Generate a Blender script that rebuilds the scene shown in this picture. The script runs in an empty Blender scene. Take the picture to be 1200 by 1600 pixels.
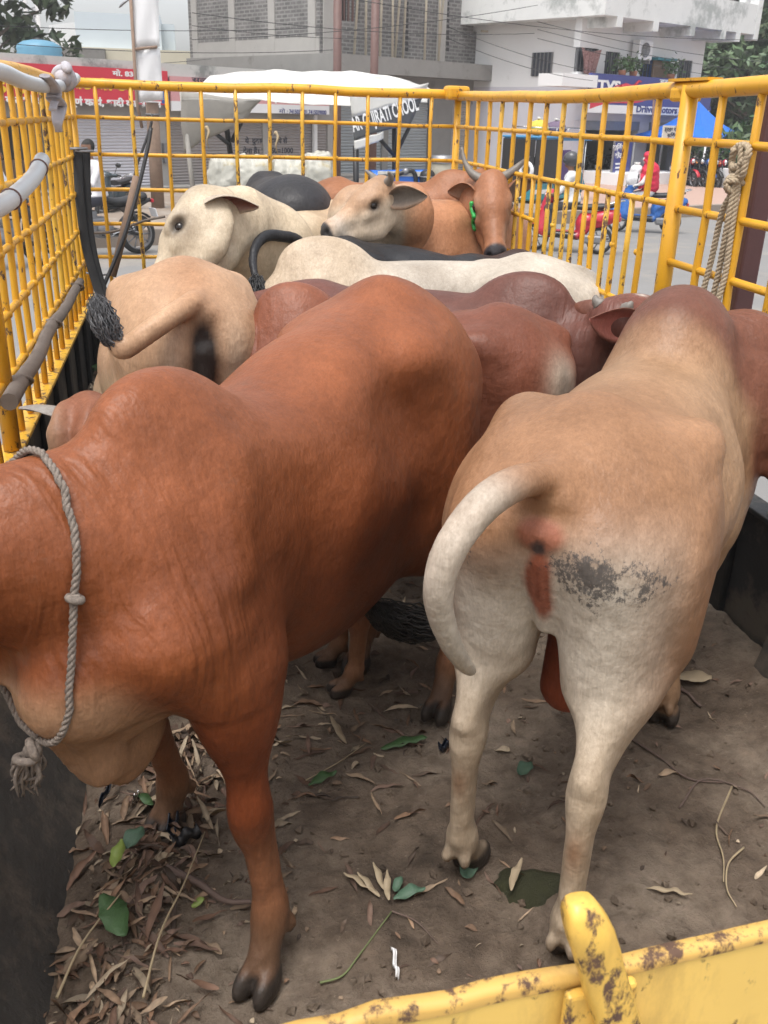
import bpy, bmesh, math, random
import numpy as np
from mathutils import Vector, Matrix, Euler, noise as mnoise

# ------------------------------------------------------------------ camera, sky, sun, exposure
SC = bpy.context.scene
COL = SC.collection
CAM_C = np.array([.668, 0.0, 1.65])
YAW, PITCH, ROLL = math.radians(11.877), math.radians(23.287), math.radians(1.62)
def cam_basis():
    cy, sy, cp, sp = math.cos(YAW), math.sin(YAW), math.cos(PITCH), math.sin(PITCH)
    f = np.array([sy*cp, cy*cp, -sp]); r = np.array([cy, -sy, 0.0]); u = np.cross(r, f)
    c, s = math.cos(ROLL), math.sin(ROLL)
    return c*r+s*u, -s*r+c*u, f
CR, CU, CF = cam_basis()
FPX = 1451.0
cam_data = bpy.data.cameras.new('camera')
cam = bpy.data.objects.new('camera', cam_data); COL.objects.link(cam)
cam_data.sensor_fit = 'VERTICAL'; cam_data.sensor_height = 24.0
cam_data.lens = 24.0*FPX/1600.0
cam_data.dof.use_dof = True; cam_data.dof.focus_distance = 2.6; cam_data.dof.aperture_fstop = 10.0     # a phone lens: a pixel or two of blur near and far
cam_data.clip_start = .05; cam_data.clip_end = 2000
cam.matrix_world = Matrix(((CR[0], CU[0], -CF[0], CAM_C[0]), (CR[1], CU[1], -CF[1], CAM_C[1]), (CR[2], CU[2], -CF[2], CAM_C[2]), (0, 0, 0, 1)))
SC.camera = cam
ROAD = -.8

SUN_EL, SUN_AZ = math.radians(70), math.radians(-140)      # azimuth measured from +y towards +x
world = bpy.data.worlds.new('World'); SC.world = world
world.use_nodes = True
wn = world.node_tree; wn.nodes.clear()
w_out = wn.nodes.new('ShaderNodeOutputWorld'); w_bg = wn.nodes.new('ShaderNodeBackground')
w_sky = wn.nodes.new('ShaderNodeTexSky'); w_sky.sky_type = 'NISHITA'; w_sky.sun_disc = False
w_sky.sun_elevation = SUN_EL; w_sky.sun_rotation = SUN_AZ
w_sky.air_density = 1.0; w_sky.dust_density = 4.0; w_sky.ozone_density = 1.0
w_hsv = wn.nodes.new('ShaderNodeHueSaturation'); w_hsv.inputs['Saturation'].default_value = .22   # milky monsoon overcast
wn.links.new(w_sky.outputs[0], w_hsv.inputs['Color']); wn.links.new(w_hsv.outputs[0], w_bg.inputs['Color'])
w_bg.inputs['Strength'].default_value = .15
wn.links.new(w_bg.outputs[0], w_out.inputs['Surface'])
sun_d = bpy.data.lights.new('sun', 'SUN'); sun_d.energy = 1.0; sun_d.angle = math.radians(25); sun_d.color = (1, .96, .9)
sun = bpy.data.objects.new('sun', sun_d); COL.objects.link(sun)
sv = Vector((math.sin(SUN_AZ)*math.cos(SUN_EL), math.cos(SUN_AZ)*math.cos(SUN_EL), math.sin(SUN_EL)))
sun.rotation_euler = sv.to_track_quat('Z', 'Y').to_euler(); sun.location = (0, 0, 30)
SC.view_settings.view_transform = 'Standard'; SC.view_settings.look = 'None'
SC.view_settings.exposure = .98; SC.view_settings.gamma = 1.0

# ------------------------------------------------------------------ helpers
RNG = random.Random(7)
PI = math.pi
def V(*a): return Vector(a)
def ray(px, py):
    return CF+(px-600)/FPX*CR-(py-800)/FPX*CU
def atz(px, py, z):
    d = ray(px, py); return Vector(CAM_C+d*((z-CAM_C[2])/d[2]))
def aty(px, py, y):
    d = ray(px, py); return Vector(CAM_C+d*((y-CAM_C[1])/d[1]))
def atx(px, py, x):
    d = ray(px, py); return Vector(CAM_C+d*((x-CAM_C[0])/d[0]))

def tag(o, label=None, cat=None, group=None, kind=None):
    if label: o['label'] = label
    if cat: o['category'] = cat
    if group: o['group'] = group
    if kind: o['kind'] = kind
    return o
def thing(name, label, cat, loc=(0, 0, 0), rz=0, group=None):
    o = bpy.data.objects.new(name, None); COL.objects.link(o)
    o.empty_display_size = .2
    o.location = loc; o.rotation_euler = (0, 0, rz)
    return tag(o, label, cat, group)
def copy_tree(o, parent=None):
    c = o.copy(); COL.objects.link(c)
    if parent is not None: c.parent = parent
    for ch in list(o.children): copy_tree(ch, c)
    return c

class MB:
    """collects shapes for ONE mesh"""
    def __init__(s): s.v = []; s.f = []; s.m = []; s.sm = []
    def add(s, vs, fs, mi=0, smooth=False):
        b = len(s.v); s.v += [tuple(p) for p in vs]
        for f in fs: s.f.append(tuple(b+i for i in f)); s.m.append(mi); s.sm.append(smooth)
        return s
    def box(s, c, d, mi=0, rot=None, bev=0.0):
        hx, hy, hz = d[0]/2, d[1]/2, d[2]/2
        R = rot if rot is not None else Matrix.Identity(3)
        if isinstance(R, (int, float)): R = Matrix.Rotation(R, 3, 'Z')
        c = Vector(c)
        if bev <= 0:
            vs = [c+R @ Vector((x*hx, y*hy, z*hz)) for z in (-1, 1) for y in (-1, 1) for x in (-1, 1)]
            s.add(vs, [(0, 2, 3, 1), (4, 5, 7, 6), (0, 1, 5, 4), (2, 6, 7, 3), (0, 4, 6, 2), (1, 3, 7, 5)], mi)
        else:
            bm = bmesh.new(); bmesh.ops.create_cube(bm, size=1)
            for v in bm.verts: v.co = Vector((v.co.x*d[0], v.co.y*d[1], v.co.z*d[2]))
            bmesh.ops.bevel(bm, geom=bm.edges[:], offset=bev, segments=2, profile=.5, affect='EDGES')
            bm.verts.index_update()
            s.add([c+R @ v.co for v in bm.verts], [[v.index for v in f.verts] for f in bm.faces], mi)
            bm.free()
        return s
    def tube(s, pts, r, n=8, mi=0, cap=True, smooth=True, flat=1.0, up=None):
        pts = [Vector(p) for p in pts]
        rs = r if hasattr(r, '__len__') else [r]*len(pts)
        b = len(s.v); prev = None
        for i, p in enumerate(pts):
            t = (pts[min(i+1, len(pts)-1)]-pts[max(i-1, 0)]).normalized()
            if prev is None:
                a = Vector(up) if up is not None else (Vector((0, 0, 1)) if abs(t.z) < .9 else Vector((1, 0, 0)))
                x = (a-t*a.dot(t)).normalized()
            else:
                x = (prev-t*prev.dot(t)).normalized()
            prev = x; y = t.cross(x)
            for k in range(n):
                a = 2*PI*k/n
                s.v.append(tuple(p+(x*math.cos(a)*flat+y*math.sin(a))*rs[i]))
        for i in range(len(pts)-1):
            for k in range(n):
                s.f.append((b+i*n+k, b+i*n+(k+1) % n, b+(i+1)*n+(k+1) % n, b+(i+1)*n+k)); s.m.append(mi); s.sm.append(smooth)
        if cap:
            s.f.append(tuple(b+k for k in range(n))[::-1]); s.m.append(mi); s.sm.append(False)
            e = b+(len(pts)-1)*n
            s.f.append(tuple(e+k for k in range(n))); s.m.append(mi); s.sm.append(False)
        return s
    def lathe(s, prof, c, n=20, mi=0, rot=None, smooth=True):
        R = rot if rot is not None else Matrix.Identity(3); c = Vector(c); b = len(s.v)
        for (r, z) in prof:
            for k in range(n):
                a = 2*PI*k/n; s.v.append(tuple(c+R @ Vector((r*math.cos(a), r*math.sin(a), z))))
        for i in range(len(prof)-1):
            for k in range(n):
                s.f.append((b+i*n+k, b+i*n+(k+1) % n, b+(i+1)*n+(k+1) % n, b+(i+1)*n+k)); s.m.append(mi); s.sm.append(smooth)
        return s
    def torus(s, c, R0, r, axis, n=24, k=8, mi=0):
        q = Vector(axis).to_track_quat('Z', 'Y').to_matrix(); c = Vector(c); b = len(s.v)
        for i in range(n):
            a = 2*PI*i/n
            for j in range(k):
                t = 2*PI*j/k
                s.v.append(tuple(c+q @ Vector(((R0+r*math.cos(t))*math.cos(a), (R0+r*math.cos(t))*math.sin(a), r*math.sin(t)))))
        for i in range(n):
            for j in range(k):
                s.f.append((b+i*k+j, b+((i+1) % n)*k+j, b+((i+1) % n)*k+(j+1) % k, b+i*k+(j+1) % k)); s.m.append(mi); s.sm.append(True)
        return s
    def ball(s, c, r, mi=0, n=12, rot=None):
        rr = r if hasattr(r, '__len__') else (r, r, r)
        R = rot if rot is not None else Matrix.Identity(3); c = Vector(c); b = len(s.v); m = max(6, n//2+2)
        for i in range(m+1):
            ph = PI*i/m
            for k in range(n):
                a = 2*PI*k/n
                s.v.append(tuple(c+R @ Vector((rr[0]*math.sin(ph)*math.cos(a), rr[1]*math.sin(ph)*math.sin(a), rr[2]*math.cos(ph)))))
        for i in range(m):
            for k in range(n):
                s.f.append((b+i*n+k, b+(i+1)*n+k, b+(i+1)*n+(k+1) % n, b+i*n+(k+1) % n)); s.m.append(mi); s.sm.append(True)
        return s
    def quad(s, a, b, c, d, mi=0): return s.add([a, b, c, d], [(0, 1, 2, 3)], mi)
    def build(s, name, mats, parent=None, loc=None):
        me = bpy.data.meshes.new(name); me.from_pydata(s.v, [], s.f)
        for m in (mats if isinstance(mats, (list, tuple)) else [mats]): me.materials.append(m)
        me.polygons.foreach_set('material_index', s.m); me.polygons.foreach_set('use_smooth', s.sm)
        me.validate(clean_customdata=False); me.update()
        o = bpy.data.objects.new(name, me); COL.objects.link(o)
        if parent is not None: o.parent = parent
        if loc is not None: o.location = loc
        return o

def catmull(pts, n=8):
    pts = [Vector(p) for p in pts]; P = [pts[0]*2-pts[1]]+pts+[pts[-1]*2-pts[-2]]; out = []
    for i in range(1, len(P)-2):
        for j in range(n):
            t = j/n
            out.append(.5*((2*P[i])+(P[i+1]-P[i-1])*t+(2*P[i-1]-5*P[i]+4*P[i+1]-P[i+2])*t*t+(3*P[i]-P[i-1]-3*P[i+1]+P[i+2])*t**3))
    out.append(pts[-1]); return out

# ------------------------------------------------------------------ materials
def new_mat(name):
    m = bpy.data.materials.new(name); m.use_nodes = True
    nt = m.node_tree; b = nt.nodes['Principled BSDF']
    return m, nt, b
def nd(nt, t, **kw):
    n = nt.nodes.new('ShaderNode'+t)
    for k, v in kw.items():
        if k in n.inputs: n.inputs[k].default_value = v
        else: setattr(n, k, v)
    return n
def ramp(nt, fac, stops):
    r = nt.nodes.new('ShaderNodeValToRGB'); e = r.color_ramp.elements
    while len(e) > 1: e.remove(e[-1])
    e[0].position = stops[0][0]; e[0].color = (*stops[0][1], 1)
    for p, c in stops[1:]:
        x = e.new(p); x.color = (*c, 1)
    nt.links.new(fac, r.inputs[0]); return r.outputs[0]
def coords(nt, kind='Object', scale=(1, 1, 1)):
    t = nt.nodes.new('ShaderNodeTexCoord'); mp = nt.nodes.new('ShaderNodeMapping')
    mp.inputs['Scale'].default_value = scale; nt.links.new(t.outputs[kind], mp.inputs[0]); return mp.outputs[0]
def noise(nt, vec, scale, detail=4, rough=.6, dist=0):
    n = nd(nt, 'TexNoise'); n.inputs['Scale'].default_value = scale; n.inputs['Detail'].default_value = detail
    n.inputs['Roughness'].default_value = rough; n.inputs['Distortion'].default_value = dist
    nt.links.new(vec, n.inputs['Vector']); return n.outputs['Fac']
def mixc(nt, fac, a, b, mode='MIX'):
    m = nt.nodes.new('ShaderNodeMix'); m.data_type = 'RGBA'; m.blend_type = mode
    for i, x in ((0, fac), (6, a), (7, b)):
        if hasattr(x, 'is_output'): nt.links.new(x, m.inputs[i])
        elif i == 0: m.inputs[0].default_value = x
        else: m.inputs[i].default_value = (*x, 1)
    return m.outputs[2]
def math_n(nt, op, a, b=0.0, clamp=False):
    m = nt.nodes.new('ShaderNodeMath'); m.operation = op; m.use_clamp = clamp
    for i, x in ((0, a), (1, b)):
        if hasattr(x, 'is_output'): nt.links.new(x, m.inputs[i])
        else: m.inputs[i].default_value = x
    return m.outputs[0]
def bump(nt, b, h, strength=.3, dist=.01):
    n = nt.nodes.new('ShaderNodeBump'); n.inputs['Strength'].default_value = strength; n.inputs['Distance'].default_value = dist
    nt.links.new(h, n.inputs['Height']); nt.links.new(n.outputs[0], b.inputs['Normal']); return n
def simple(name, col, rough=.6, metal=0, var=.12, scale=6, bmp=0, spec=.5, dirt=None):
    """plain colour with slow and fine noise variation (and optional dirt patches)"""
    m, nt, b = new_mat(name)
    v = coords(nt)
    n1 = noise(nt, v, scale, 6, .65)
    c = mixc(nt, n1, tuple(x*(1-var) for x in col), tuple(min(1, x*(1+var)) for x in col))
    if dirt:
        n2 = noise(nt, v, scale*.45, 8, .72)
        f = ramp(nt, n2, [(dirt[1], (0, 0, 0)), (dirt[1]+.12, (1, 1, 1))])
        c = mixc(nt, f, c, dirt[0])
    nt.links.new(c, b.inputs['Base Color'])
    b.inputs['Roughness'].default_value = rough; b.inputs['Metallic'].default_value = metal
    b.inputs['Specular IOR Level'].default_value = spec
    if bmp: bump(nt, b, noise(nt, v, scale*6, 6, .7), bmp, .01)
    return m
# ------------------------------------------------------------------ cattle: one continuous skin per animal, grown from an implicit surface
class SDF:
    def __init__(s): s.ops = []
    def ell(s, c, r, k=.06, rot=None, sub=False):
        c = np.array(c, float); r = np.array(r, float); R = np.array(rot) if rot is not None else None
        m = r.max()+k
        s.ops.append(('e', c-m, c+m, (c, r, R), k, sub)); return s
    def ell2(s, c, r, k=.06, rot=None, sub=False):
        for q in (1, -1): s.ell((c[0], c[1]*q, c[2]), r, k, rot, sub)
        return s
    def cap(s, a, b, ra, rb, k=.05, side=None, f=1.0, sub=False):
        a = np.array(a, float); b = np.array(b, float); m = max(ra, rb)*max(1, f)+k
        s.ops.append(('c', np.minimum(a, b)-m, np.maximum(a, b)+m, (a, b, ra, rb, None if side is None else np.array(side, float)/np.linalg.norm(side), f), k, sub)); return s
    def cap2(s, a, b, ra, rb, k=.05, side=None, f=1.0):
        for q in (1, -1):
            sd = None if side is None else (side[0], side[1]*q, side[2])
            s.cap((a[0], a[1]*q, a[2]), (b[0], b[1]*q, b[2]), ra, rb, k, sd, f)
        return s
    def mesh(s, h, floor=None):
        lo = np.min([o[1] for o in s.ops if not o[5]], axis=0)-3*h; hi = np.max([o[2] for o in s.ops if not o[5]], axis=0)+3*h
        n = np.ceil((hi-lo)/h).astype(int)+1
        D = np.full(n, 1.0, np.float32)
        ax = [(lo[i]+h*np.arange(n[i])).astype(np.float32) for i in range(3)]
        for typ, a, b, par, k, sub in s.ops:
            i0 = np.clip(np.floor((a-2*h-lo)/h).astype(int), 0, n); i1 = np.clip(np.ceil((b+2*h-lo)/h).astype(int)+1, 0, n)
            if (i1 <= i0).any(): continue
            sl = tuple(slice(i0[j], i1[j]) for j in range(3))
            X, Y, Z = ax[0][sl[0]][:, None, None], ax[1][sl[1]][None, :, None], ax[2][sl[2]][None, None, :]
            if typ == 'e':
                c, r, R = par
                x, y, z = X-c[0], Y-c[1], Z-c[2]
                if R is not None:
                    x, y, z = (R[0, 0]*x+R[1, 0]*y+R[2, 0]*z, R[0, 1]*x+R[1, 1]*y+R[2, 1]*z, R[0, 2]*x+R[1, 2]*y+R[2, 2]*z)
                k0 = np.sqrt((x/r[0])**2+(y/r[1])**2+(z/r[2])**2); k1 = np.sqrt((x/r[0]**2)**2+(y/r[1]**2)**2+(z/r[2]**2)**2)+1e-6
                d = k0*(k0-1)/k1
            else:
                p0, p1, ra, rb, sd, f = par
                ab = p1-p0
                x, y, z = X-p0[0], Y-p0[1], Z-p0[2]
                if sd is not None:
                    sd2 = sd-ab*(sd@ab)/(ab@ab+1e-9); sd2 = sd2/(np.linalg.norm(sd2)+1e-9)
                    w = (x*sd2[0]+y*sd2[1]+z*sd2[2])*(1/f-1)
                    x = x+w*sd2[0]; y = y+w*sd2[1]; z = z+w*sd2[2]
                t = np.clip((x*ab[0]+y*ab[1]+z*ab[2])/(ab@ab+1e-9), 0, 1)
                d = np.sqrt((x-ab[0]*t)**2+(y-ab[1]*t)**2+(z-ab[2]*t)**2)-(ra+(rb-ra)*t)
                d = d*min(1, f)
            A = D[sl]
            if sub:
                d = -d; hh = np.maximum(k-np.abs(A-d), 0)/k; D[sl] = np.maximum(A, d)+hh*hh*k*.25
            else:
                hh = np.maximum(k-np.abs(A-d), 0)/k; D[sl] = np.minimum(A, d)-hh*hh*k*.25
        if floor is not None: D = np.maximum(D, (floor-ax[2])[None, None, :])
        return nets(D, lo, h)

def nets(D, lo, h):
    nx, ny, nz = D.shape
    S = D < 0
    cnt = np.zeros((nx-1, ny-1, nz-1), np.uint8)
    for i in (0, 1):
        for j in (0, 1):
            for k in (0, 1): cnt += S[i:nx-1+i, j:ny-1+j, k:nz-1+k]
    ci, cj, ck = np.nonzero((cnt > 0) & (cnt < 8))
    idx = np.full(cnt.shape, -1, np.int32); idx[ci, cj, ck] = np.arange(len(ci))
    P = np.zeros((len(ci), 3)); W = np.zeros(len(ci))
    cor = [(0, 0, 0), (1, 0, 0), (0, 1, 0), (1, 1, 0), (0, 0, 1), (1, 0, 1), (0, 1, 1), (1, 1, 1)]
    val = [D[ci+a, cj+b, ck+c].astype(float) for a, b, c in cor]
    for a in range(8):
        for b in range(a+1, 8):
            if sum(abs(cor[a][q]-cor[b][q]) for q in range(3)) != 1: continue
            m = (val[a] < 0) != (val[b] < 0)
            t = np.where(m, val[a]/(val[a]-val[b]+1e-12), 0)
            for q in range(3): P[:, q] += np.where(m, cor[a][q]+t*(cor[b][q]-cor[a][q]), 0)
            W += m
    P = P/W[:, None]; P = (P+np.stack([ci, cj, ck], 1))*h+lo
    F = []
    for q in range(3):
        s0 = [slice(1, -1)]*3; s0[q] = slice(0, -1)
        s1 = list(s0); s1[q] = slice(1, None)
        a, b = S[tuple(s0)], S[tuple(s1)]
        e = np.nonzero(a != b); flip = a[e]
        off = [1, 1, 1]; off[q] = 0
        g = [e[i]+off[i] for i in range(3)]
        u, v = (q+1) % 3, (q+2) % 3
        def cell(du, dv):
            t = list(g); t[u] = t[u]-du; t[v] = t[v]-dv; return idx[t[0], t[1], t[2]]
        c = np.stack([cell(1, 1), cell(0, 1), cell(0, 0), cell(1, 0)], 1)
        c[~flip] = c[~flip][:, ::-1]
        F.append(c)
    F = np.concatenate(F); F = F[(F >= 0).all(1)]
    return P, F

def relax(P, F, it=1, lam=.5):
    for _ in range(it):
        S = np.zeros_like(P); N = np.zeros(len(P))
        for a, b in ((0, 1), (1, 2), (2, 3), (3, 0)):
            np.add.at(S, F[:, a], P[F[:, b]]); np.add.at(S, F[:, b], P[F[:, a]]); np.add.at(N, F[:, a], 1); np.add.at(N, F[:, b], 1)
        P = P+lam*(S/N[:, None]-P)
    return P

def np_mesh(name, P, F, mat, parent, attrs):
    me = bpy.data.meshes.new(name)
    me.vertices.add(len(P)); me.vertices.foreach_set('co', P.astype(np.float32).ravel())
    me.loops.add(F.size); me.loops.foreach_set('vertex_index', F.astype(np.int32).ravel())
    me.polygons.add(len(F)); me.polygons.foreach_set('loop_start', (np.arange(len(F))*F.shape[1]).astype(np.int32))
    me.polygons.foreach_set('use_smooth', np.ones(len(F), bool))
    me.update(calc_edges=True); me.materials.append(mat)
    for an, arr in attrs.items():
        if arr.ndim == 2:
            at = me.attributes.new(an, 'FLOAT_COLOR', 'POINT'); at.data.foreach_set('color', np.concatenate([arr, np.ones((len(arr), 1))], 1).astype(np.float32).ravel())
        else:
            at = me.attributes.new(an, 'FLOAT', 'POINT'); at.data.foreach_set('value', arr.astype(np.float32))
    o = bpy.data.objects.new(name, me); COL.objects.link(o); o.parent = parent
    return o

def make_coat():
    m, nt, b = new_mat('cattle_coat')
    at = nd(nt, 'Attribute'); at.attribute_name = 'coat'
    sp = nd(nt, 'Attribute'); sp.attribute_name = 'speck'
    wr = nd(nt, 'Attribute'); wr.attribute_name = 'wrinkle'
    v = coords(nt)
    n1 = noise(nt, v, 5, 5, .6); n2 = noise(nt, coords(nt, scale=(1, 1, .45)), 70, 4, .7)
    c = mixc(nt, ramp(nt, n1, [(.3, (.80, .78, .76)), (.7, (1.14, 1.12, 1.1))]), (0, 0, 0), (1, 1, 1))
    c = mixc(nt, 1.0, at.outputs['Color'], ramp(nt, n1, [(.3, (.74, .70, .66)), (.7, (1.16, 1.15, 1.14))]), 'MULTIPLY')
    c = mixc(nt, 1.0, c, ramp(nt, n2, [(.3, (.86, .85, .84)), (.7, (1.1, 1.1, 1.1))]), 'MULTIPLY')
    n6 = noise(nt, coords(nt, scale=(1, 1, .18)), 200, 3, .75)
    c = mixc(nt, 1.0, c, ramp(nt, n6, [(.3, (.88, .87, .86)), (.7, (1.09, 1.09, 1.09))]), 'MULTIPLY')
    # muck stains: faint warm-grey smears
    n4 = noise(nt, v, 11, 8, .75)
    c = mixc(nt, math_n(nt, 'MULTIPLY', ramp(nt, n4, [(.6, (0, 0, 0)), (.78, (1, 1, 1))]), .35), c, (.12, .085, .06))
    # speckles of dark hair and mud
    n3 = noise(nt, coords(nt, scale=(1, 1, .7)), 95, 9, .82); n7 = noise(nt, v, 17, 6, .75)
    f = math_n(nt, 'ADD', math_n(nt, 'MULTIPLY', n3, .62), math_n(nt, 'MULTIPLY', n7, .55)); f = math_n(nt, 'ADD', f, math_n(nt, 'MULTIPLY', sp.outputs['Fac'], .19))
    f = ramp(nt, f, [(.735, (0, 0, 0)), (.80, (.85, .85, .85))])
    c = mixc(nt, f, c, (.062, .060, .062))
    nt.links.new(c, b.inputs['Base Color'])
    b.inputs['Roughness'].default_value = .47; b.inputs['Specular IOR Level'].default_value = .30
    b.inputs['Sheen Weight'].default_value = .0; b.inputs['Sheen Roughness'].default_value = .4
    # skin folds where the wrinkle mask is set, hair grain everywhere
    wv = noise(nt, coords(nt, scale=(1, .3, .13)), 34, 2, .5, .3)
    wv = math_n(nt, 'POWER', wv, 1.6)
    fold = math_n(nt, 'MULTIPLY', wv, math_n(nt, 'MULTIPLY', wr.outputs['Fac'], .0125))
    grain = math_n(nt, 'MULTIPLY', noise(nt, coords(nt, scale=(1, 1, .16)), 150, 2, .6), .0011)
    lump = math_n(nt, 'MULTIPLY', noise(nt, v, 14, 4, .55), .008)
    bump(nt, b, math_n(nt, 'ADD', fold, math_n(nt, 'ADD', grain, lump)), 1.0, 1.0)
    return m
M_COAT = make_coat()
def make_hair():
    m, nt, b = new_mat('tail_hair')
    at = nd(nt, 'Attribute'); at.attribute_name = 'coat'
    nt.links.new(at.outputs['Color'], b.inputs['Base Color']); b.inputs['Roughness'].default_value = .5
    return m
M_HAIR = make_hair()
M_EYE_ = 0
M_EYE = simple('eye_dark', (.012, .008, .006), .06, var=.3, scale=60)
M_HORN = simple('horn_keratin', (.17, .15, .13), .42, var=.35, scale=30, bmp=.2)

def frame(x, up):
    x = np.array(x, float); x /= np.linalg.norm(x); up = np.array(up, float)
    y = np.cross(up, x); y /= np.linalg.norm(y); z = np.cross(x, y)
    return np.stack([x, y, z], 1)          # columns: forward, left, up

def gauss(P, c, r):
    c = np.array(c); r = np.array(r) if hasattr(r, '__len__') else np.array([r]*3)
    return np.exp(-(((P-c)/r)**2).sum(1))
def sstep(a, b, x):
    t = np.clip((x-a)/(b-a), 0, 1); return t*t*(3-2*t)
def lerp(a, b, t): return a+(np.array(b)-a)*np.asarray(t)[:, None]

def cow(name, label, loc, heading, sc=(1, 1, 1), h=.012, neck=((.62, 0, .95), .165, (.78, 0, 1.02), .13), head=(( .86, 0, 1.08), (.8, 0, -.6), (0, 0, 1)), headsize=1.0,
        feet=((0, 0), (0, 0), (0, 0), (0, 0)), tail=None, tail_r=(.036, .016), tuft=None, hump=1.0, humpw=1.0, croup=0.0, dewlap=1.0, fat=1.0, colour=None, ears=((.1, .12, 1), None), ear_cols=((.3, .2, .14), (.3, .14, .1)),
        horns=None, extra=None, legs=True, show_head=True, tuft_col=(.02, .018, .017), scrotum=None, thighs=1.0, hooks=(0, 1.0), dip=0.0, lt=.92, dl_r=.085, brisket=0.0, warp=None, saddle=0.0, dl_low=0.0, chest=1.0, nbr=.20, eye_out=0.0, shy=1.0):
    """builds an animal in its own frame (x forward, z up); feet order: left fore, right fore, left hind, right hind"""
    root = thing(name, label, 'bull' if name == 'bull' else 'cow' if name == 'cow' else 'calf', loc, math.atan2(heading[1], heading[0]), 'cattle packed in the truck bed')
    S = SDF(); fw = fat
    S.ell((.02, 0, .80), (.50, .225*fw, .25), .08)
    S.ell((-.06, 0, .70), (.42, .185*fw, .20), .08)
    S.ell((.36, 0, .76), (.24, .165*fw*chest, .27), .08)
    S.cap((-.42, 0, .965+croup), (.32, 0, .985), .080, .075, .09, (0, 1, 0), 1.5)
    S.ell((-.42, 0, .88+croup*.8), (.24, .185*fw, .165), .08)
    S.ell2((-.29, .165*fw*hooks[1], .975+croup+hooks[0]), (.075, .04, .045), .08)
    S.ell2((-.625, .075*fw, .90+croup*.5), (.05, .04, .055), .06)
    S.cap((-.40, 0, 1.02+croup), (-.64, 0, .975+croup*.8), .055, .036, .07)
    # flank hollow, hollow behind the shoulder
    S.ell2((-.17, .275*fw, .93), (.10, .07, .085), .10, sub=True)
    S.ell2((.19, .30*fw, .84), (.06, .085, .22), .10, sub=True)
    th = thighs
    if legs:
        for q, (fx, fy), (bx, by) in ((1, feet[0], feet[2]), (-1, feet[1], feet[3])):
            def jf(x, y, z, ox=fx, oy=fy): t = max(0, 1-z/.72); return (x+ox*t, y*q+oy*t, z)
            def jb(x, y, z, ox=bx, oy=by): t = max(0, 1-z/.78); return (x+ox*t, y*q+oy*t, z)
            sd = (0, 1, 0)
            # hind leg
            S.cap(jb(-.44, .115*fw, .84+croup*.5), jb(-.385, .145*fw, .64), .185*th, .108*th, .07, sd, .58)
            S.cap(jb(-.575, .085*fw, .86+croup*.4), jb(-.53, .105*fw, .58), .085*th, .075*th, .06)
            S.cap(jb(-.42, .14, .63), jb(-.585, .12, .42), .088*th, .046*lt, .06, sd, .78)
            S.cap(jb(-.535, .115, .60), jb(-.636, .12, .44), .050*lt, .019, .04)
            S.ell(jb(-.605, .12, .395), (.046*lt, .036*lt, .058), .03)
            S.cap(jb(-.605, .12, .38), jb(-.59, .12, .14), .039*lt, .033*lt, .03, sd, .85)
            S.cap(jb(-.627, .12, .38), jb(-.612, .12, .14), .016, .015, .02)
            S.ell(jb(-.585, .12, .115), (.042*lt, .039*lt, .042), .03)
            S.cap(jb(-.58, .12, .10), jb(-.55, .12, .055), .035*lt, .040*lt, .02)
            for w in (1, -1):
                S.ell(jb(-.523, .12+.025*w*lt, .03*lt), (.058*lt, .0255*lt, .05*lt), .008, frame((1, .10*w, -.32), (0, 0, 1)))
                S.ell(jb(-.615, .12+.02*w, .085), (.014, .012, .02), .012)
            # fore leg
            S.cap(jf(.335, .075*fw, .99), jf(.455, .145*fw*shy, .70), .075, .100, .06, sd, .55)
            S.cap(jf(.455, .145*fw*shy, .70), jf(.36, .14*fw*shy, .60), .084, .074, .07, sd, .65)
            S.cap(jf(.39, .135*shy, .67), jf(.398, .13, .50), .088, .066, .08, sd, .70)
            S.cap(jf(.39, .132, .56), jf(.40, .125, .34), .076, .044*lt, .06, sd, .8)
            S.ell(jf(.405, .125, .315), (.047*lt, .043*lt, .056), .03)
            S.cap(jf(.40, .125, .30), jf(.392, .125, .13), .037*lt, .033*lt, .03, sd, .92)
            S.cap(jf(.372, .125, .30), jf(.37, .125, .13), .016, .016, .02)
            S.ell(jf(.395, .125, .112), (.042*lt, .040*lt, .042), .03)
            S.cap(jf(.40, .125, .10), jf(.43, .125, .055), .036*lt, .041*lt, .02)
            for w in (1, -1):
                S.ell(jf(.452, .125+.026*w*lt, .03*lt), (.06*lt, .0265*lt, .05*lt), .008, frame((1, .10*w, -.32), (0, 0, 1)))
                S.ell(jf(.365, .125+.02*w, .085), (.014, .012, .02), .012)
    # brisket, hump
    S.ell((.50, 0, .62+brisket), (.16, .095, .15), .07)
    hu = hump
    S.ell((.345, 0, 1.05+.015*hu), (.17*hu**.5, .078*humpw*hu**.5, .135*hu), .07, frame((1, 0, .16), (0, 0, 1)))
    # neck
    nb = np.array((.42, 0, .84)); n1 = np.array(neck[0], float); r1 = neck[1]; n2 = np.array(neck[2], float); r2 = neck[3]
    for a, b_, ra, rb in ((nb, n1, nbr, r1), (n1, n2, r1, r2)):
        d = b_-a; sd = np.cross((0, 0, 1), d)
        S.cap(a, b_, ra, rb, .07, sd, .60)
    hp = np.array(head[0], float); HR = frame(head[1], head[2]); hs = headsize
    H = lambda x, y, z: tuple(hp+HR @ (np.array((x, y, z))*hs))
    HD = HR
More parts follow.
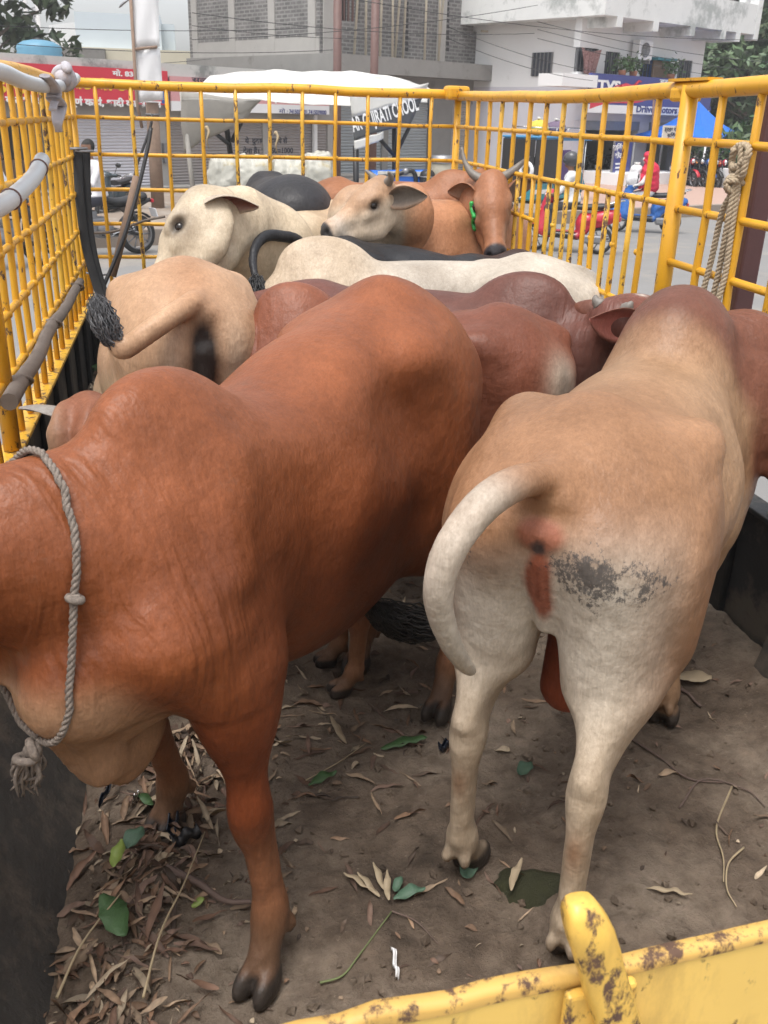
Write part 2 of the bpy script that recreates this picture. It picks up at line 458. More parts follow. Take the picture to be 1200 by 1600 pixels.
    if show_head:
        S.cap(n2, H(.06, 0, -.06), r2, .095*hs, .06, np.cross((0, 0, 1), HR[:, 0]) if abs(HR[2, 0]) < .95 else None, .75)
        def he(c, r, k, sub=False): S.ell(H(*c), np.array(r)*hs, k*hs, HD, sub)
        def hc(a, b_, ra, rb, k, f=1.0): S.cap(H(*a), H(*b_), ra*hs, rb*hs, k*hs, HR[:, 1], f)
        he((.06, 0, -.045), (.115, .086, .082), .03)
        hc((.02, 0, -.005), (.16, 0, -.02), .052, .055, .04, 1.25)
        hc((.12, 0, -.045), (.33, 0, -.062), .074, .050, .04)
        for q in (1, -1):
            he((.11, .05*q, -.115), (.115, .034, .075), .04)
            hc((.12, .045*q, -.155), (.31, .022*q, -.115), .036, .030, .03)
            he((.118, .080*q, -.012), (.040, .020, .022), .025)
            he((.15, .076*q, -.064), (.045, .016, .018), .025); hc((.100, .083*q, -.024), (.152, .083*q, -.020), .010, .010, .012); hc((.104, .083*q, -.050), (.150, .082*q, -.052), .008, .008, .012)
        he((.365, 0, -.066), (.052, .060, .056), .025)
        he((.345, 0, -.118), (.052, .040, .028), .018)
        for q in (1, -1):
            he((.402, .033*q, -.05), (.018, .013, .017), .012, True)
            he((.128, .098*q, -.036), (.026, .016, .020), .012, True)
            he((.375, .045*q, -.100), (.05, .03, .004), .006, True)
    # dewlap: hanging fold of skin from throat to brisket
    if dewlap > 0:
        th0 = n2+np.array((0, 0, -r2*.85)); th1 = n1+np.array((0, 0, -r1*1.0)); br = np.array((.46, 0, .50+brisket))
        dz = .085*dewlap
        pts = [th0, (th0+th1)/2+np.array((0, 0, -dz*.45)), th1+np.array((0, 0, -dz)), (th1+br)/2+np.array((.035, 0, -dz*1.0-dl_low)), br+np.array((.02, 0, -dl_low)), np.array((.36, 0, .50-dl_low*.6))]
        for a, b_ in zip(pts[:-1], pts[1:]):
            d = b_-a; sd = np.cross((0, 0, 1), (d[0], d[1], 0))
            S.cap(a, b_, dl_r, dl_r, .035, sd, .17)
    tp = None
    if tail is not None:
        tp = catmull([(-.60, 0, .985+croup*.8)]+list(tail), 5)
        L = len(tp)-1
        for i in range(L):
            t0, t1 = i/L, (i+1)/L
            rr = lambda t: tail_r[1]+(tail_r[0]-tail_r[1])*(1-t**2.2)
            S.cap(tp[i], tp[i+1], rr(t0), rr(t1), .014 if i else .03)
    if scrotum: 
        S.cap((-.36, 0, .56), (-.37, 0, .56-scrotum), .05, .055, .03, (1, 0, 0), .9)
    if extra: extra(S)
    P, F = S.mesh(h, floor=.0)
    P = relax(P, F, 1, .35)
    hl = ((P-hp) @ HR)/hs                                   # head coordinates
    col, speck, wrk = colour(P, hl)
    if show_head:
        # dark skin rims: eye, nostril, muzzle
        for q in (1, -1):
            e = np.exp(-(((hl-np.array((.126, .086*q, -.037)))/np.array((.034, .03, .026)))**2).sum(1))
            col = lerp(col, (.035, .028, .024), np.clip(e*1.25, 0, .9))
    if legs:                                                # hooves and muddy pasterns
        hz = sstep(.062, .045, P[:, 2]); col = lerp(col, (.045, .038, .034), hz)
        col = lerp(col, (.11, .085, .065), .55*sstep(.16, .06, P[:, 2])*(1-hz))
    if saddle: P[:, 2] -= saddle*np.exp(-((P[:, 0]-.10)/.13)**2)*sstep(.70, .95, P[:, 2])
    if warp:
        wz = np.interp(P[:, 2], [-1, .07, warp[0], 1.0, 2], [-1, .07, warp[1], 1.0, 2]); k_ = sstep(warp[2], warp[2]+.25, P[:, 0]) if len(warp) > 2 else 1.0
        P[:, 2] += (wz-P[:, 2])*k_
    if dip: P[:, 2] -= dip*sstep(-.42, .45, P[:, 0])*sstep(.35, .8, P[:, 2])
    scv = np.array(sc, float)
    body = np_mesh('body', P*scv, F, M_COAT, root, {'coat': np.clip(col, 0, 1), 'speck': speck, 'wrinkle': wrk})
    tv = lambda p: Vector(np.array(p)*scv)
    if show_head:
        for q, e in ((1, ears[0]), (-1, ears[1] if ears[1] is not None else ears[0])):
            make_ear(root, H, q, e, ear_cols, tv, hs)
            MB().ball(tv(H(.127, (.0715+eye_out)*q, -.036+eye_out*.5)), .0200*hs*scv[2], n=16).build('eye', M_EYE, root)
        if horns:
            for q, hpnts in ((1, horns[0]), (-1, horns[1] if len(horns) > 1 else horns[0])):
                pts = catmull([tv(H(p[0], p[1]*q, p[2])) for p in hpnts], 5); n = len(pts)
                MB().tube(pts, [.026*hs*(1-.8*(i/(n-1))**1.1) for i in range(n)], 10).build('horn', M_HORN, root)
    if tuft:
        make_tuft(root, [tv(p) for p in tuft[0]], tuft[1], tuft[2], tuft_col, seed=len(label))
    return root

def make_ear(root, H, q, e, cols, tv, hs):
    """leaf-shaped cupped ear; e = (forward, outward, up) direction in head space plus optional length, twist"""
    d = np.array((e[0], e[1]*q, e[2]), float); L = e[3] if len(e) > 3 else .19; tw = e[4] if len(e) > 4 else 0.0
    wd = e[5] if len(e) > 5 else 1.0
    d /= np.linalg.norm(d)
    wv = np.cross(d, (0, q*1.0, 0)) if abs(d[1]) < .9 else np.array((1.0, 0, 0))
    # the mouth of the ear looks forward: width axis mostly vertical
    fwd = np.array((1.0, 0, 0)); fwd = fwd-d*(fwd@d); fwd /= np.linalg.norm(fwd)
    wid = np.cross(d, fwd)*q
    if len(e) > 6:
        g = np.array(e[6], float); fwd = g-d*(g@d); fwd /= np.linalg.norm(fwd); wid = np.cross(d, fwd)*q
    c_, s_ = math.cos(tw), math.sin(tw); fwd, wid = fwd*c_+wid*s_*q, wid*c_-fwd*s_*q
    base = np.array((.015, .072*q, -.045)); nt_, nu = 14, 9; Vv = []; Cc = []
    for side in (0, 1):
        for i in range(nt_):
            t = i/(nt_-1); w = .052*wd*(math.sin(PI*min(1, t*.93+.07)**.72)**.8)+.004
            for j in range(nu):
                u = -1+2*j/(nu-1)
                cup = (u*u)*(.034*(1-t)**.7+.006)-.012*math.sin(PI*t)
                p = base+d*(L*t)+wid*(u*w)+fwd*(cup-(.006 if side else 0)*(1-.5*t))+np.array((0, 0, -1))*(.02*t*t)
                Vv.append(tv(H(*p)))
                rim = abs(u)**4
                a = np.array(cols[0]); b = np.array(cols[1])
                Cc.append(a if side else b*(1-rim)*(.8+.2*t)+a*rim)
    Fq = []; n = nt_*nu
    for i in range(nt_-1):
        for j in range(nu-1):
            a = i*nu+j; Fq.append((a, a+1, a+nu+1, a+nu)); Fq.append((n+a, n+a+nu, n+a+nu+1, n+a+1))
    for i in range(nt_-1):
        a = i*nu; Fq.append((a, a+nu, n+a+nu, n+a)); a = i*nu+nu-1; Fq.append((a, n+a, n+a+nu, a+nu))
    a = (nt_-1)*nu
    for j in range(nu-1): Fq.append((a+j, a+j+1, n+a+j+1, n+a+j))
    Pn = np.array([tuple(v) for v in Vv]); z = np.zeros(len(Pn))
    o = np_mesh('ear', Pn, np.array(Fq), M_COAT, root, {'coat': np.clip(np.array(Cc), 0, 1), 'speck': z, 'wrinkle': z})
    return o

def make_tuft(root, path, width, n, colr, seed=1):
    """tail switch: many tapering locks of hair along a path"""
    rg = random.Random(seed); pts = catmull(path, 6); mb = MB(); L = len(pts)
    for k in range(n):
        a = rg.random()*2*PI; ra = rg.random()**.5; s0 = rg.uniform(0, .35); s1 = rg.uniform(.7, 1.0)
        o = Vector((rg.gauss(0, 1), rg.gauss(0, 1), rg.gauss(0, 1))).normalized()*ra
        i0, i1 = int(s0*(L-1)), int(s1*(L-1)); q = []; rr = []
        for i in range(i0, i1+1):
            t = i/(L-1); w = width*(.25+.75*math.sin(PI*min(1, t*.8+.12)))*(1 if t < .75 else 1-.6*(t-.75)/.25)
            q.append(pts[i]+o*w+Vector((rg.gauss(0, 1), rg.gauss(0, 1), rg.gauss(0, 1)))*width*.07)
            u = (i-i0)/max(1, i1-i0); rr.append(width*.055*(1-u)**.6+.0005)
        if len(q) > 2: mb.tube(q, rr, 4, cap=False)
    P = np.array(mb.v); F = np.array(mb.f); rgn = np.random.RandomState(seed)
    sh = np.repeat(.6+.8*rgn.rand(len(P)//4+1), 4)[:len(P)]
    return np_mesh('tail_tuft', P, F, M_HAIR, root, {'coat': np.clip(np.array(colr)[None]*sh[:, None], 0, 1)})
# ------------------------------------------------------------------ the truck bed and its yellow cage
W, YF, YP = 2.45, 6.47, 3.36
RAILS = [1.575, 1.36, 1.15, .94, .735]
ZT, ZW = 1.767, .50

def make_yellow(name, chips=.60, base=(.68, .345, .018), soft=.03, csc=26):
    m, nt, b = new_mat(name)
    v = coords(nt); n1 = noise(nt, v, 3.2, 5, .6)
    c = mixc(nt, n1, tuple(x*.78 for x in base), tuple(min(1, x*1.16) for x in base))
    n5 = noise(nt, coords(nt, scale=(1, 1, .35)), 17, 6, .7)                  # grime
    c = mixc(nt, ramp(nt, n5, [(.5, (0, 0, 0)), (.8, (.55, .55, .55))]), c, (.27, .15, .04))
    n2 = noise(nt, coords(nt, scale=(1, 1, .55)), csc, 8, .72)
    f = ramp(nt, n2, [(chips, (0, 0, 0)), (chips+soft, (1, 1, 1))])
    rust = mixc(nt, noise(nt, v, 60, 4), (.05, .028, .02), (.16, .085, .05))
    c = mixc(nt, f, c, rust); nt.links.new(c, b.inputs['Base Color'])
    rr = nt.nodes.new('ShaderNodeMapRange'); rr.inputs['To Min'].default_value = .38; rr.inputs['To Max'].default_value = .8
    nt.links.new(f, rr.inputs['Value']); nt.links.new(rr.outputs[0], b.inputs['Roughness'])
    bump(nt, b, math_n(nt, 'SUBTRACT', math_n(nt, 'MULTIPLY', noise(nt, v, 40, 5), .35), f), .35, .002)
    return m
M_YEL = make_yellow('yellow_paint')
M_YEL2 = make_yellow('worn_yellow_paint', .55, (.70, .40, .04))
M_YEL3 = make_yellow('tailgate_paint', .60, (.80, .53, .13), .08, 34)
M_POST = make_yellow('worn_post_paint', .52, (.74, .46, .09), .08, 36)
M_EDGE = make_yellow('worn_tailgate_edge', .50, (.62, .38, .10), .09, 40)
M_STEEL = simple('dark_bed_steel', (.035, .036, .038), .6, .0, .4, 5, .25, dirt=((.12, .105, .085), .50))
M_RIB = simple('black_rib_steel', (.018, .019, .02), .55, .0, .4, 7, .2, dirt=((.09, .08, .07), .62))
M_MUD = simple('muddy_black_steel', (.045, .041, .037), .8, 0, .5, 5, .8, dirt=((.115, .094, .075), .47))
M_WEAR = simple('worn_bed_floor', (.085, .078, .07), .75, 0, .35, 4, .4, dirt=((.12, .095, .07), .48))

truck = thing('cattle_truck', 'open truck bed walled in by a yellow barred steel cage, full of cattle', 'truck', (0, 0, 0))
def wob(a, b, s=.004, n=6):
    a, b = Vector(a), Vector(b); out = []
    for i in range(n+1):
        t = i/n; j = 0 if i in (0, n) else s
        out.append(a.lerp(b, t)+Vector((RNG.uniform(-j, j), RNG.uniform(-j, j), RNG.uniform(-j, j))))
    return out
# bed: floor plate, side walls with ribs, front board, tailgate
MB().box((W/2, 3.45, -.045), (W+.08, 6.1, .05)).build('bed_floor', M_WEAR, truck)
for x, sx in ((-.02, 1), (W+.02, -1)):
    wl = MB().box((x, 3.50, .225), (.03, 6.0, .50)).build('side_wall', M_STEEL, truck)
    for k in range(13):
        y = .75+k*.47
        MB().box((x+sx*.028, y, .225), (.026, .085, .49), bev=.006).build('wall_rib', M_RIB, wl)
    MB().box((x+sx*.012, 3.50, .4865), (.085, 6.0, .018), bev=.004).build('top_flange', M_YEL2 if sx > 0 else M_STEEL, wl)
fw = MB().box((W/2, YF+.045, .225), (W, .03, .50)).build('front_wall', M_STEEL, truck)
MB().box((W/2, YF+.03, .4865), (W, .08, .018), bev=.004).build('top_flange', M_YEL2, fw)
tg = MB()
TGR = math.radians(3.9)
tgy = lambda x: .586+.0707*(x-.734)
tg.box((W/2, tgy(W/2), .43), (W+.06, .016, .90), rot=TGR, bev=.003)
tgo = tg.build('tailgate', M_YEL3, truck)
for sx in (0, 1):
    x0, x1 = (0, .34) if sx == 0 else (W, W-.10)
    MB().add([(x0, .7, .42), (x1, .7, -.02), (x1, 2.25, -.02), (x0, 2.25, .42)], [(0, 1, 2, 3)]).build('inner_ramp', M_MUD, truck)
# beaten top edge of the tailgate: a bent lip with dents
lip = MB(); n = 70; vs = []; fs = []
for i in range(n+1):
    x = -.02+(W+.04)*i/n
    d = .007*mnoise.noise(Vector((x*5, 1.3, 0)))+.004*mnoise.noise(Vector((x*23, 4.3, 0)))
    for (yy, zz) in ((-.0092, .874), (-.0100, .884+d), (-.007, .890+d), (.007, .8895+d), (.0100, .884+d), (.0092, .874)):
        vs.append((x, tgy(x)+yy+d*.5, zz))
for i in range(n):
    for j in range(5): fs.append((i*6+j, i*6+j+1, i*6+6+j+1, i*6+6+j))
MB().add(vs, fs, 0, True).build('top_lip', M_EDGE, tgo)
# latch post welded to the tailgate
lp = MB()
px0 = 1.015
vs = []; fs = []; NR, NP = 26, 16
for i in range(NR+1):
    z = .55+(1.006-.55)*(i/NR)**.6; s = 1.0 if z < .97 else max(.45, 1-((z-.97)/.04)**2*.55)
    for j in range(NP):
        a = 2*PI*j/NP; r = .0195*(abs(math.cos(a))**5+abs(math.sin(a))**5)**(-.2)*s
        r *= 1+.10*mnoise.noise(Vector((math.cos(a)*1.5, math.sin(a)*1.5, z*22)))+.06*mnoise.noise(Vector((math.cos(a)*4, math.sin(a)*4, z*60)))
        vs.append((px0+r*1.15*math.cos(a)-(z-.9)*.34, tgy(px0)-.030+r*math.sin(a), z))
for i in range(NR):
    for j in range(NP): fs.append((i*NP+j, i*NP+(j+1) % NP, (i+1)*NP+(j+1) % NP, (i+1)*NP+j))
fs.append(tuple(range(NR*NP, NR*NP+NP)))
lp.add(vs, fs, 0, True)
lp.box((px0+.004, tgy(px0)-.02, .80), (.075, .012, .16), rot=TGR, bev=.004)
lp.build('latch_post', M_POST, tgo)

def panel(pname): 
    return MB()
BR, RR, TR, PR = .0125, .0122, .029, .031
# front panel
fp = MB().tube(wob((-.02, YF, ZT), (W+.03, YF, ZT), .006, 10), TR, 14).build('front_top_rail', M_YEL, truck)
for x in (.0, W):
    MB().tube([(x, YF, .5), (x, YF, ZT)], .024, 10).build('corner_post', M_YEL, truck)
for z in RAILS: MB().tube(wob((0, YF+.004, z), (W, YF+.004, z), .004, 8), RR, 8).build('front_rail', M_YEL, truck)
for k in range(11):
    fb = MB().tube(wob((.146+.2122*k, YF-.012, .5), (.146+.2122*k, YF-.012, ZT), .004, 6), BR, 8)
    for z in RAILS: fb.ball((.146+.2122*k+RNG.uniform(-.006, .006), YF-.006, z+RNG.uniform(-.006, .006)), (.0165, .014, .0155), n=8)
    fb.build('front_bar', M_YEL if RNG.random() < .8 else M_YEL2, truck)
# side panels
for x, sx in ((0, 1), (W, -1)):
    top = wob((x, YF+.02, ZT), (x, .62, ZT), .004, 14)
    if sx < 0: top = [p-Vector((0, 0, .022*math.exp(-((p.y-4.6)/1.1)**2)+.006)) for p in top]
    t = MB().tube(top, TR, 14)
    if sx < 0:   # torn weld plate over the post, strap at the corner
        t.box((x, YP-.02, ZT+TR-.012), (.06, .26, .010), rot=.05); t.box((x+.01, YP+.05, ZT-.03), (.08, .09, .05), rot=.3, bev=.012)
        t.box((x-.02, YF-.02, ZT+.01), (.16, .10, .085), rot=.2, bev=.02)
    t.build('side_top_rail', M_YEL, truck)
    MB().tube([(x, YP, .5), (x, YP, ZT)], PR, 12).build('middle_post', M_YEL, truck)
    MB().tube([(x, .64, .5), (x, .64, ZT)], PR, 12).build('rear_post', M_YEL, truck)
    for z in RAILS:
        if sx < 0 and z == 1.15:
            MB().tube(wob((x, 5.22, z), (x, 4.84, z-.004), .002, 3), RR, 8).build('side_rail', M_YEL, truck)
        else:
            MB().tube(wob((x, YF, z), (x, YP, z), .004, 8), RR if sx < 0 else .0138, 8).build('side_rail', M_YEL, truck)
        MB().tube(wob((x, YP, z+(.006 if z != 1.36 else -.012)), (x, .64, z), .004, 8), RR+.002, 8).build('side_rail', M_YEL, truck)
    if sx > 0: ys = [3.36+.0+.2222*k for k in range(1, 14)]
    else: ys = [YF-.239*k for k in range(1, 13)]
    for y in ys:
        bo = MB().tube(wob((x, y, .5), (x, y+RNG.uniform(-.01, .01), ZT), .004, 6), BR+.001, 8)
        if sx > 0:
            for z in RAILS: bo.ball((x+.004, y, z), (.018, .020, .018), n=8)      # weld blobs
        else:
            for z in RAILS: bo.ball((x-.003, y+.006, z+.004), (.015, .017, .014), n=8)
        bo.build('side_bar', M_YEL if RNG.random() < .85 else M_YEL2, truck)
    if sx < 0:                                                      # doubled short bars low on the right
        for k in range(3, 12):
            y = YF-.239*(k+.5)
            MB().tube(wob((x+.004, y, .5), (x+.004, y, 1.36), .003, 4), BR, 8).build('short_bar', M_YEL2 if k % 3 else M_YEL, truck)
    for k in range(1, 11):
        y = YP-.2325*k
        if y > .72: MB().tube(wob((x, y, .5), (x, y, ZT), .004, 6), BR+.002, 8).build('side_bar', M_YEL, truck)
# running gear far below, so that the truck stands on the road
for yy in (1.6, 5.2):
    for x in (.1, W-.1):
        w_ = MB().lathe([(.0, -.1), (.20, -.1), (.22, -.07), (.335, -.09), (.36, -.05), (.36, .05), (.335, .09), (.22, .07), (.20, .1), (0, .1)], (x, yy, ROAD+.36), 24, rot=Matrix.Rotation(PI/2, 3, 'Y'))
        w_.build('wheel', M_RIB, truck)
ch = MB(); ch.box((.7, 3.4, -.16), (.09, 6.0, .16)); ch.box((W-.7, 3.4, -.16), (.09, 6.0, .16))
for yy in (1.6, 5.2): ch.tube([(.1, yy, ROAD+.36), (W-.1, yy, ROAD+.36)], .05, 10)
for yy in (.9, 2.4, 3.9, 6.0): ch.box((W/2, yy, -.13), (W-.1, .08, .08))
ch.box((1.0, 5.2, -.32), (.08, .8, .2)); ch.box((W-1.0, 5.2, -.32), (.08, .8, .2)); ch.box((1.0, 1.6, -.32), (.08, .8, .2)); ch.box((W-1.0, 1.6, -.32), (.08, .8, .2))
ch.build('chassis', M_RIB, truck)
# ------------------------------------------------------------------ the cattle
class Fr:
    """frame of an animal: world <-> own coordinates"""
    def __init__(s, loc, heading, sc):
        s.loc = Vector((loc[0], loc[1], 0)); h = Vector((heading[0], heading[1], 0)).normalized(); s.h = h; s.l = Vector((-h.y, h.x, 0)); s.sc = sc
        s.kw = dict(loc=tuple(s.loc), heading=(h.x, h.y), sc=sc)
    def __call__(s, p):
        d = Vector(p)-s.loc; return (d.dot(s.h)/s.sc[0], d.dot(s.l)/s.sc[1], d.z/s.sc[2])
    def dir(s, d):
        d = Vector(d); return (d.dot(s.h)/s.sc[0], d.dot(s.l)/s.sc[1], d.z/s.sc[2])
def base(P, c): return np.repeat(np.array(c, float)[None], len(P), 0)
zero = lambda P: np.zeros(len(P))

# --- big red-brown bull across the left foreground
RED = (.205, .062, .022)
fA = Fr((.85, 1.95), (-.6, -.8), (1.2, 1.12, 1.08))
def colA(P, hl):
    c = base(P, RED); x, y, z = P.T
    c = lerp(c, (.25, .084, .034), .7*sstep(.85, 1.08, z))  # sky highlight along the back painted into the coat
    c = lerp(c, (.095, .024, .009), .75*gauss(P, (.0, .2, .70), (.30, .2, .2)))  # flank shade under the overhead light painted into the coat
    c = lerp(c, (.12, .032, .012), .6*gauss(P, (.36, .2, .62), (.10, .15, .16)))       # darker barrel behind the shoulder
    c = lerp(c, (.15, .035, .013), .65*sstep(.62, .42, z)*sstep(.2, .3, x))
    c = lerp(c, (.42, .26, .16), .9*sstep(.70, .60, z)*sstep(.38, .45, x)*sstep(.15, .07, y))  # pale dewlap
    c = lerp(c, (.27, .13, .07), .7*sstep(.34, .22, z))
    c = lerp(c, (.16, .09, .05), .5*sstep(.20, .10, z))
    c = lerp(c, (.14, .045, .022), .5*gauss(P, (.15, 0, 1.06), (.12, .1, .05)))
    w = .9*sstep(.34, .50, x)*sstep(.42, .56, z)+.5*gauss(P, (.45, .16, .8), (.1, .1, .2))
    return c, zero(P), w
def exA(S):
    S.cap2((.335, .10, 1.0), (.40, .150, .80), .022, .03, .06)
    S.ell((-.10, 0, .585), (.36, .165, .17), .08); S.ell2((-.40, .15, .66), (.15, .06, .2), .08)
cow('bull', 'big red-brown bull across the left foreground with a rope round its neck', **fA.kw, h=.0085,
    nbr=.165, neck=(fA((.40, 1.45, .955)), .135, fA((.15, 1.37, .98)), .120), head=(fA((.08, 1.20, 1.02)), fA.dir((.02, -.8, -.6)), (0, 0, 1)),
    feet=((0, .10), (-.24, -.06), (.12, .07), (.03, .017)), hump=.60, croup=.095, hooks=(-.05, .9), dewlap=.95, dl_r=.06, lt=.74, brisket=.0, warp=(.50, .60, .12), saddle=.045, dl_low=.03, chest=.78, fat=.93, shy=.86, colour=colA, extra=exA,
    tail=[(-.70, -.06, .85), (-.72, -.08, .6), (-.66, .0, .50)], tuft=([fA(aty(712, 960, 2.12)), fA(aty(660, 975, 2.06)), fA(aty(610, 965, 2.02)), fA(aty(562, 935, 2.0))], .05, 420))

# --- tan and white bull seen from behind, right foreground
TAN = (.29, .155, .083)
fB = Fr((1.70, 1.97), (.63, .78), (1.05, 1.12, 1.02))
bt = [fB(aty(815, 752, 1.40)), fB(aty(755, 788, 1.36)), fB(aty(703, 860, 1.34)), fB(aty(684, 940, 1.35)), fB(aty(700, 1010, 1.38)), fB(aty(722, 1052, 1.42)), fB(aty(736, 1068, 1.46))]
def colB(P, hl):
    c = base(P, TAN); x, y, z = P.T
    c = lerp(c, (.36, .25, .155), .8*gauss(P, (.12, 0, .9), (.35, .5, .25)))
    c = lerp(c, (.58, .54, .47), .92*sstep(.98, .78, z+.05*np.sin(11*y))*sstep(-.42, -.58, x)*sstep(.26, .12, np.abs(y)))       # white buttocks
    c = lerp(c, (.46, .37, .27), .8*sstep(.70, .40, z)*sstep(-.2, -.34, x)*(1-.55*sstep(.15, .2, np.abs(y))*sstep(.3, .5, z)))
    td = np.min(np.stack([((P-np.array(q))**2).sum(1) for q in catmull(bt[1:], 5)]), 0); c = lerp(c, (.52, .49, .43), .92*np.exp(-(td/.055**2)))
    c = lerp(c, (.47, .33, .21), .5*sstep(.8, .6, z)*sstep(-.35, -.1, x))
    c = lerp(c, (.20, .115, .06), .55*sstep(-.50, -.44, x)*sstep(-.34, -.40, x)*sstep(.5, .4, z)*0)
    c = lerp(c, (.165, .062, .038), .95*sstep(.27, .36, x+.5*np.maximum(z-1.0, -.1)))                              # dark red neck
    c = lerp(c, (.125, .052, .036), .9*gauss(P, (.36, 0, 1.20), (.18, .16, .12)))                   # dusky hump
    Pw = P.copy(); Pw[:, 1] += .003*np.sin(40*z+3)
    per = gauss(Pw, (-.66, 0, .825), (.10, .026, .105)); c = lerp(c, (.30, .085, .045), np.clip((per-.30)*3.5, 0, .92)); c = lerp(c, (.17, .045, .025), .6*np.clip(per*1.4-.3, 0, 1)*(.5+.5*np.cos(Pw[:, 1]*380)))
    c = lerp(c, (.33, .12, .075), np.clip((gauss(P, (-.68, .0, .945), (.06, .045, .04))-.35)*3, 0, .85))
    c = lerp(c, (.05, .04, .04), np.clip((gauss(P, (-.68, .0, .92), (.06, .014, .018))-.3)*3, 0, .95))
    c = lerp(c, (.27, .07, .035), sstep(.57, .55, z)*sstep(.095, .08, abs(y))*sstep(-.27, -.29, x)*sstep(-.46, -.43, x))
    c = lerp(c, (.22, .11, .055), .8*gauss(P, (-.645, .125, .295), (.03, .022, .04))+.8*gauss(P, (-.72, -.125, .30), (.04, .022, .045)))
    sp = 1.05*gauss(P, (-.66, -.115, .87), (.14, .105, .085))+.6*gauss(P, (-.66, -.05, .90), (.1, .04, .05))+.55*gauss(P, (-.64, .12, .86), (.1, .05, .09))+.35*gauss(P, (-.6, -.2, .88), (.1, .1, .06))
    w = 1.0*sstep(.42, .55, x)
    return c, np.clip(sp, 0, 1.1), w
def exB(S):
    S.cap((-.655, 0, .89), (-.60, 0, .70), .020, .010, .03)
    S.ell((-.665, 0, .94), (.03, .04, .035), .02); S.ell((-.705, 0, .925), (.02, .008, .012), .012, sub=True)
    S.cap((-.69, 0, .66), (-.70, 0, .45), .03, .012, .04, sub=True)
    S.ell2((-.40, .195, .80), (.11, .03, .12), .08)
cow('bull', 'tan and white bull seen from behind with its tail swung left, right foreground', **fB.kw, h=.0085,
    neck=((.56, -.13, .93), .185, fB((2.19, 2.36, .98)), .15), head=(fB((2.26, 2.27, 1.03)), fB.dir((-.02, -.75, -.66)), (0, 0, 1)),
    feet=((0, 0), (-.20, 0), (.01, .01), (-.12, -.01)), hump=1.2, humpw=1.5, croup=.05, dewlap=1.2, fat=1.03, lt=.78, warp=(.50, .535), colour=colB, extra=exB,
    ears=((-.9, .25, -.2, .10), (-.5, 1, 0, .17)), tail=bt, tail_r=(.0255, .007), scrotum=.14, thighs=1.05)

# --- tan rump on the left, tail flicked up
fC = Fr((.57, 3.50), (-.17, .98), (1.05, 1.10, 1.10))
def colC(P, hl):
    c = base(P, (.46, .295, .185)); x, y, z = P.T
    c = lerp(c, (.53, .42, .29), .85*sstep(.80, .66, z)+.0*x)
    c = lerp(c, (.34, .17, .085), .6*gauss(P, (-.5, 0, 1.05), (.3, .07, .1)))
    c = lerp(c, (.58, .50, .40), .8*np.clip(gauss(P, (-.66, .09, .80), (.08, .035, .12))+gauss(P, (-.66, -.09, .80), (.08, .035, .12)), 0, 1))
    c = lerp(c, (.022, .021, .022), np.clip(2.2*gauss(P, (-.67, -.0, .85), (.11, .036, .12))-.15, 0, .97))
    c = lerp(c, (.13, .10, .09), np.clip(1.2*gauss(P, (-.69, 0, .66), (.06, .02, .05)), 0, .8))
    sp = .9*(gauss(P, (-.6, .14, .68), (.12, .05, .1))+gauss(P, (-.6, -.14, .68), (.12, .05, .1)))
    return c, sp, zero(P)
def exC(S):
    S.cap((-.665, 0, .88), (-.64, 0, .66), .02, .03, .02); S.ell((-.70, 0, .80), (.02, .006, .09), .012, sub=True)
ct = [fC(aty(300, 474, 2.82)), fC(aty(262, 498, 2.74)), fC(aty(225, 524, 2.70)), fC(aty(194, 546, 2.70)), fC(aty(182, 538, 2.70)), fC(aty(172, 518, 2.71))]
ctt = [fC(aty(183, 538, 2.70)), fC(aty(168, 515, 2.70)), fC(aty(155, 485, 2.71)), fC(aty(148, 458, 2.72))]
cow('cow', 'tan cow seen from behind on the left with its dark-tipped tail flicked up', **fC.kw, h=.011,
    neck=((.6, .0, .8), .17, (.76, 0, .6), .13), head=((.82, 0, .52), (.4, 0, -1), (1, 0, .3)),
    croup=.02, hooks=(.0, .98), hump=.3, dip=.22, colour=colC, extra=exC, tail=ct, tail_r=(.027, .013), tuft=(ctt, .040, 420), tuft_col=(.085, .085, .09), fat=1.05)

# --- red cow behind the big bull
fE = Fr((1.28, 2.88), (-1, .14), (.86, .97, 1.0))
def colE(P, hl):
    c = base(P, (.175, .060, .034)); x, y, z = P.T
    c = lerp(c, (.25, .09, .045), .6*gauss(P, (.36, 0, 1.1), (.12, .15, .12)))
    c = lerp(c, (.40, .33, .26), np.clip(1.6*gauss(P, (-.595, .145, .88), (.06, .06, .075)), 0, .9))
    c = lerp(c, (.03, .03, .03), np.clip(1.5*gauss(P, (-.61, .135, .87), (.025, .04, .055)), 0, .95))
    return c, .5*gauss(P, (-.62, .14, .78), (.08, .07, .06)), .7*sstep(.38, .5, x)
cow('cow', 'red cow hidden behind the big bull, its pale-rimmed rump to the right', **fE.kw, h=.011,
    neck=((.50, .02, .72), .14, (.56, .03, .52), .11), head=((.60, .03, .44), (.30, 0, -1), (1, 0, .3)), hump=.72, croup=.02, colour=colE,
    tail=[(-.69, -.04, .86), (-.69, -.05, .6), (-.68, -.04, .4)], dewlap=1.2)

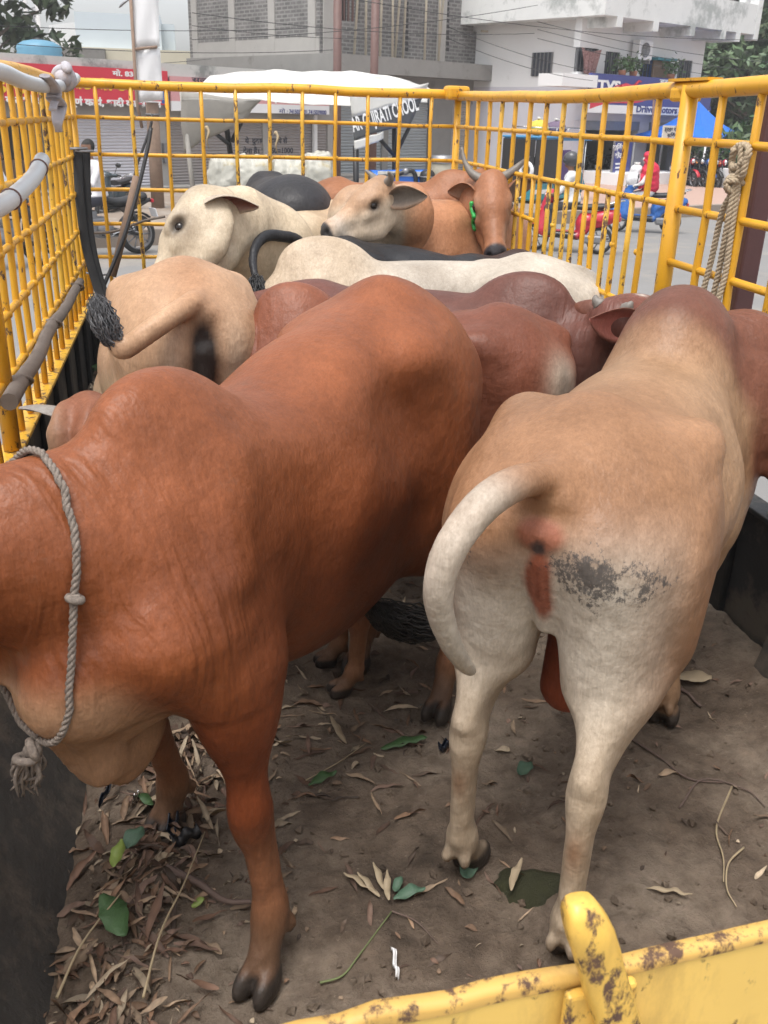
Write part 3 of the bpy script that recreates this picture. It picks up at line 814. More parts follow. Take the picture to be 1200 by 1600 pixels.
# --- dark red cow with its head turned away
fF = Fr((1.50, 3.36), (.82, -.57), (1.10, 1.0, .985))
def colF(P, hl):
    c = base(P, (.115, .046, .034)); x, y, z = P.T
    c = lerp(c, (.15, .058, .043), .6*sstep(.0, -.5, x)); c = lerp(c, (.075, .035, .028), .6*sstep(.3, .5, x)*sstep(.95, .85, hl[:, 0]*0+z))
    c = lerp(c, (.22, .08, .06), .8*gauss(hl, (.1, 0, 0), (.12, .1, .08)))
    c = lerp(c, (.6, .55, .5), np.clip(1.3*gauss(hl, (.13, -.02, .05), (.02, .012, .02)), 0, .9))
    return c, zero(P), 1.0*sstep(.42, .55, x)
pF = aty(957, 488, 2.88)
FE = frame(fF.dir((.80, .45, .05)), (0, 0, 1)).T @ np.array(fF.dir((-.90, -.12, .30)))
FF_ = frame(fF.dir((.80, .45, .05)), (0, 0, 1)).T @ np.array(fF.dir((-.1, -1, -.2)))
cow('cow', 'dark red cow in the middle, head turned away with one ear towards us', **fF.kw, h=.010,
    neck=((.56, .0, .90), .14, fF(aty(918, 535, 3.04)), .085), head=(fF(pF), fF.dir((.80, .45, .05)), (.0, 0, 1)), headsize=.95,
    hump=.8, croup=-.02, colour=colF, ears=((.1, .9, .45, .12), (FE[0], -FE[1], FE[2], .18, .0, 1.25, FF_)), ear_cols=((.15, .06, .04), (.40, .13, .10)), horns=[[(.0, .05, .02), (-.005, .062, .035), (.0, .068, .05)]], dewlap=1.0)

# --- white bull lying across the middle
fG = Fr((1.66, 4.08), (-1, .03), (1.22, 1.1, .97))
def colG(P, hl):
    c = base(P, (.50, .46, .40)); x, y, z = P.T
    c = lerp(c, (.46, .37, .27), .9*sstep(.05, .3, x))
    c = lerp(c, (.24, .205, .17), .8*gauss(P, (.02, .10, .95), (.17, .17, .12)))
    c = lerp(c, (.20, .18, .16), .45*gauss(P, (-.62, .02, .98), (.07, .05, .12)))
    sp = 1.0*gauss(P, (-.60, .13, .80), (.07, .09, .10))+.3*gauss(P, (.05, .15, .93), (.2, .2, .1))
    return c, sp, .8*gauss(P, (.15, .2, .85), (.14, .2, .25))+.6*sstep(.35, .5, x)
cow('bull', 'white humped bull across the middle, its grey-flecked rump against the right bars', **fG.kw, h=.011,
    neck=((.50, .0, .70), .14, (.55, .0, .5), .11), head=((.58, 0, .44), (.3, 0, -1), (1, 0, .3)), hump=.95, croup=.04, colour=colG, fat=1.1,
    tail=[(-.68, .07, .90), (-.69, .13, .72), (-.68, .14, .5)], tail_r=(.04, .025))

# --- black cow behind it, its tail arched to the left
fH = Fr((1.78, 4.66), (1, -.02), (.88, 1.0, 1.01))
def colH(P, hl):
    c = base(P, (.022, .023, .027)); x, y, z = P.T
    return lerp(c, (.06, .03, .022), .6*sstep(.3, .5, x)), zero(P), zero(P)
ht = [fH(aty(440, 369, 4.42)), fH(aty(416, 369, 4.36)), fH(aty(400, 384, 4.30)), fH(aty(395, 410, 4.22)), fH(aty(401, 445, 4.12)), fH(aty(400, 468, 4.06))]
cow('cow', 'black cow behind the white bull with its tail arched over to the left', **fH.kw, h=.013,
    neck=((.6, .0, .95), .15, (.72, -.05, .80), .12), head=((.76, -.08, .74), (.5, -.3, -1), (1, 0, .3)), hump=.15, croup=-.01, dip=.11, colour=colH, tail=[fH(aty(466, 376, 4.5))]+ht, tail_r=(.024, .012),
    tuft=([fH(aty(401, 435, 4.14)), fH(aty(401, 466, 4.06)), fH(aty(397, 496, 4.0))],   .050, 320), tuft_col=(.012, .012, .013))

# --- large cream bull facing left, behind the tan rump
hJ = (-.62, -.78)
fJ = Fr((1.18, 5.05), hJ, (1.14, 1.08, 1.07))
def colJ(P, hl):
    c = base(P, (.52, .43, .31)); x, y, z = P.T
    c = lerp(c, (.56, .49, .38), .7*sstep(-.2, .1, hl[:, 0]))
    c = lerp(c, (.47, .33, .21), .7*sstep(.1, -.3, x))
    c = lerp(c, (.27, .235, .2), .65*gauss(hl, (.02, .0, .04), (.07, .10, .05)))
    c = lerp(c, (.33, .27, .2), .5*gauss(hl, (.13, .09, -.06), (.05, .05, .05)))
    c = lerp(c, (.05, .045, .045), .95*sstep(.355, .39, hl[:, 0]))
    return c, .1*zero(P), 1.0*sstep(.35, .5, x)*sstep(.02, -.06, hl[:, 0])
pJ = aty(318, 312, 4.42)
JE = frame(fJ.dir((-.80, -.34, -1.0)), (-.45, 0, .75)).T @ np.array(fJ.dir((.95, .1, -.06)))
JF = frame(fJ.dir((-.80, -.34, -1.0)), (-.45, 0, .75)).T @ np.array(fJ.dir((-.1, -.8, -.75)))
cow('bull', 'large cream bull with a broad pale head turned left, behind the tan rump', **fJ.kw, h=.009,
    neck=(fJ(aty(425, 398, 4.62)), .20, fJ(aty(372, 362, 4.48)), .17), head=(fJ(pJ), fJ.dir((-.80, -.34, -1.0)), (-.45, 0, .75)), headsize=1.28,
    hump=1.0, croup=.03, colour=colJ, ears=((JE[0], JE[1], JE[2], .155, .0, .85, JF), (-.2, 1, .3, .15)), ear_cols=((.47, .41, .33), (.20, .085, .065)), dewlap=1.4, tail=[(-.70, 0, .86), (-.70, 0, .5)])

# --- fawn cow with short horns
fK = Fr((2.02, 5.30), (-.86, -.35), (.95, .98, 1.12))
def colK(P, hl):
    c = base(P, (.42, .205, .11)); x, y, z = P.T
    c = lerp(c, (.47, .34, .23), .8*sstep(.3, .5, x))
    hx, hy, hz = hl.T; on = sstep(-.08, -.02, hx)
    c = lerp(c, (.52, .45, .36), .85*on*sstep(-.01, -.07, hz))
    c = lerp(c, (.38, .24, .15), .7*on*sstep(-.04, .0, hz)*sstep(.3, .2, hx))
    c = lerp(c, (.55, .53, .5), .8*gauss(hl, (.33, 0, -.08), (.045, .09, .08)))
    c = lerp(c, (.04, .042, .048), .97*sstep(.368, .385, hx))
    return c, zero(P), .6*sstep(.35, .5, x)*sstep(0, -.06, hx)
pK = aty(600, 290, 4.84)
cow('cow', 'fawn cow with short horns and a white muzzle, looking left', **fK.kw, h=.009,
    neck=((.56, .02, .98), .15, fK(aty(640, 335, 4.98)), .12), head=(fK(pK), fK.dir((-.90, -.28, -.44)), (-.3, 0, 1)), headsize=1.0,
    hump=.7, croup=.02, colour=colK, ears=((-.75, .75, -.12, .19), (-.2, 1, .2, .19)), ear_cols=((.40, .27, .19), (.17, .15, .13)), horns=[[(.005, .055, .015), (.0, .10, .04), (.02, .125, .075)]], dewlap=.6)

# --- brown horned cow looking at the camera
fL = Fr((1.96, 6.0), (.93, -.36), (.95, 1.0, 1.17))
def colL(P, hl):
    c = base(P, (.27, .115, .055)); x, y, z = P.T
    hx, hy, hz = hl.T; on = sstep(-.08, -.02, hx)
    c = lerp(c, (.33, .15, .08), .7*on); c = lerp(c, (.45, .33, .24), .8*gauss(hl, (.29, .05, -.10), (.06, .05, .06))+.7*gauss(hl, (.14, .08, -.05), (.05, .04, .05))+.7*gauss(hl, (.14, -.08, -.05), (.05, .04, .05)))
    c = lerp(c, (.03, .032, .04), .97*sstep(.355, .375, hx))
    return c, zero(P), .7*sstep(.35, .5, x)*sstep(0, -.06, hx)
pL = aty(768, 280, 5.22)
cow('cow', 'brown cow with upswept grey horns and green collar, facing the camera', **fL.kw, h=.009,
    neck=((.56, -.02, .98), .15, fL(aty(738, 322, 5.36)), .115), eye_out=.010, head=(fL(pL), fL.dir((-.12, -.74, -.68)), (0, -.4, 1)), headsize=1.12,
    hump=.6, croup=.0, colour=colL, ears=((-.35, .95, -.05, .17), (-.3, .9, -.1, .16)), ear_cols=((.30, .15, .09), (.22, .14, .1)),
    horns=[[(-.0, .05, .0), (-.03, .11, .01), (-.06, .16, .025), (-.085, .20, .035)], [(-.0, .05, .0), (-.03, .10, .01), (-.08, .135, .03), (-.135, .15, .06)]], dewlap=.6)

# --- black cow at the front board
fM = Fr((.98, 5.95), (-.5, .85), (.85, 1.0, 1.14))
def colM(P, hl):
    c = base(P, (.028, .028, .032)); x, y, z = P.T
    return lerp(c, (.10, .04, .028), .7*gauss(P, (-.5, -.15, .9), (.15, .08, .1))), zero(P), zero(P)
fM = Fr((1.20, 5.85), (-.12, 1), (.88, 1.0, 1.19))
cow('cow', 'glossy black cow at the front bars, behind the cream bull', **fM.kw, h=.014,
    neck=((.50, .0, .72), .12, (.6, .0, .55), .11), head=((.64, 0, .5), (.4, 0, -1), (1, 0, .3)), hump=.1, nbr=.12, colour=colM, fat=1.1, extra=lambda S: S.ell((-.42, 0, .945), (.30, .205, .135), .10))

# --- calf low on the left
fI = Fr((.66, 2.42), (-.97, -.12), (.72, .72, .62))
def colI(P, hl):
    c = base(P, (.22, .085, .045)); x, y, z = P.T; hx, hy, hz = hl.T
    on = sstep(.42, .55, x); c = lerp(c, (.30, .16, .09), .8*(1-on)*sstep(.5, .2, z)); c = lerp(c, (.38, .25, .16), .8*sstep(-.1, .05, hx)*on); c = lerp(c, (.55, .48, .40), .9*sstep(-.03, .02, hz)*sstep(.0, .1, hx)*on)
    return c, zero(P), zero(P)
cow('calf', 'small brown calf with a pale face, head down by the left wall', **fI.kw, h=.009,
    neck=((.58, .05, .84), .15, (.70, .10, .80), .12), head=(fI(aty(146, 636, 2.36)), fI.dir((-.05, -.55, -.9)), (-.3, -.8, .3)), headsize=1.05, colour=colI, hump=.4, dewlap=.4,
    ears=((-.1, 1, .15, .17, 0, 1.25), (-.1, .95, .35, .17, 0, 1.25)), ear_cols=((.30, .28, .26), (.24, .22, .2)))
# ------------------------------------------------------------------ the street behind: shops, unfinished block, showroom
class Face:
    """vertical wall plane through two ground points; n looks at the road"""
    def __init__(s, A, B):
        s.A = Vector((A[0], A[1], 0)); d = Vector((B[0]-A[0], B[1]-A[1], 0)); s.L = d.length; s.u = d.normalized(); s.n = Vector((s.u.y, -s.u.x, 0))
        s.rz = math.atan2(s.u.y, s.u.x); s.R = Matrix.Rotation(s.rz, 3, 'Z')
    def P(s, a, z, off=0): return s.A+s.u*a+s.n*off+Vector((0, 0, z))
    def uv(s, px, py, off=0):
        d = Vector(ray(px, py)); c = Vector(CAM_C); A = s.A+s.n*off; t = (A-c).dot(s.n)/d.dot(s.n); p = c+d*t
        return (p-A).dot(s.u), p.z
    def box(s, mb, a0, a1, z0, z1, o0, o1, mi=0, bev=0):
        c = s.P((a0+a1)/2, (z0+z1)/2, (o0+o1)/2); mb.box(c, (abs(a1-a0), abs(o1-o0), abs(z1-z0)), mi, s.R, bev); return mb
def text(parent, name, s, size, mat, pos, R, ext=.004, width=None, bold=0.0):
    cu = bpy.data.curves.new(name, 'FONT'); cu.body = s; cu.size = size; cu.extrude = ext; cu.offset = bold; cu.resolution_u = 3
    t = bpy.data.objects.new(name, cu); COL.objects.link(t)
    bpy.context.view_layer.update()
    me = bpy.data.meshes.new_from_object(t.evaluated_get(bpy.context.evaluated_depsgraph_get()))
    bpy.data.objects.remove(t)
    co = np.zeros(len(me.vertices)*3); me.vertices.foreach_get('co', co); co = co.reshape(-1, 3)
    if width and len(co): co[:, 0] = (co[:, 0]-co[:, 0].min())*width/max(1e-6, co[:, 0].max()-co[:, 0].min())
    me.vertices.foreach_set('co', co.ravel()); me.update(); me.materials.clear(); me.materials.append(mat)
    o = bpy.data.objects.new(name, me); COL.objects.link(o); o.parent = parent
    o.matrix_local = Matrix.Translation(Vector(pos)) @ R.to_4x4() @ Matrix.Rotation(PI/2, 4, 'X')
    return o

M_ASPH = simple('asphalt', (.20, .195, .19), .9, 0, .16, .9, .35, dirt=((.26, .235, .205), .52))
M_VERGE = simple('verge_dirt', (.24, .19, .15), .95, 0, .25, 2.0, .5, dirt=((.30, .26, .22), .5))
M_CONC = simple('concrete', (.23, .222, .21), .85, 0, .18, 2.2, .3, dirt=((.16, .15, .14), .56))
M_CONC2 = simple('pale_concrete', (.35, .335, .315), .85, 0, .15, 2.2, .2, dirt=((.22, .21, .2), .60))
M_WHITE = simple('white_wall', (.72, .72, .72), .8, 0, .05, 1.2, .1, dirt=((.55, .55, .54), .62))
M_PARA = simple('stained_white_wall', (.66, .67, .66), .85, 0, .1, 1.3, .15, dirt=((.36, .38, .37), .50))
M_LAV = simple('lavender_paint', (.56, .55, .60), .7, 0, .06, 1.5)
M_PAVE = simple('pink_paving', (.40, .27, .22), .9, 0, .12, 2.5, .2)
M_DARK = simple('dark_interior', (.035, .033, .035), .9, 0, .4, 1.2)  # near-black colour stands in for the shade inside openings
M_BLACK = simple('black_plastic', (.018, .018, .02), .45, 0, .3, 9)
M_RUBBER = simple('tyre_rubber', (.02, .02, .021), .85, 0, .3, 20)
M_CHROME = simple('chrome', (.6, .6, .6), .2, 1, .1, 8)
M_GREYM = simple('grey_metal', (.25, .25, .26), .45, .7, .2, 8)
M_RED = simple('red_paint', (.42, .02, .035), .3, 0, .12, 5)
M_BLUE = simple('blue_paint', (.03, .10, .34), .3, 0, .15, 5)
M_TEAL = simple('teal_paint', (.035, .22, .27), .4, 0, .2, 5)
M_SIGNR = simple('red_sign_vinyl', (.58, .03, .055), .4, 0, .05, 1.5)
M_SIGNP = simple('faded_pink_vinyl', (.60, .30, .31), .5, 0, .12, 2)
M_SIGNB = simple('navy_sign_vinyl', (.045, .055, .22), .4, 0, .06, 2)
M_SIGNW = simple('white_sign_vinyl', (.72, .72, .73), .45, 0, .03, 2)
M_TXTY = simple('yellow_letters', (.75, .50, .02), .5, 0, .03)
M_TXTW = simple('white_letters', (.78, .78, .78), .5, 0, .03)
M_TXTD = simple('dark_letters', (.03, .03, .045), .6, 0, .2)
M_TXTB = simple('navy_letters', (.03, .04, .17), .5, 0, .1)
M_WOOD = simple('weathered_wood', (.24, .165, .12), .85, 0, .35, 9, .4)
M_RUSTP = simple('brown_painted_steel', (.13, .07, .06), .6, 0, .25, 6, .15)
M_GLASS = simple('dark_window_glass', (.05, .055, .07), .12, 0, .3, 3)
M_TARP = simple('white_tarpaulin', (.60, .59, .56), .55, 0, .12, 3, .3, dirt=((.36, .34, .30), .56))
M_TARPG = simple('grimy_tarpaulin', (.33, .31, .28), .6, 0, .2, 4, .25)
M_TARPB = simple('grey_print_tarpaulin', (.10, .105, .11), .55, 0, .15, 4, .2)
M_BTARP = simple('blue_tarpaulin', (.02, .15, .62), .5, 0, .15, 3, .1)

def shutter_mat(name, col, pitch):
    m, nt, b = new_mat(name)
    tc = nt.nodes.new('ShaderNodeTexCoord'); sx = nt.nodes.new('ShaderNodeSeparateXYZ'); nt.links.new(tc.outputs['Object'], sx.inputs[0])
    w = math_n(nt, 'SINE', math_n(nt, 'MULTIPLY', sx.outputs['Z'], 2*PI/pitch))
    n = noise(nt, coords(nt), 1.4, 5)
    c = mixc(nt, n, tuple(x*.86 for x in col), tuple(x*1.08 for x in col)); nt.links.new(c, b.inputs['Base Color'])
    b.inputs['Roughness'].default_value = .6; bump(nt, b, w, .8, .02); return m
M_SHW = shutter_mat('white_shutter_slats', (.64, .63, .68), .085)
M_SHG = shutter_mat('grey_shutter_slats', (.31, .28, .27), .085)
M_SHB = shutter_mat('steel_shutter_slats', (.33, .36, .38), .11)
M_SHT = shutter_mat('tan_shutter_slats', (.40, .37, .34), .10)
def brick_mat(name, c1, c2, mor, sc):
    m, nt, b = new_mat(name)
    bt = nd(nt, 'TexBrick'); bt.inputs['Scale'].default_value = sc; bt.inputs['Color1'].default_value = (*c1, 1); bt.inputs['Color2'].default_value = (*c2, 1)
    bt.inputs['Mortar'].default_value = (*mor, 1); bt.inputs['Mortar Size'].default_value = .025; bt.inputs['Brick Width'].default_value = .34; bt.inputs['Row Height'].default_value = .13
    bt.inputs['Bias'].default_value = -.1
    v = coords(nt, 'UV'); nt.links.new(v, bt.inputs['Vector'])
    n = noise(nt, coords(nt), 1.1, 6, .7)
    c = mixc(nt, 1.0, bt.outputs['Color'], ramp(nt, n, [(.3, (.65, .65, .66)), (.7, (1.15, 1.15, 1.15))]), 'MULTIPLY')
    nt.links.new(c, b.inputs['Base Color']); b.inputs['Roughness'].default_value = .9
    bump(nt, b, math_n(nt, 'SUBTRACT', noise(nt, coords(nt), 12, 5), bt.outputs['Fac']), .8, .03); return m
M_BRICK = brick_mat('grey_brick', (.125, .12, .115), (.19, .182, .175), (.26, .25, .24), 1.0)
def uv_wall(o, face):
    """box-project metres along the wall / up into UVs so that bricks lie level"""
    me = o.data; uvl = me.uv_layers.new(name='UVMap')
    for p in me.polygons:
        nn = p.normal
        for li in p.loop_indices:
            co = me.vertices[me.loops[li].vertex_index].co
            uvl.data[li].uv = ((co.dot(face.u) if abs(nn.dot(face.n)) > .5 else co.dot(face.n)), co.z)

G = lambda px, py, z=ROAD: atz(px, py, z)
# ground: one sheet to the horizon (verge dirt), the road on it, paving in front of the showroom
def sheet(name, pts, z, mat, kind='structure'):
    return tag(MB().add([(p[0], p[1], z) for p in pts], [tuple(range(len(pts)))]).build(name, mat), kind=kind)
sheet('ground', [(-900, -900), (900, -900), (900, 900), (-900, 900)], ROAD-.008, M_VERGE)
K0, K1 = G(222, 384), G(945, 346)
FK = Face(K0, K1)
rw = [FK.P(-120, 0, 0), FK.P(-120, 0, 30), FK.P(160, 0, 30), FK.P(160, 0, 0)]
sheet('road', rw, ROAD-.004, M_ASPH)
# kerb and raised verge beyond the road
kb = MB(); FK.box(kb, -90, 120, ROAD-.05, ROAD+.30, -.18, 0, bev=.02); tag(kb.build('kerb', simple('kerb_concrete', (.25, .205, .17), .9, 0, .2, 1.2, .3, dirt=((.14, .11, .09), .55))), kind='structure')
F1 = Face(G(110, 312), G(525, 292)); F2 = Face(G(500, 285), G(800, 275)); F3 = Face(G(905, 293), G(1100, 285))
vb = MB(); vb.add([FK.P(-90, ROAD+.24, -.18), FK.P(120, ROAD+.24, -.18), FK.P(120, ROAD+.02, -60), FK.P(-90, ROAD+.02, -60)], [(0, 1, 2, 3)])
tag(vb.build('pavement', M_VERGE), kind='structure')
pv = MB(); a0 = FK.uv(930, 330)[0]
pv.add([FK.P(a0+1, ROAD+.245, -.6), FK.P(a0+24, ROAD+.245, -.6), FK.P(a0+30, ROAD+.16, -20), FK.P(a0+2, ROAD+.16, -20)], [(0, 1, 2, 3)])
tag(pv.build('forecourt', M_PAVE), kind='structure')

# ---- row of shops with the red sign
shop = thing('shop_row', 'low row of shuttered shops under the long red hoarding', 'shops', F1.P(0, ROAD), 0)
def L(o): o.location = -shop.location; return o
def under(root, o): o.parent = root; o.location = -Vector(root.location); return o
def fpart(root, face, name, mat, *boxes, bev=0):
    mb = MB()
    for b in boxes: face.box(mb, *b, bev=bev)
    o = mb.build(name, mat); return under(root, o)
u = F1.uv
sa0, sa1 = u(113, 250)[0], u(241, 250)[0]; sb0, sb1 = u(262, 250)[0], u(412, 250)[0]; sc0, sc1 = u(424, 250)[0], u(512, 250)[0]
endS = u(524, 250)[0]
zh = u(180, 186)[1]
fpart(shop, F1, 'wall', M_CONC2, (-16, endS, zh, 2.40, -6, 0), (-16, -3.2, ROAD, zh, -6, 0), (-.35, sa0, ROAD, zh, -6, 0), (sa1, sb0, ROAD, zh, -6, 0), (sb1, sc0, ROAD, zh, -6, 0), (sc1, endS, ROAD, zh, -6, 0), (-3.2, -.35, ROAD, zh, -6, -2.5))
fpart(shop, F1, 'roof_parapet', simple('weathered_parapet', (.50, .50, .48), .9, 0, .15, 1.5, .3, dirt=((.22, .23, .22), .5)), (-16.1, endS+.1, 2.40, 2.76, -6, .35))
fpart(shop, F1, 'step', M_CONC, (-16, endS, ROAD-.02, ROAD+.30, 0, .9))
fpart(shop, F1, 'shutter', M_SHW, (sa0, sa1, ROAD+.3, zh, -.15, -.06))
fpart(shop, F1, 'shutter', M_SHG, (sb0, sb1, ROAD+.3, zh, -.15, -.06))
fpart(shop, F1, 'shutter', M_SHG, (sc0, sc1, ROAD+.3, zh, -.15, -.06))
fpart(shop, F1, 'shop_counter', M_WOOD, (-3.1, -.6, ROAD+.3, .2, -1.6, -1.0))
zt1, zb1 = u(0, 96, .4)[1], u(112, 160, .4)[1]; r0, r1 = u(-80, 130, .4)[0], u(262, 130, .4)[0]
sg = fpart(shop, F1, 'sign_board', M_SIGNR, (r0, r1, zb1, zt1, .36, .42))
q0 = u(262, 130, .4)[0]+.08; q1 = u(514, 160, .4)[0]
zt2, zb2 = u(420, 140, .4)[1]+.2, u(470, 178, .4)[1]
fpart(shop, F1, 'sign_board', M_SIGNP, (q0, q1, zb2+.26, zt1-.12, .36, .42)); fpart(shop, F1, 'sign_strip', M_SIGNW, (q0, q1, zb2, zb2+.26, .36, .42))
fpart(shop, F1, 'sign_patch', M_BLUE, (u(252, 140, .43)[0], r1-.01, zb1+.04, zb1+.4, .42, .428))
RF = F1.R
def sh_text(root, face, name, s, px, py, hpx, wpx, mat, off, bold=0.0):
    a, z = face.uv(px, py, off); a2, z2 = face.uv(px+wpx, py, off); _, z3 = face.uv(px, py-hpx, off)
    return under_rot(root, text(None, name, s, (z3-z)*1.35, mat, (0, 0, 0), Matrix.Identity(3), .004, abs(a2-a), bold), face, a, z, off)
def under_rot(root, o, face, a, z, off):
    o.parent = root; p = face.P(a, z, off)-Vector(root.location)
    o.matrix_local = Matrix.Translation(p) @ face.R.to_4x4() @ Matrix.Rotation(PI/2, 4, 'X'); return o
T = lambda *a, **k: sh_text(shop, F1, 'lettering', *a, **k)
T('टेंट हाउस', -62, 142, 26, 130, M_TXTY, .425, bold=.012); T('ि◌ उवं'.replace('ि◌', 'के.'), 150, 140, 15, 60, M_TXTY, .425, bold=.01); T('एवं कैट', 80, 137, 17, 62, M_TXTY, .425, bold=.01)
T('मो. 83606885', 176, 118, 8, 72, M_TXTW, .425, bold=.006)
T('टेंट, लाइट, कैटरस॑ द्वारा संपूण॑ काय॑, शादी का सामान', -66, 159, 12, 318, M_TXTW, .425, bold=.010)
T('मो.:', 436, 177, 7, 14, M_TXTB, .425); T('7415039001,7415039000', 452, 177.5, 7, 58, M_TXTB, .425, bold=.004)
T('1000', 450, 160, 12, 28, M_TXTW, .425, bold=.008); T('ी', 424, 161, 14, 10, M_TXTW, .425, bold=.01)
T('सलूर केश', 300, 128, 8, 60, M_TXTD, .425, bold=.004)
T('ये  दुकान  िकराये से', 383, 224, 8.5, 66, M_TXTD, -.055, bold=.006); T('देना है। 20x50=1000', 380, 240, 9, 78, M_TXTD, -.055, bold=.006)
# conduit, meter box
fpart(shop, F1, 'meter_box', M_GREYM, (u(254, 250)[0], u(262, 250)[0], .1, .65, .0, .12))
fpart(shop, F1, 'drain_pipe', simple('white_pipe', (.7, .7, .7), .5), (u(488, 240)[0], u(493, 240)[0], -.5, 1.5, 0, .1), (u(236, 200)[0], u(239.5, 200)[0], -.4, 1.5, 0.0, .1))

# ---- the block under construction
blk = thing('unfinished_building', 'grey brick building still under construction, with bamboo props and steel shutters below', 'building', F2.P(0, ROAD), 0)
u2 = F2.uv
e2 = u2(836, 107)[0]; zs0 = u2(600, 118)[1]; zs1 = u2(500, 84)[1]; zl = u2(600, 146)[1]
def hole(face, a0, a1, z0, z1, o0, o1, openings):
    """wall boxes around rectangular openings [(a,b,z,z)], openings must not overlap along a"""
    out = []; x = a0
    for (p, q, zz0, zz1) in sorted(openings):
        if p > x: out.append((x, p, z0, z1, o0, o1))
        if zz0 > z0: out.append((p, q, z0, zz0, o0, o1))
        if zz1 < z1: out.append((p, q, zz1, z1, o0, o1))
        x = q
    if x < a1: out.append((x, a1, z0, z1, o0, o1))
    return out
s1a, s1b = u2(530, 200)[0], u2(670, 200)[0]; s2a, s2b = u2(706, 200)[0], u2(792, 200)[0]
s1m = (s1a+s1b)/2
zsh = u2(600, 158)[1]
fpart(blk, F2, 'wall', M_CONC, *hole(F2, 0, e2-1.0, ROAD, zs0, -8, 0, [(s1a, s1m-.15, ROAD+.3, zsh), (s1m+.15, s1b, ROAD+.3, zsh), (s2a, s2b, ROAD+.3, zsh)]))
for a, b, mm in ((s1a, s1m-.15, M_SHB), (s1m+.15, s1b, M_SHB), (s2a, s2b, M_SHT)):
    sh = fpart(blk, F2, 'shutter', mm, (a, b, ROAD+.3, zsh, -.2, -.1))
for k in range(9):
    a = s1a+.2+k*(s1b-s1a)/9
    fpart(blk, F2, 'bracket', M_WHITE, (a, a+.22, zsh+.05, zsh+.35, 0, .22))
fpart(blk, F2, 'roof_slab', M_CONC, (-.2, e2, zs0, zs1, -8.6, 1.0))
fpart(blk, F2, 'step', M_CONC, (0, e2-1, ROAD-.02, ROAD+.3, 0, 1.1))
w1 = [*u2(527, -20), *u2(562, 32)]; w2 = [*u2(740, -20), *u2(780, 52)]
ztop = 8.5
ow = [(u2(529, 20)[0], u2(563, 20)[0], u2(545, 33)[1], 6.6), (u2(741, 20)[0], u2(779, 20)[0], u2(760, 52)[1], 7.2)]
bw = fpart(blk, F2, 'brick_wall', M_BRICK, *hole(F2, .0, e2-.6, zs1, ztop, -.28, .0, ow), (0, .28, zs1, ztop, -8.3, -.28), (e2-.88, e2-.6, zs1, ztop, -8.3, -.28), (0, e2-.6, zs1, ztop, -8.6, -8.3))
uv_wall(bw, F2)
# columns and strips of bare concrete on both faces
cols = []
for px in (512, 690, 800): a = u2(px, 30)[0]; cols.append((a-.22, a+.22, zs1, ztop, .0, .06))
[fpart(blk, F2, 'column', M_CONC2, b_) for b_ in cols]
lf = [(-.06, .0, zs1, ztop, -o-.4, -o) for o in (.2, 2.6, 5.2, 7.9)]
[fpart(blk, F2, 'column', M_CONC2, b_) for b_ in lf]
fpart(blk, F2, 'lintel_band', M_CONC2, (-.05, .0, zs1, zs1+.55, -8.3, -.0))
for (a0, a1, z0, z1) in ow:
    wd = fpart(blk, F2, 'window', M_DARK, (a0, a1, z0, z1, -.9, -.8))
    fpart(blk, F2, 'window_bars', M_RUSTP, *[(a0+(a1-a0)*k/5-.03, a0+(a1-a0)*k/5+.03, z0, z1, -.22, -.16) for k in range(1, 5)])
vent = []
for k in range(9):
    for px in (633, 697): a, z = u2(px, 8+9*k); vent.append((a, a+.16, z, z+.13, -.01, .006))
fpart(blk, F2, 'vent_holes', M_DARK, *vent)
rg = random.Random(3)
for px in (515, 545, 560, 578, 590, 609, 622, 640, 664, 676, 752, 766, 776, 786, 800, 812, 822):
    a, z = u2(px, 84); z0 = zs1; lean = rg.uniform(-.25, .3)
    p0 = F2.P(a, z0, .75+rg.uniform(-.5, .15)); p1 = F2.P(a+lean, ztop-rg.uniform(0, 1), .5)
    under(blk, MB().tube([p0, (p0+p1)/2+Vector((rg.uniform(-.06, .06), 0, 0)), p1], .045, 6).build('bamboo_prop', simple('bamboo', (.42, .37, .29), .8, 0, .2, 4) if px == 515 else bpy.data.materials['bamboo']))
for z in (zs1+1.2, zs1+2.3): under(blk, MB().tube([F2.P(u2(735, 30)[0], z, .62), F2.P(e2-.7, z+.1, .55)], .04, 6).build('bamboo_prop', bpy.data.materials['bamboo']))
under(blk, MB().tube([F2.P(e2-.3, ROAD+.2, .2), F2.P(e2-.35, 8.0, .2)], .07, 8).build('down_pipe', M_WHITE))

# ---- vehicle showroom
sr = thing('showroom_building', 'white two storey vehicle showroom with a blue signboard and roof parapet', 'building', F3.P(0, ROAD), 0)
u3 = F3.uv
L3 = u3(1098, 100)[0]; zf = u3(905, 116)[1]; zr0 = u3(905, 32)[1]; zsb, zst = u3(920, 171, .7)[1], u3(926, 114, .7)[1]
wins = []
for (x0, x1, y0, y1) in ((906, 936, 75, 113), (947, 970, 81, 116), (1003, 1040, 89, 121), (1061, 1083, 94, 127)):
    wins.append((u3(x0, y0)[0], u3(x1, y0)[0], u3((x0+x1)/2, y1)[1], u3((x0+x1)/2, y0)[1]))
ze = u3(905, 188)[1]
d0, d1, d2, d3 = u3(893, 240)[0], u3(992, 240)[0], u3(1008, 240)[0], u3(1052, 240)[0]
gf = hole(F3, -.3, L3, ROAD, zf-.4, -9, 0, [])
fpart(sr, F3, 'wall', M_WHITE, *hole(F3, -.25, L3, zf-.4, zr0+.1, -.3, 0, wins), (-.25, .05, zf-.4, zr0+.1, -9, -.3), (L3-.3, L3, ROAD, zr0+.1, -9, -.3), (-.25, L3, ROAD, zr0+.1, -9.3, -9.0))
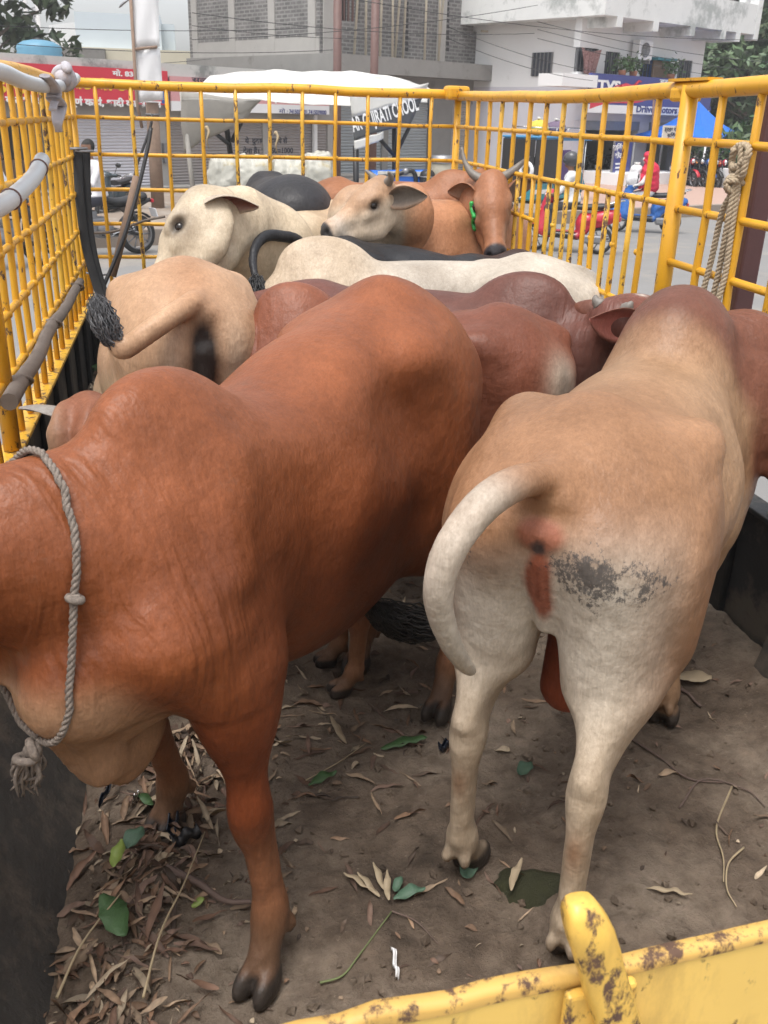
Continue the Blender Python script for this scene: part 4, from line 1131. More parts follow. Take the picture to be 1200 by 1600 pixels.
fpart(sr, F3, 'ground_floor_wall', M_LAV, (-.25, .05, ROAD, zf-.4, -9, -.0), (d0, d0+.35, ROAD, ze, -.3, .0), (d1, d2, ROAD, ze, -.3, .02), (d3, L3, ROAD, ze, -.3, 0.0), (.05, L3, ze, zf-.4, -.3, 0))
fpart(sr, F3, 'upper_floor', M_CONC2, (-.2, L3-.1, zf-.55, zf-.42, -9, -.35)); fpart(sr, F3, 'interior', M_DARK, (0.05, L3-.3, ROAD+.02, zf-.6, -6.2, -6.0))
fpart(sr, F3, 'plinth', M_WHITE, (-.3, u3(1005, 280)[0], ROAD, ROAD+.62, .0, 2.2)); fpart(sr, F3, 'shutter_box', M_GREYM, (d0+.35, d1, ze-.32, ze, -.25, .05), (d2, d3, ze-.32, ze, -.25, .05))
fpart(sr, F3, 'sun_shade', M_WHITE, (-2.6, -.7, zf-.45, zf-.05, -.2, .9))
pr_z1 = u3(905, -4)[1]
rp = fpart(sr, F3, 'roof_parapet', M_PARA, (-1.2, L3+1.3, zr0+.1, zr0+1.15, -10, 1.3))
[fpart(sr, F3, 'parapet_post', M_PARA, b_) for b_ in [(a, a+.3, zr0+1.15, zr0+1.75, 1.0, 1.3) for a in (-.9, 2.2, 5.2, 7.4)]+[(L3+1.28, L3+1.6, zr0-.1, zr0+1.7, .9, 1.32)]]
for a in (-.5, 1.6, 3.9, 6.0, L3): fpart(sr, F3, 'roof_beam', M_PARA, (a, a+.3, zr0-.22, zr0+.1, 0, 1.32))
for i, (a0, a1, z0, z1) in enumerate(wins):
    wo = fpart(sr, F3, 'window', M_GLASS, (a0, a1, z0, z1, -.18, -.14))
    fr = MB()
    for k in range(3): aa = a0+(a1-a0)*k/2; F3.box(fr, aa-.03, aa+.03, z0, z1, -.13, -.07)
    for k in range(7): aa = a0+(a1-a0)*k/6; F3.box(fr, aa-.008, aa+.008, z0, z1, -.06, -.045)
    under(sr, fr.build('window_frame', M_BLUE if i == 2 else M_GREYM))
bx = u3(1018, 100)[0]
fpart(sr, F3, 'window_shutter', M_WOOD, (bx, bx+1.0, wins[2][2], wins[2][3]-.1, .05, .12)); fpart(sr, F3, 'window_box', M_TEAL, (bx-.1, bx+1.15, wins[2][3]-.12, wins[2][3]-.02, 0, .35))
# left face window
FL3 = Face(F3.P(-.25, 0, -9), F3.P(-.25, 0, 0)); ul = FL3.uv
wa = (ul(833, 100)[0], ul(863, 100)[0], ul(848, 119)[1], ul(848, 82)[1])
fpart(sr, FL3, 'window', M_GLASS, (wa[0], wa[1], wa[2], wa[3], .0, .03)); fpart(sr, FL3, 'window_frame', M_GREYM, *[(wa[0]+(wa[1]-wa[0])*k/5-.03, wa[0]+(wa[1]-wa[0])*k/5+.03, wa[2], wa[3], .03, .06) for k in range(6)])
# signboard: navy above, white below, red swoosh, running horse mark
s0, s1 = u3(924, 140, .8)[0], u3(1113, 150, .8)[0]; zm = u3(1000, 162, .8)[1]-.08
sgn = fpart(sr, F3, 'sign_board', M_SIGNB, (s0, s1, zm, zst, .62, .76)); fpart(sr, F3, 'sign_strip', M_SIGNW, (s0, s1, zsb-.1, zm, .62, .765))
sw = MB(); n = 14
for k in range(n):
    def cc(t): return s0+.05+t*3.3, zsb+.16+.30*t+.08*math.sin(t*5.5), .22*(1-t)**.8+.02
    (xa, ya, ha), (xb, yb, hb) = cc(k/n), cc((k+1)/n)
    sw.add([F3.P(xa, ya-ha*.6, .768), F3.P(xb, yb-hb*.6, .768), F3.P(xb, yb+hb*.6, .768), F3.P(xa, ya+ha*.6, .768)], [(0, 1, 2, 3)])
under(sr, sw.build('red_swoosh', M_SIGNR))
hs = MB()                                                            # the red horse mark: body, neck, legs, tail as strokes
hx, hz = F3.uv(983, 136, .77)
for st, r in (([(-.5, -.02), (-.2, .05), (.15, .03), (.42, .10)], .085), ([(.35, .08), (.55, .22), (.72, .20)], .06), ([(-.45, 0), (-.75, .02), (-.95, -.08)], .035), ([(.35, .02), (.62, -.08), (.80, -.02)], .03), ([(-.4, -.03), (-.62, -.18), (-.8, -.17)], .03), ([(.2, 0), (.42, -.16), (.55, -.22)], .028), ([(-.3, -.03), (-.42, -.20), (-.6, -.26)], .028)):
    hs.tube([F3.P(hx+a, hz+b, .772) for a, b in st], [r, r*.95, r*.6, r*.4][:len(st)] if len(st) == 4 else [r, r*.8, r*.35], 6)
under(sr, hs.build('horse_mark', M_SIGNR))
T3 = lambda *a, **k: sh_text(sr, F3, 'lettering', *a, **k)
T3('TVS', 933, 139, 15, 36, M_TXTW, .775, bold=.02); T3('TVS', 933, 156, 6, 22, M_TXTW, .775, bold=.006); T3('ड्राइव', 1030, 131, 8, 30, M_TXTW, .775, bold=.006)
T3('Driive Motors', 994, 175, 11, 64, M_TXTB, .775, bold=.010); T3('मोटस॑', 1088, 179, 11, 22, M_TXTB, .775, bold=.010)
# AC, hanging cloth, plants, small boards: things of their own on or by the showroom
ac = thing('air_conditioner', 'white air conditioner unit on the showroom wall', 'air conditioner', F3.P(*u3(995, 84), .3), 0)
a, z = u3(996, 79); mb = MB(); F3.box(mb, a-.5, a+.35, z-.33, z+.33, .12, .45, bev=.03); under(ac, mb.build('casing', M_WHITE))
mb = MB(); mb.lathe([(.0, 0), (.23, 0), (.25, .02), (.25, .03)], F3.P(a-.12, z, .45), 20, rot=(F3.R @ Matrix.Rotation(PI/2, 3, 'X'))); under(ac, mb.build('fan_grille', M_GREYM))
mb = MB(); F3.box(mb, a-.4, a-.35, z-.45, z-.33, 0, .45); F3.box(mb, a+.2, a+.25, z-.45, z-.33, 0, .45); under(ac, mb.build('bracket', M_GREYM))
cl = MB(); a0, z1 = u3(905, 74); a1 = u3(937, 74)[0]; z0 = u3(918, 113)[1]; nn = 12; vs = []; fs = []
for i in range(nn+1):
    for j in range(9):
        t = i/nn; v_ = j/8; nar = 1-.35*v_
        vs.append(tuple(F3.P((a0+a1)/2+(t-.5)*(a1-a0)*nar, z1-(z1-z0)*v_-.1*math.sin(PI*t), .12+.05*math.sin(t*22+v_*2))))
for i in range(nn):
    for j in range(8): fs.append((i*9+j, i*9+j+1, i*9+10+j, i*9+9+j))
mm_, nt_, bb_ = new_mat('patterned_cloth'); nt_.links.new(ramp(nt_, noise(nt_, coords(nt_), 14, 4, .7), [(.42, (.16, .05, .05)), (.52, (.42, .25, .23)), (.6, (.2, .07, .07))]), bb_.inputs['Base Color'])
tag(cl.add(vs, fs, 0, True).build('hanging_cloth', mm_), 'patterned brown and pink cloth hung in the upper window of the showroom', 'cloth')
# standing service board in blue, and the yellowish arrow board
sb = thing('service_board', 'tall dark blue service centre board standing before the showroom', 'sign', G(968, 296), 0)
FB = Face(G(954, 297), G(982, 294.5)); ub = FB.uv
b0, b1 = ub(955, 260)[0], ub(982, 260)[0]; zb0, zb1 = ub(968, 290)[1], ub(968, 222)[1]
mb = MB(); FB.box(mb, b0, b1, zb0, zb1, 0, .06); under(sb, mb.build('panel', M_SIGNB))
mb = MB(); FB.box(mb, b0-.03, b1+.03, zb0-.04, zb0, -.01, .07); FB.box(mb, b0-.03, b1+.03, zb1, zb1+.04, -.01, .07); FB.box(mb, b0-.03, b0, zb0, zb1, -.01, .07); FB.box(mb, b1, b1+.03, zb0, zb1, -.01, .07); FB.box(mb, b0, b0+.06, ROAD, zb0, 0, .05); FB.box(mb, b1-.06, b1, ROAD, zb0, 0, .05); under(sb, mb.build('frame', M_GREYM))
for s_, px, py, h_, w_ in (('सिव॑स', 957, 235, 9, 20), ('सेंटर', 960, 247, 8, 17)): sh_text(sb, FB, 'lettering', s_.replace('सिव॑स', 'सिव॑स'), px, py, h_, w_, M_TXTW, .064, bold=.008)
mb = MB()
for k in range(5): a, z = ub(959, 256+6*k); FB.box(mb, a, a+.42+.1*(k % 2), z-.03, z+.03, .06, .066)
under(sb, mb.build('printed_lines', M_TXTW)); a, z = ub(959, 277); mb = MB(); FB.box(mb, a, a+.5, z-.04, z+.04, .06, .07); under(sb, mb.build('printed_band', M_SIGNR))
ab = thing('arrow_board', 'cream direction board with a red arrow under the showroom sign', 'sign', G(1050, 294), 0)
FA_ = Face(G(1035, 296), G(1065, 295)); ua = FA_.uv
a0, z1 = ua(1036, 196); a1, z0 = ua(1066, 224)
mb = MB(); FA_.box(mb, a0, a1, z0, z1, 0, .05); under(ab, mb.build('panel', simple('cream_board', (.68, .62, .50), .6)))
mb = MB(); FA_.box(mb, a0+.05, a0+.11, ROAD, z0, -.02, .03); FA_.box(mb, a1-.11, a1-.05, ROAD, z0, -.02, .03); under(ab, mb.build('post', M_GREYM))
sh_text(ab, FA_, 'lettering', 'ड्राइव मोटस॑', 1038, 205, 6.5, 26, M_TXTD, .054, bold=.005); sh_text(ab, FA_, 'lettering', 'सिव॑स', 1042, 214, 6, 17, M_TXTD, .054, bold=.005)
mb = MB(); za = (ua(1050, 219)[1]); w_ = a1-a0; mb.add([FA_.P(a0+.08*w_, za, .056), FA_.P(a0+.28*w_, za-.11, .056), FA_.P(a0+.28*w_, za-.05, .056), FA_.P(a0+.85*w_, za-.05, .056), FA_.P(a0+.85*w_, za+.05, .056), FA_.P(a0+.28*w_, za+.05, .056), FA_.P(a0+.28*w_, za+.11, .056)], [(0, 1, 2, 3, 4, 5, 6)]); under(ab, mb.build('arrow', M_SIGNR))
# ------------------------------------------------------------------ riders, two-wheelers, rickshaw, canopies, poles, trees
def attr_mat(name, rough=.75):
    m, nt, b = new_mat(name); at = nd(nt, 'Attribute'); at.attribute_name = 'coat'
    n = noise(nt, coords(nt), 22, 4, .6)
    nt.links.new(mixc(nt, 1.0, at.outputs['Color'], ramp(nt, n, [(.3, (.82, .82, .82)), (.7, (1.1, 1.1, 1.1))]), 'MULTIPLY'), b.inputs['Base Color'])
    b.inputs['Roughness'].default_value = rough; return m
M_PERSON = attr_mat('clothing_and_skin')
def rider(label, loc, rz, shirt, pants, skin=(.20, .10, .06), hair=(.012, .01, .009), sleeve=.5, seat=.80, reach=.52, helmet=None, scarf=None, lean=0.0, sc=1.0):
    """seated rider: one continuous body, arms to the bars, feet on the pegs"""
    root = thing('person', label, 'person', loc, rz); S = SDF(); z0 = seat
    S.ell((0, 0, z0+.09), (.15, .17, .13), .06); S.cap((.0, 0, z0+.14), (.05+lean, 0, z0+.46), .125, .135, .06, (0, 1, 0), 1.25)
    S.ell2((.04+lean, .13, z0+.52), (.08, .10, .07), .05)
    S.cap((.06+lean, 0, z0+.55), (.085+lean, 0, z0+.66), .055, .052, .03)
    hx = .10+lean; hz = z0+.76
    S.ell((hx, 0, hz), (.095, .075, .115), .02); S.ell((hx+.04, 0, hz-.06), (.06, .052, .06), .03); S.cap((hx+.085, 0, hz+.01), (hx+.108, 0, hz-.025), .012, .016, .015)
    S.ell2((hx-.005, .076, hz-.01), (.022, .010, .03), .01); S.ell2((hx+.082, .032, hz+.012), (.012, .014, .008), .008, sub=True); S.cap((hx+.095, -.02, hz-.062), (hx+.095, .02, hz-.062), .006, .006, .006, sub=True)
    S.ell((hx-.025, 0, hz+.035), (.092, .082, .098), .015)
    for q in (1, -1):
        sh = (.04+lean, .19*q, z0+.50); el = (.20+lean*.6, .255*q, z0+.26); ha = (reach, .27*q, z0+.21)
        S.cap(sh, el, .058, .045, .04); S.cap(el, ha, .043, .030, .03)
        S.ell((reach+.03, .27*q, z0+.205), (.045, .038, .022), .02)
        for k in range(4):
            y = (.27+.03*(k-1.5)*.72)*q; L = (.9, 1.0, .95, .75)[k]
            S.cap((reach+.06, y, z0+.215), (reach+.06+.026*L, y, z0+.185), .011, .010, .004); S.cap((reach+.06+.026*L, y, z0+.185), (reach+.05, y, z0+.158), .010, .009, .004)
        S.cap((reach+.02, (.27-.035)*q, z0+.20), (reach+.06, (.27-.05)*q, z0+.175), .013, .010, .006)
        S.cap((.02, .10*q, z0+.04), (.40, .15*q, z0-.04), .095, .068, .05); S.cap((.40, .15*q, z0-.04), (.32, .15*q, z0-.42), .064, .045, .04)
        S.ell((.37, .155*q, z0-.475), (.125, .045, .04), .03)
    P, F = S.mesh(.014); P = relax(P, F, 1, .4)
    x, y, z = P.T; z = z-z0; c = base(P, shirt)
    c = lerp(c, pants, np.maximum(sstep(.10, .07, z), sstep(.18, .22, x)*sstep(.14, .1, z)*(np.abs(y) < .22)))
    c = lerp(c, (.03, .025, .022), sstep(-.43, -.445, z))
    c = lerp(c, skin, np.maximum(sstep(.595, .61, z), sstep(sleeve*reach-.03, sleeve*reach, x)*sstep(.12, .15, z)*sstep(.17, .2, np.abs(y))))
    c = lerp(c, hair, sstep(.60, .62, z)*np.maximum(sstep(hx-z0*0-.005, hx-.03, x), sstep(.80, .82, z))*sstep(.68, .70, z))
    body = np_mesh('body', P, F, M_PERSON, root, {'coat': c}); root.scale = (sc, sc, sc)
    if helmet:
        mb = MB(); mb.ball((hx-.01, 0, hz+.03), (.145, .125, .135), 0, 18); mb.build('helmet', helmet, root)
        mb = MB(); mb.ball((hx+.05, 0, hz+.005), (.095, .108, .06), 0, 14); mb.build('visor', M_GLASS, root)
    if scarf:
        s2 = SDF(); s2.ell((hx-.005, 0, hz+.01), (.118, .10, .135), .03); s2.cap((.06+lean, 0, z0+.62), (.03+lean, 0, z0+.50), .10, .17, .06, (0, 1, 0), 1.3)
        s2.cap((.0+lean, 0, z0+.52), (-.05, 0, z0+.18), .17, .16, .06, (0, 1, 0), 1.3); s2.ell((hx+.10, 0, hz), (.045, .05, .035), .02, sub=True)
        s2.cap((.1, .1, z0+.5), (.22, .16, z0+.2), .10, .08, .05); s2.cap((.1, -.1, z0+.5), (.22, -.16, z0+.2), .10, .08, .05)
        P2, F2_ = s2.mesh(.016); P2 = P2+.006*np.stack([np.sin(P2[:, 2]*50+P2[:, 1]*30)]*3, 1); np_mesh('head_scarf', P2, F2_, M_PERSON, root, {'coat': base(P2, scarf)})
    return root

def wheel(root, x, r, w, spokes=10, y=0):
    q = Matrix.Rotation(PI/2, 3, 'X')
    wh = MB().lathe([(r*.78, -w*.42), (r*.9, -w*.5), (r, -w*.22), (r, w*.22), (r*.9, w*.5), (r*.78, w*.42), (r*.74, 0), (r*.78, -w*.42)], (x, y, r), 26, rot=q).build('wheel', M_RUBBER, root)
    rm = MB().lathe([(r*.72, -w*.4), (r*.8, -w*.42), (r*.8, w*.42), (r*.72, w*.4), (r*.72, -w*.4)], (x, y, r), 26, rot=q); rm.lathe([(0, -w*.5), (r*.2, -w*.5), (r*.2, w*.5), (0, w*.5)], (x, y, r), 12, rot=q)
    for k in range(spokes):
        a = 2*PI*k/spokes; rm.tube([(x+r*.15*math.cos(a), y, r+r*.15*math.sin(a)), (x+r*.75*math.cos(a), y, r+r*.75*math.sin(a))], .012, 5)
    o = rm.build('rim', M_GREYM, root); o.parent = wh

def motorcycle(label, loc, rz, paint, group='motorcycles in the street', sc=1.0, lean=0):
    r = thing('motorcycle', label, 'motorcycle', loc, rz, group); r.scale = (sc, sc, sc)
    if lean: r.rotation_euler = (lean, 0, rz)
    wheel(r, .64, .30, .09); wheel(r, -.62, .30, .11)
    MB().ball((.12, 0, .86), (.27, .135, .125), n=16).tube([(.34, 0, .92), (.1, 0, .99)], [.04, .06], 8).build('fuel_tank', paint, r)
    mb = MB(); s_ = catmull([(-.08, 0, .84), (-.3, 0, .80), (-.55, 0, .83), (-.78, 0, .88)], 5); mb.tube(s_, [.10+.02*math.sin(3*i/len(s_)) for i in range(len(s_))], 12, flat=.55, up=(0, 0, 1)); mb.build('seat', M_BLACK, r)
    MB().tube(catmull([(-.40, .0, .70), (-.62, 0, .74), (-.88, 0, .82)], 4), [.10, .10, .09, .09, .08, .07, .06, .05, .04][:9], 10, flat=.7, up=(0, 0, 1)).build('tail_panel', paint, r)
    e = MB(); e.box((.08, 0, .45), (.34, .22, .30), bev=.05); e.box((.16, 0, .62), (.18, .2, .16), bev=.04); e.lathe([(0, -.15), (.13, -.15), (.14, -.1), (.14, .1), (.13, .15), (0, .15)], (-.02, 0, .42), 16, rot=Matrix.Rotation(PI/2, 3, 'X')); e.build('engine', M_GREYM, r)
    f = MB()
    for q in (1, -1):
        f.tube([(.64, .08*q, .30), (.44, .08*q, .98)], .022, 8); f.tube([(-.62, .09*q, .30), (-.15, .09*q, .42)], .022, 8); f.tube([(-.58, .13*q, .36), (-.48, .12*q, .74)], .03, 8)
    f.tube([(.42, 0, .92), (.25, 0, .40), (-.15, 0, .32)], .025, 8); f.tube([(.40, 0, .92), (-.2, 0, .72), (-.8, 0, .78)], .022, 8); f.tube([(.05, -.3, .34), (.05, .3, .34)], .015, 6); f.build('frame', M_BLACK, r)
    MB().tube(catmull([(.2, -.1, .42), (.0, -.15, .28), (-.4, -.16, .30), (-.85, -.17, .42)], 5), [.02]*8+[.025, .03]+[.045]*6, 8).build('exhaust', M_CHROME, r)
    MB().tube(catmull([(.30, .36, 1.02), (.40, .2, 1.05), (.44, 0, 1.0), (.40, -.2, 1.05), (.30, -.36, 1.02)], 4), .016, 8).build('handlebar', M_BLACK, r)
    h = MB(); h.ball((.52, 0, .92), (.10, .10, .11), n=14); h.build('headlight_housing', paint, r)
    MB().ball((.57, 0, .92), (.06, .085, .09), n=14).build('headlight', M_CHROME, r)
    for q in (1, -1):
        m = MB(); m.tube([(.38, .24*q, 1.04), (.36, .34*q, 1.20)], .008, 5); m.ball((.36, .36*q, 1.23), (.02, .07, .045), n=10); m.build('mirror', M_BLACK, r)
        MB().ball((.45, .17*q, .90), (.03, .04, .025), n=8).build('indicator', simple('indicator_orange', (.6, .2, .02), .3) if 'indicator_orange' not in bpy.data.materials else bpy.data.materials['indicator_orange'], r)
    for x, a0, a1 in ((.64, .3, 1.7), (-.62, .5, 2.3)):
        pts = [(x+.335*math.cos(a0+(a1-a0)*k/8), 0, .30+.335*math.sin(a0+(a1-a0)*k/8)) for k in range(9)]
        MB().tube(pts, .07, 8, flat=.25, up=(0, 0, 1)).build('mudguard', paint if x > 0 else M_BLACK, r)
    MB().box((-.93, 0, .62), (.015, .2, .14), rot=Matrix.Rotation(.3, 3, 'Y')).build('number_plate', M_SIGNW, r)
    MB().box((-.90, 0, .80), (.04, .14, .06), bev=.015).build('tail_lamp', M_RED, r)
    return r

def scooter(label, loc, rz, paint, sc=1.0, box=False):
    r = thing('scooter', label, 'scooter', loc, rz, 'scooters in the street'); r.scale = (sc, sc, sc)
    wheel(r, .60, .235, .10, 6); wheel(r, -.56, .235, .11, 6)
    S = SDF()
    S.cap((.47, 0, .40), (.37, 0, .94), .20, .13, .06, (0, 1, 0), 1.15); S.ell((.24, 0, .64), (.16, .30, .38), .04, sub=True)
    S.ell((.58, 0, .46), (.20, .085, .09), .05); S.ell((.60, 0, .235), (.25, .2, .245), .02, sub=True)
    S.cap((.30, 0, .32), (-.15, 0, .30), .075, .08, .04, (0, 1, 0), 2.0)
    S.ell((-.50, 0, .60), (.40, .155, .15), .05, frame((1, 0, -.28), (0, 0, 1))); S.ell((-.24, 0, .50), (.14, .16, .22), .05); S.ell2((-.42, .15, .45), (.22, .05, .12), .03, sub=True); S.ell((-.56, 0, .22), (.27, .10, .26), .02, sub=True)
    S.ell((.36, 0, .98), (.12, .17, .09), .05); S.cap((.30, -.26, .985), (.30, .26, .985), .04, .04, .04)
    P, F = S.mesh(.016); P = relax(P, F, 1, .4)
    x, y, z = P.T; c = base(P, paint); c = lerp(c, (.02, .02, .022), sstep(.38, .36, z)*sstep(.36, .30, x)*sstep(-.2, -.1, x))
    m = bpy.data.materials.get('scooter_paint') or attr_mat('scooter_paint', .25)
    np_mesh('body', P, F, m, r, {'coat': c})
    MB().tube(catmull([(-.02, 0, .80), (-.3, 0, .80), (-.6, 0, .83), (-.8, 0, .87)], 4), [.115]*8+[.10]*3+[.07, .05], 12, flat=.5, up=(0, 0, 1)).build('seat', M_BLACK, r)
    MB().ball((.475, 0, .97), (.04, .10, .06), n=14).build('headlight', M_CHROME, r)
    MB().tube([(.29, .37, .98), (.30, .2, 1.0), (.30, -.2, 1.0), (.29, -.37, .98)], .017, 8).build('handlebar', M_BLACK, r)
    for q in (1, -1):
        mm = MB(); mm.tube([(.30, .22*q, 1.0), (.30, .30*q, 1.17)], .008, 5); mm.ball((.30, .33*q, 1.20), (.02, .07, .05), n=10); mm.build('mirror', M_BLACK, r)
        MB().ball((.55, .10*q, .72), (.03, .035, .025), n=8).build('indicator', bpy.data.materials['indicator_orange'], r)
    f = MB(); f.tube([(.60, .07, .235), (.46, .06, .6)], .02, 8); f.tube([(.60, -.07, .235), (.46, -.06, .6)], .02, 8); f.box((-.42, .09, .26), (.42, .1, .16), bev=.04); f.build('fork_and_engine', M_GREYM, r)
    MB().tube(catmull([(-.2, -.14, .24), (-.5, -.17, .24), (-.78, -.18, .30)], 4), [.02]*3+[.045]*6, 8).build('exhaust', M_CHROME, r)
    MB().box((-.88, 0, .62), (.03, .2, .08), bev=.015).build('tail_lamp', M_RED, r)
    MB().tube(catmull([(-.6, .16, .86), (-.85, .12, .93), (-.92, 0, .94), (-.85, -.12, .93), (-.6, -.16, .86)], 4), .014, 6).build('grab_rail', M_CHROME, r)
    MB().box((.70, 0, .50), (.02, .2, .06), rot=Matrix.Rotation(-.3, 3, 'Y')).build('number_plate', M_SIGNW, r)
    return r
def ang(p, q): return math.atan2(q[1]-p[1], q[0]-p[0])
def along(pf, pr): c = (Vector(pf)+Vector(pr))/2; return (c.x, c.y, ROAD), ang(pr, pf)

# motorcycle with a rider beyond the front left corner, another beyond the left fence
l1, a1_ = along(G(118, 404), G(203, 397))
motorcycle('black motorcycle passing beyond the front left corner of the cage', l1, a1_, M_BLACK, sc=1.12)
rider('person in a white shirt and dark trousers riding the black motorcycle', l1, a1_, (.66, .64, .66), (.03, .03, .045), sleeve=.62, reach=.40, sc=1.12, seat=.82)
l2, a2_ = along(G(45, 416), G(-38, 424))
motorcycle('dark motorcycle half hidden beyond the left side bars', l2, a2_, simple('grey_paint', (.12, .13, .15), .3), sc=1.08)
rider('person in a pale shirt riding beyond the left side bars', l2, a2_, (.55, .57, .60), (.05, .045, .05), sleeve=.6, reach=.40, sc=1.08, seat=.82)
l3 = G(182, 345)
scooter('dark grey scooter parked in front of the white shutter', (l3.x, l3.y, ROAD+.02), F1.rz+PI+.5, (.04, .055, .065))
# red scooter, blue scooter
l4, a4 = along(G(851, 391), G(922, 396))
scooter('red scooter ridden left past the right side of the cage', l4, a4, (.48, .025, .05), 1.08)
rider('person in a white shirt and dark helmet riding the red scooter', l4, a4, (.66, .66, .66), (.04, .045, .055), sleeve=.9, seat=.80, reach=.30, helmet=simple('grey_helmet', (.06, .06, .065), .3), sc=1.08)
l5, a5 = along(G(980, 362), G(1030, 364))
scooter('blue scooter ridden by a woman wrapped in red', l5, a5, (.03, .13, .42), 1.05)
rider('person wrapped in a bright red head scarf on the blue scooter', l5, a5, (.55, .02, .05), (.6, .6, .6), sleeve=.55, seat=.80, reach=.30, scarf=(.52, .015, .05), sc=1.05, skin=(.62, .60, .58))
sk = SDF(); sk.ell((.34, 0, 1.12), (.17, .22, .24), .05); sk.ell((.32, .05, 1.32), (.12, .14, .10), .05); P_, F_ = sk.mesh(.02); P_ = P_+.012*np.stack([np.sin(P_[:, 2]*23+P_[:, 0]*17), np.sin(P_[:, 0]*27), np.cos(P_[:, 1]*25)], 1)
bag = thing('sack', 'bulging white sack carried upright at the front of the blue scooter', 'sack', l5, a5); bag.scale = (1.05,)*3
np_mesh('sack_cloth', P_, F_, M_PERSON, bag, {'coat': base(P_, (.70, .69, .70))}); MB().tube([(.32, .05, 1.40), (.32, .05, 1.47)], [.05, .07], 8).build('tied_neck', M_TARP, bag)

# electric rickshaw
pr_, pq = G(800, 330), G(897, 322)
lr = (pr_+pq)/2; ra = ang(pr_, pq)
rk = thing('rickshaw', 'teal electric rickshaw with a blue roof and bundles on its rack, behind the right bars', 'rickshaw', (lr.x, lr.y, ROAD), ra); RL = (pq-pr_).length/2.75; rk.scale = (RL,)*3
wheel(rk, -.85, .25, .09, 8, .42); wheel(rk, -.85, .25, .09, 8, -.42); wheel(rk, 1.12, .25, .09, 8)
mb = MB(); mb.box((-.75, 0, .48), (1.15, .96, .42), bev=.05); mb.box((.3, 0, .33), (1.3, .94, .10), bev=.03); mb.build('body', M_TEAL, rk)
mb = MB(); mb.tube([(1.12, 0, .4), (.98, 0, 1.0)], .03, 8); S = SDF(); S.cap((1.05, 0, .55), (.92, 0, 1.0), .28, .22, .05, (0, 1, 0), 1.6); S.ell((.75, 0, .75), (.22, .6, .5), .05, sub=True); P_, F_ = S.mesh(.025)
np_mesh('front_cowl', P_, F_, bpy.data.materials['scooter_paint'], rk, {'coat': base(P_, (.03, .20, .26))})
MB().box((-.05, 0, 1.74), (2.5, 1.08, .05), bev=.02).box((-.05, 0, 1.69), (2.4, 1.0, .05)).build('roof', simple('bright_blue_roof', (.05, .22, .42), .45), rk)
mb = MB()
for x, y in ((-1.25, .48), (-1.25, -.48), (-.15, .48), (-.15, -.48), (.95, .46), (.95, -.46)): mb.tube([(x, y, .4), (x*.98, y, 1.7)], .02, 8)
mb.tube([(-1.25, .48, 1.2), (.95, .46, 1.2)], .012, 6); mb.build('roof_post', M_CHROME, rk)
mb = MB(); mb.box((-.72, .505, 1.2), (1.1, .015, .98)); mb.box((-.72, -.505, 1.2), (1.1, .015, .98)); mb.box((-1.3, 0, 1.2), (.015, .98, .98)); mb.build('side_curtain', M_BLACK, rk)
MB().box((.05, -.50, 1.0), (.34, .03, .9), bev=.01).build('purple_curtain', simple('purple_cloth', (.07, .04, .14), .8), rk)
mb = MB(); mb.box((-.5, 0, .78), (.45, .9, .14), bev=.04); mb.box((-.75, 0, 1.05), (.12, .9, .45), bev=.04); mb.box((.35, 0, .72), (.35, .8, .12), bev=.04); mb.build('seat', M_BLACK, rk)
mb = MB()
for z in (1.84, 1.96):
    mb.tube([(-.9, .45, z), (.6, .45, z), (.6, -.45, z), (-.9, -.45, z), (-.9, .45, z)], .012, 6)
for x in (-.9, -.4, .1, .6):
    for y in (.45, -.45): mb.tube([(x, y, 1.76), (x, y, 1.96)], .012, 6)
mb.build('roof_rack', M_CHROME, rk)
MB().tube(catmull([(.85, .4, 1.05), (.9, 0, 1.0), (.85, -.4, 1.05)], 4), .016, 6).build('handlebar', M_BLACK, rk)
MB().torus((-1.32, -.30, .98), .17, .05, (1, 0, 0)).build('spare_tyre', M_SIGNW, rk)
MB().box((-.75, -.485, .48), (.9, .012, .10)).box((-1.33, 0, .4), (.012, .5, .14)).build('painted_panel', M_SIGNW, rk)
def bundle(label, at, r, colr, name='bundle'):
    S = SDF(); S.ell((0, 0, r[2]), r, .04); S.ell((r[0]*.4, r[1]*.3, r[2]*1.2), (r[0]*.5, r[1]*.5, r[2]*.7), .05); P_, F_ = S.mesh(.02, floor=0.0); P_ = P_*1; P_ += .01*np.sin(P_[:, [1, 2, 0]]*31)
    o = thing(name, label, 'bundle', at, ra); np_mesh('wrapping', P_, F_, M_PERSON, o, {'coat': base(P_, colr)}); MB().tube([(0, 0, r[2]*2.0), (.02, 0, r[2]*2.25)], [.05, .08], 8).build('knot', M_TARP, o); return o
mw = Matrix.Translation((lr.x, lr.y, ROAD)) @ Matrix.Rotation(ra, 4, 'Z') @ Matrix.Scale(RL, 4)
bundle('yellow bundle on the rickshaw roof rack', mw @ V(-.55, 0, 1.77), (.26, .3, .20), (.62, .48, .06)); bundle('purple grey bundle on the rickshaw roof rack', mw @ V(.2, 0, 1.77), (.30, .3, .19), (.14, .10, .16))

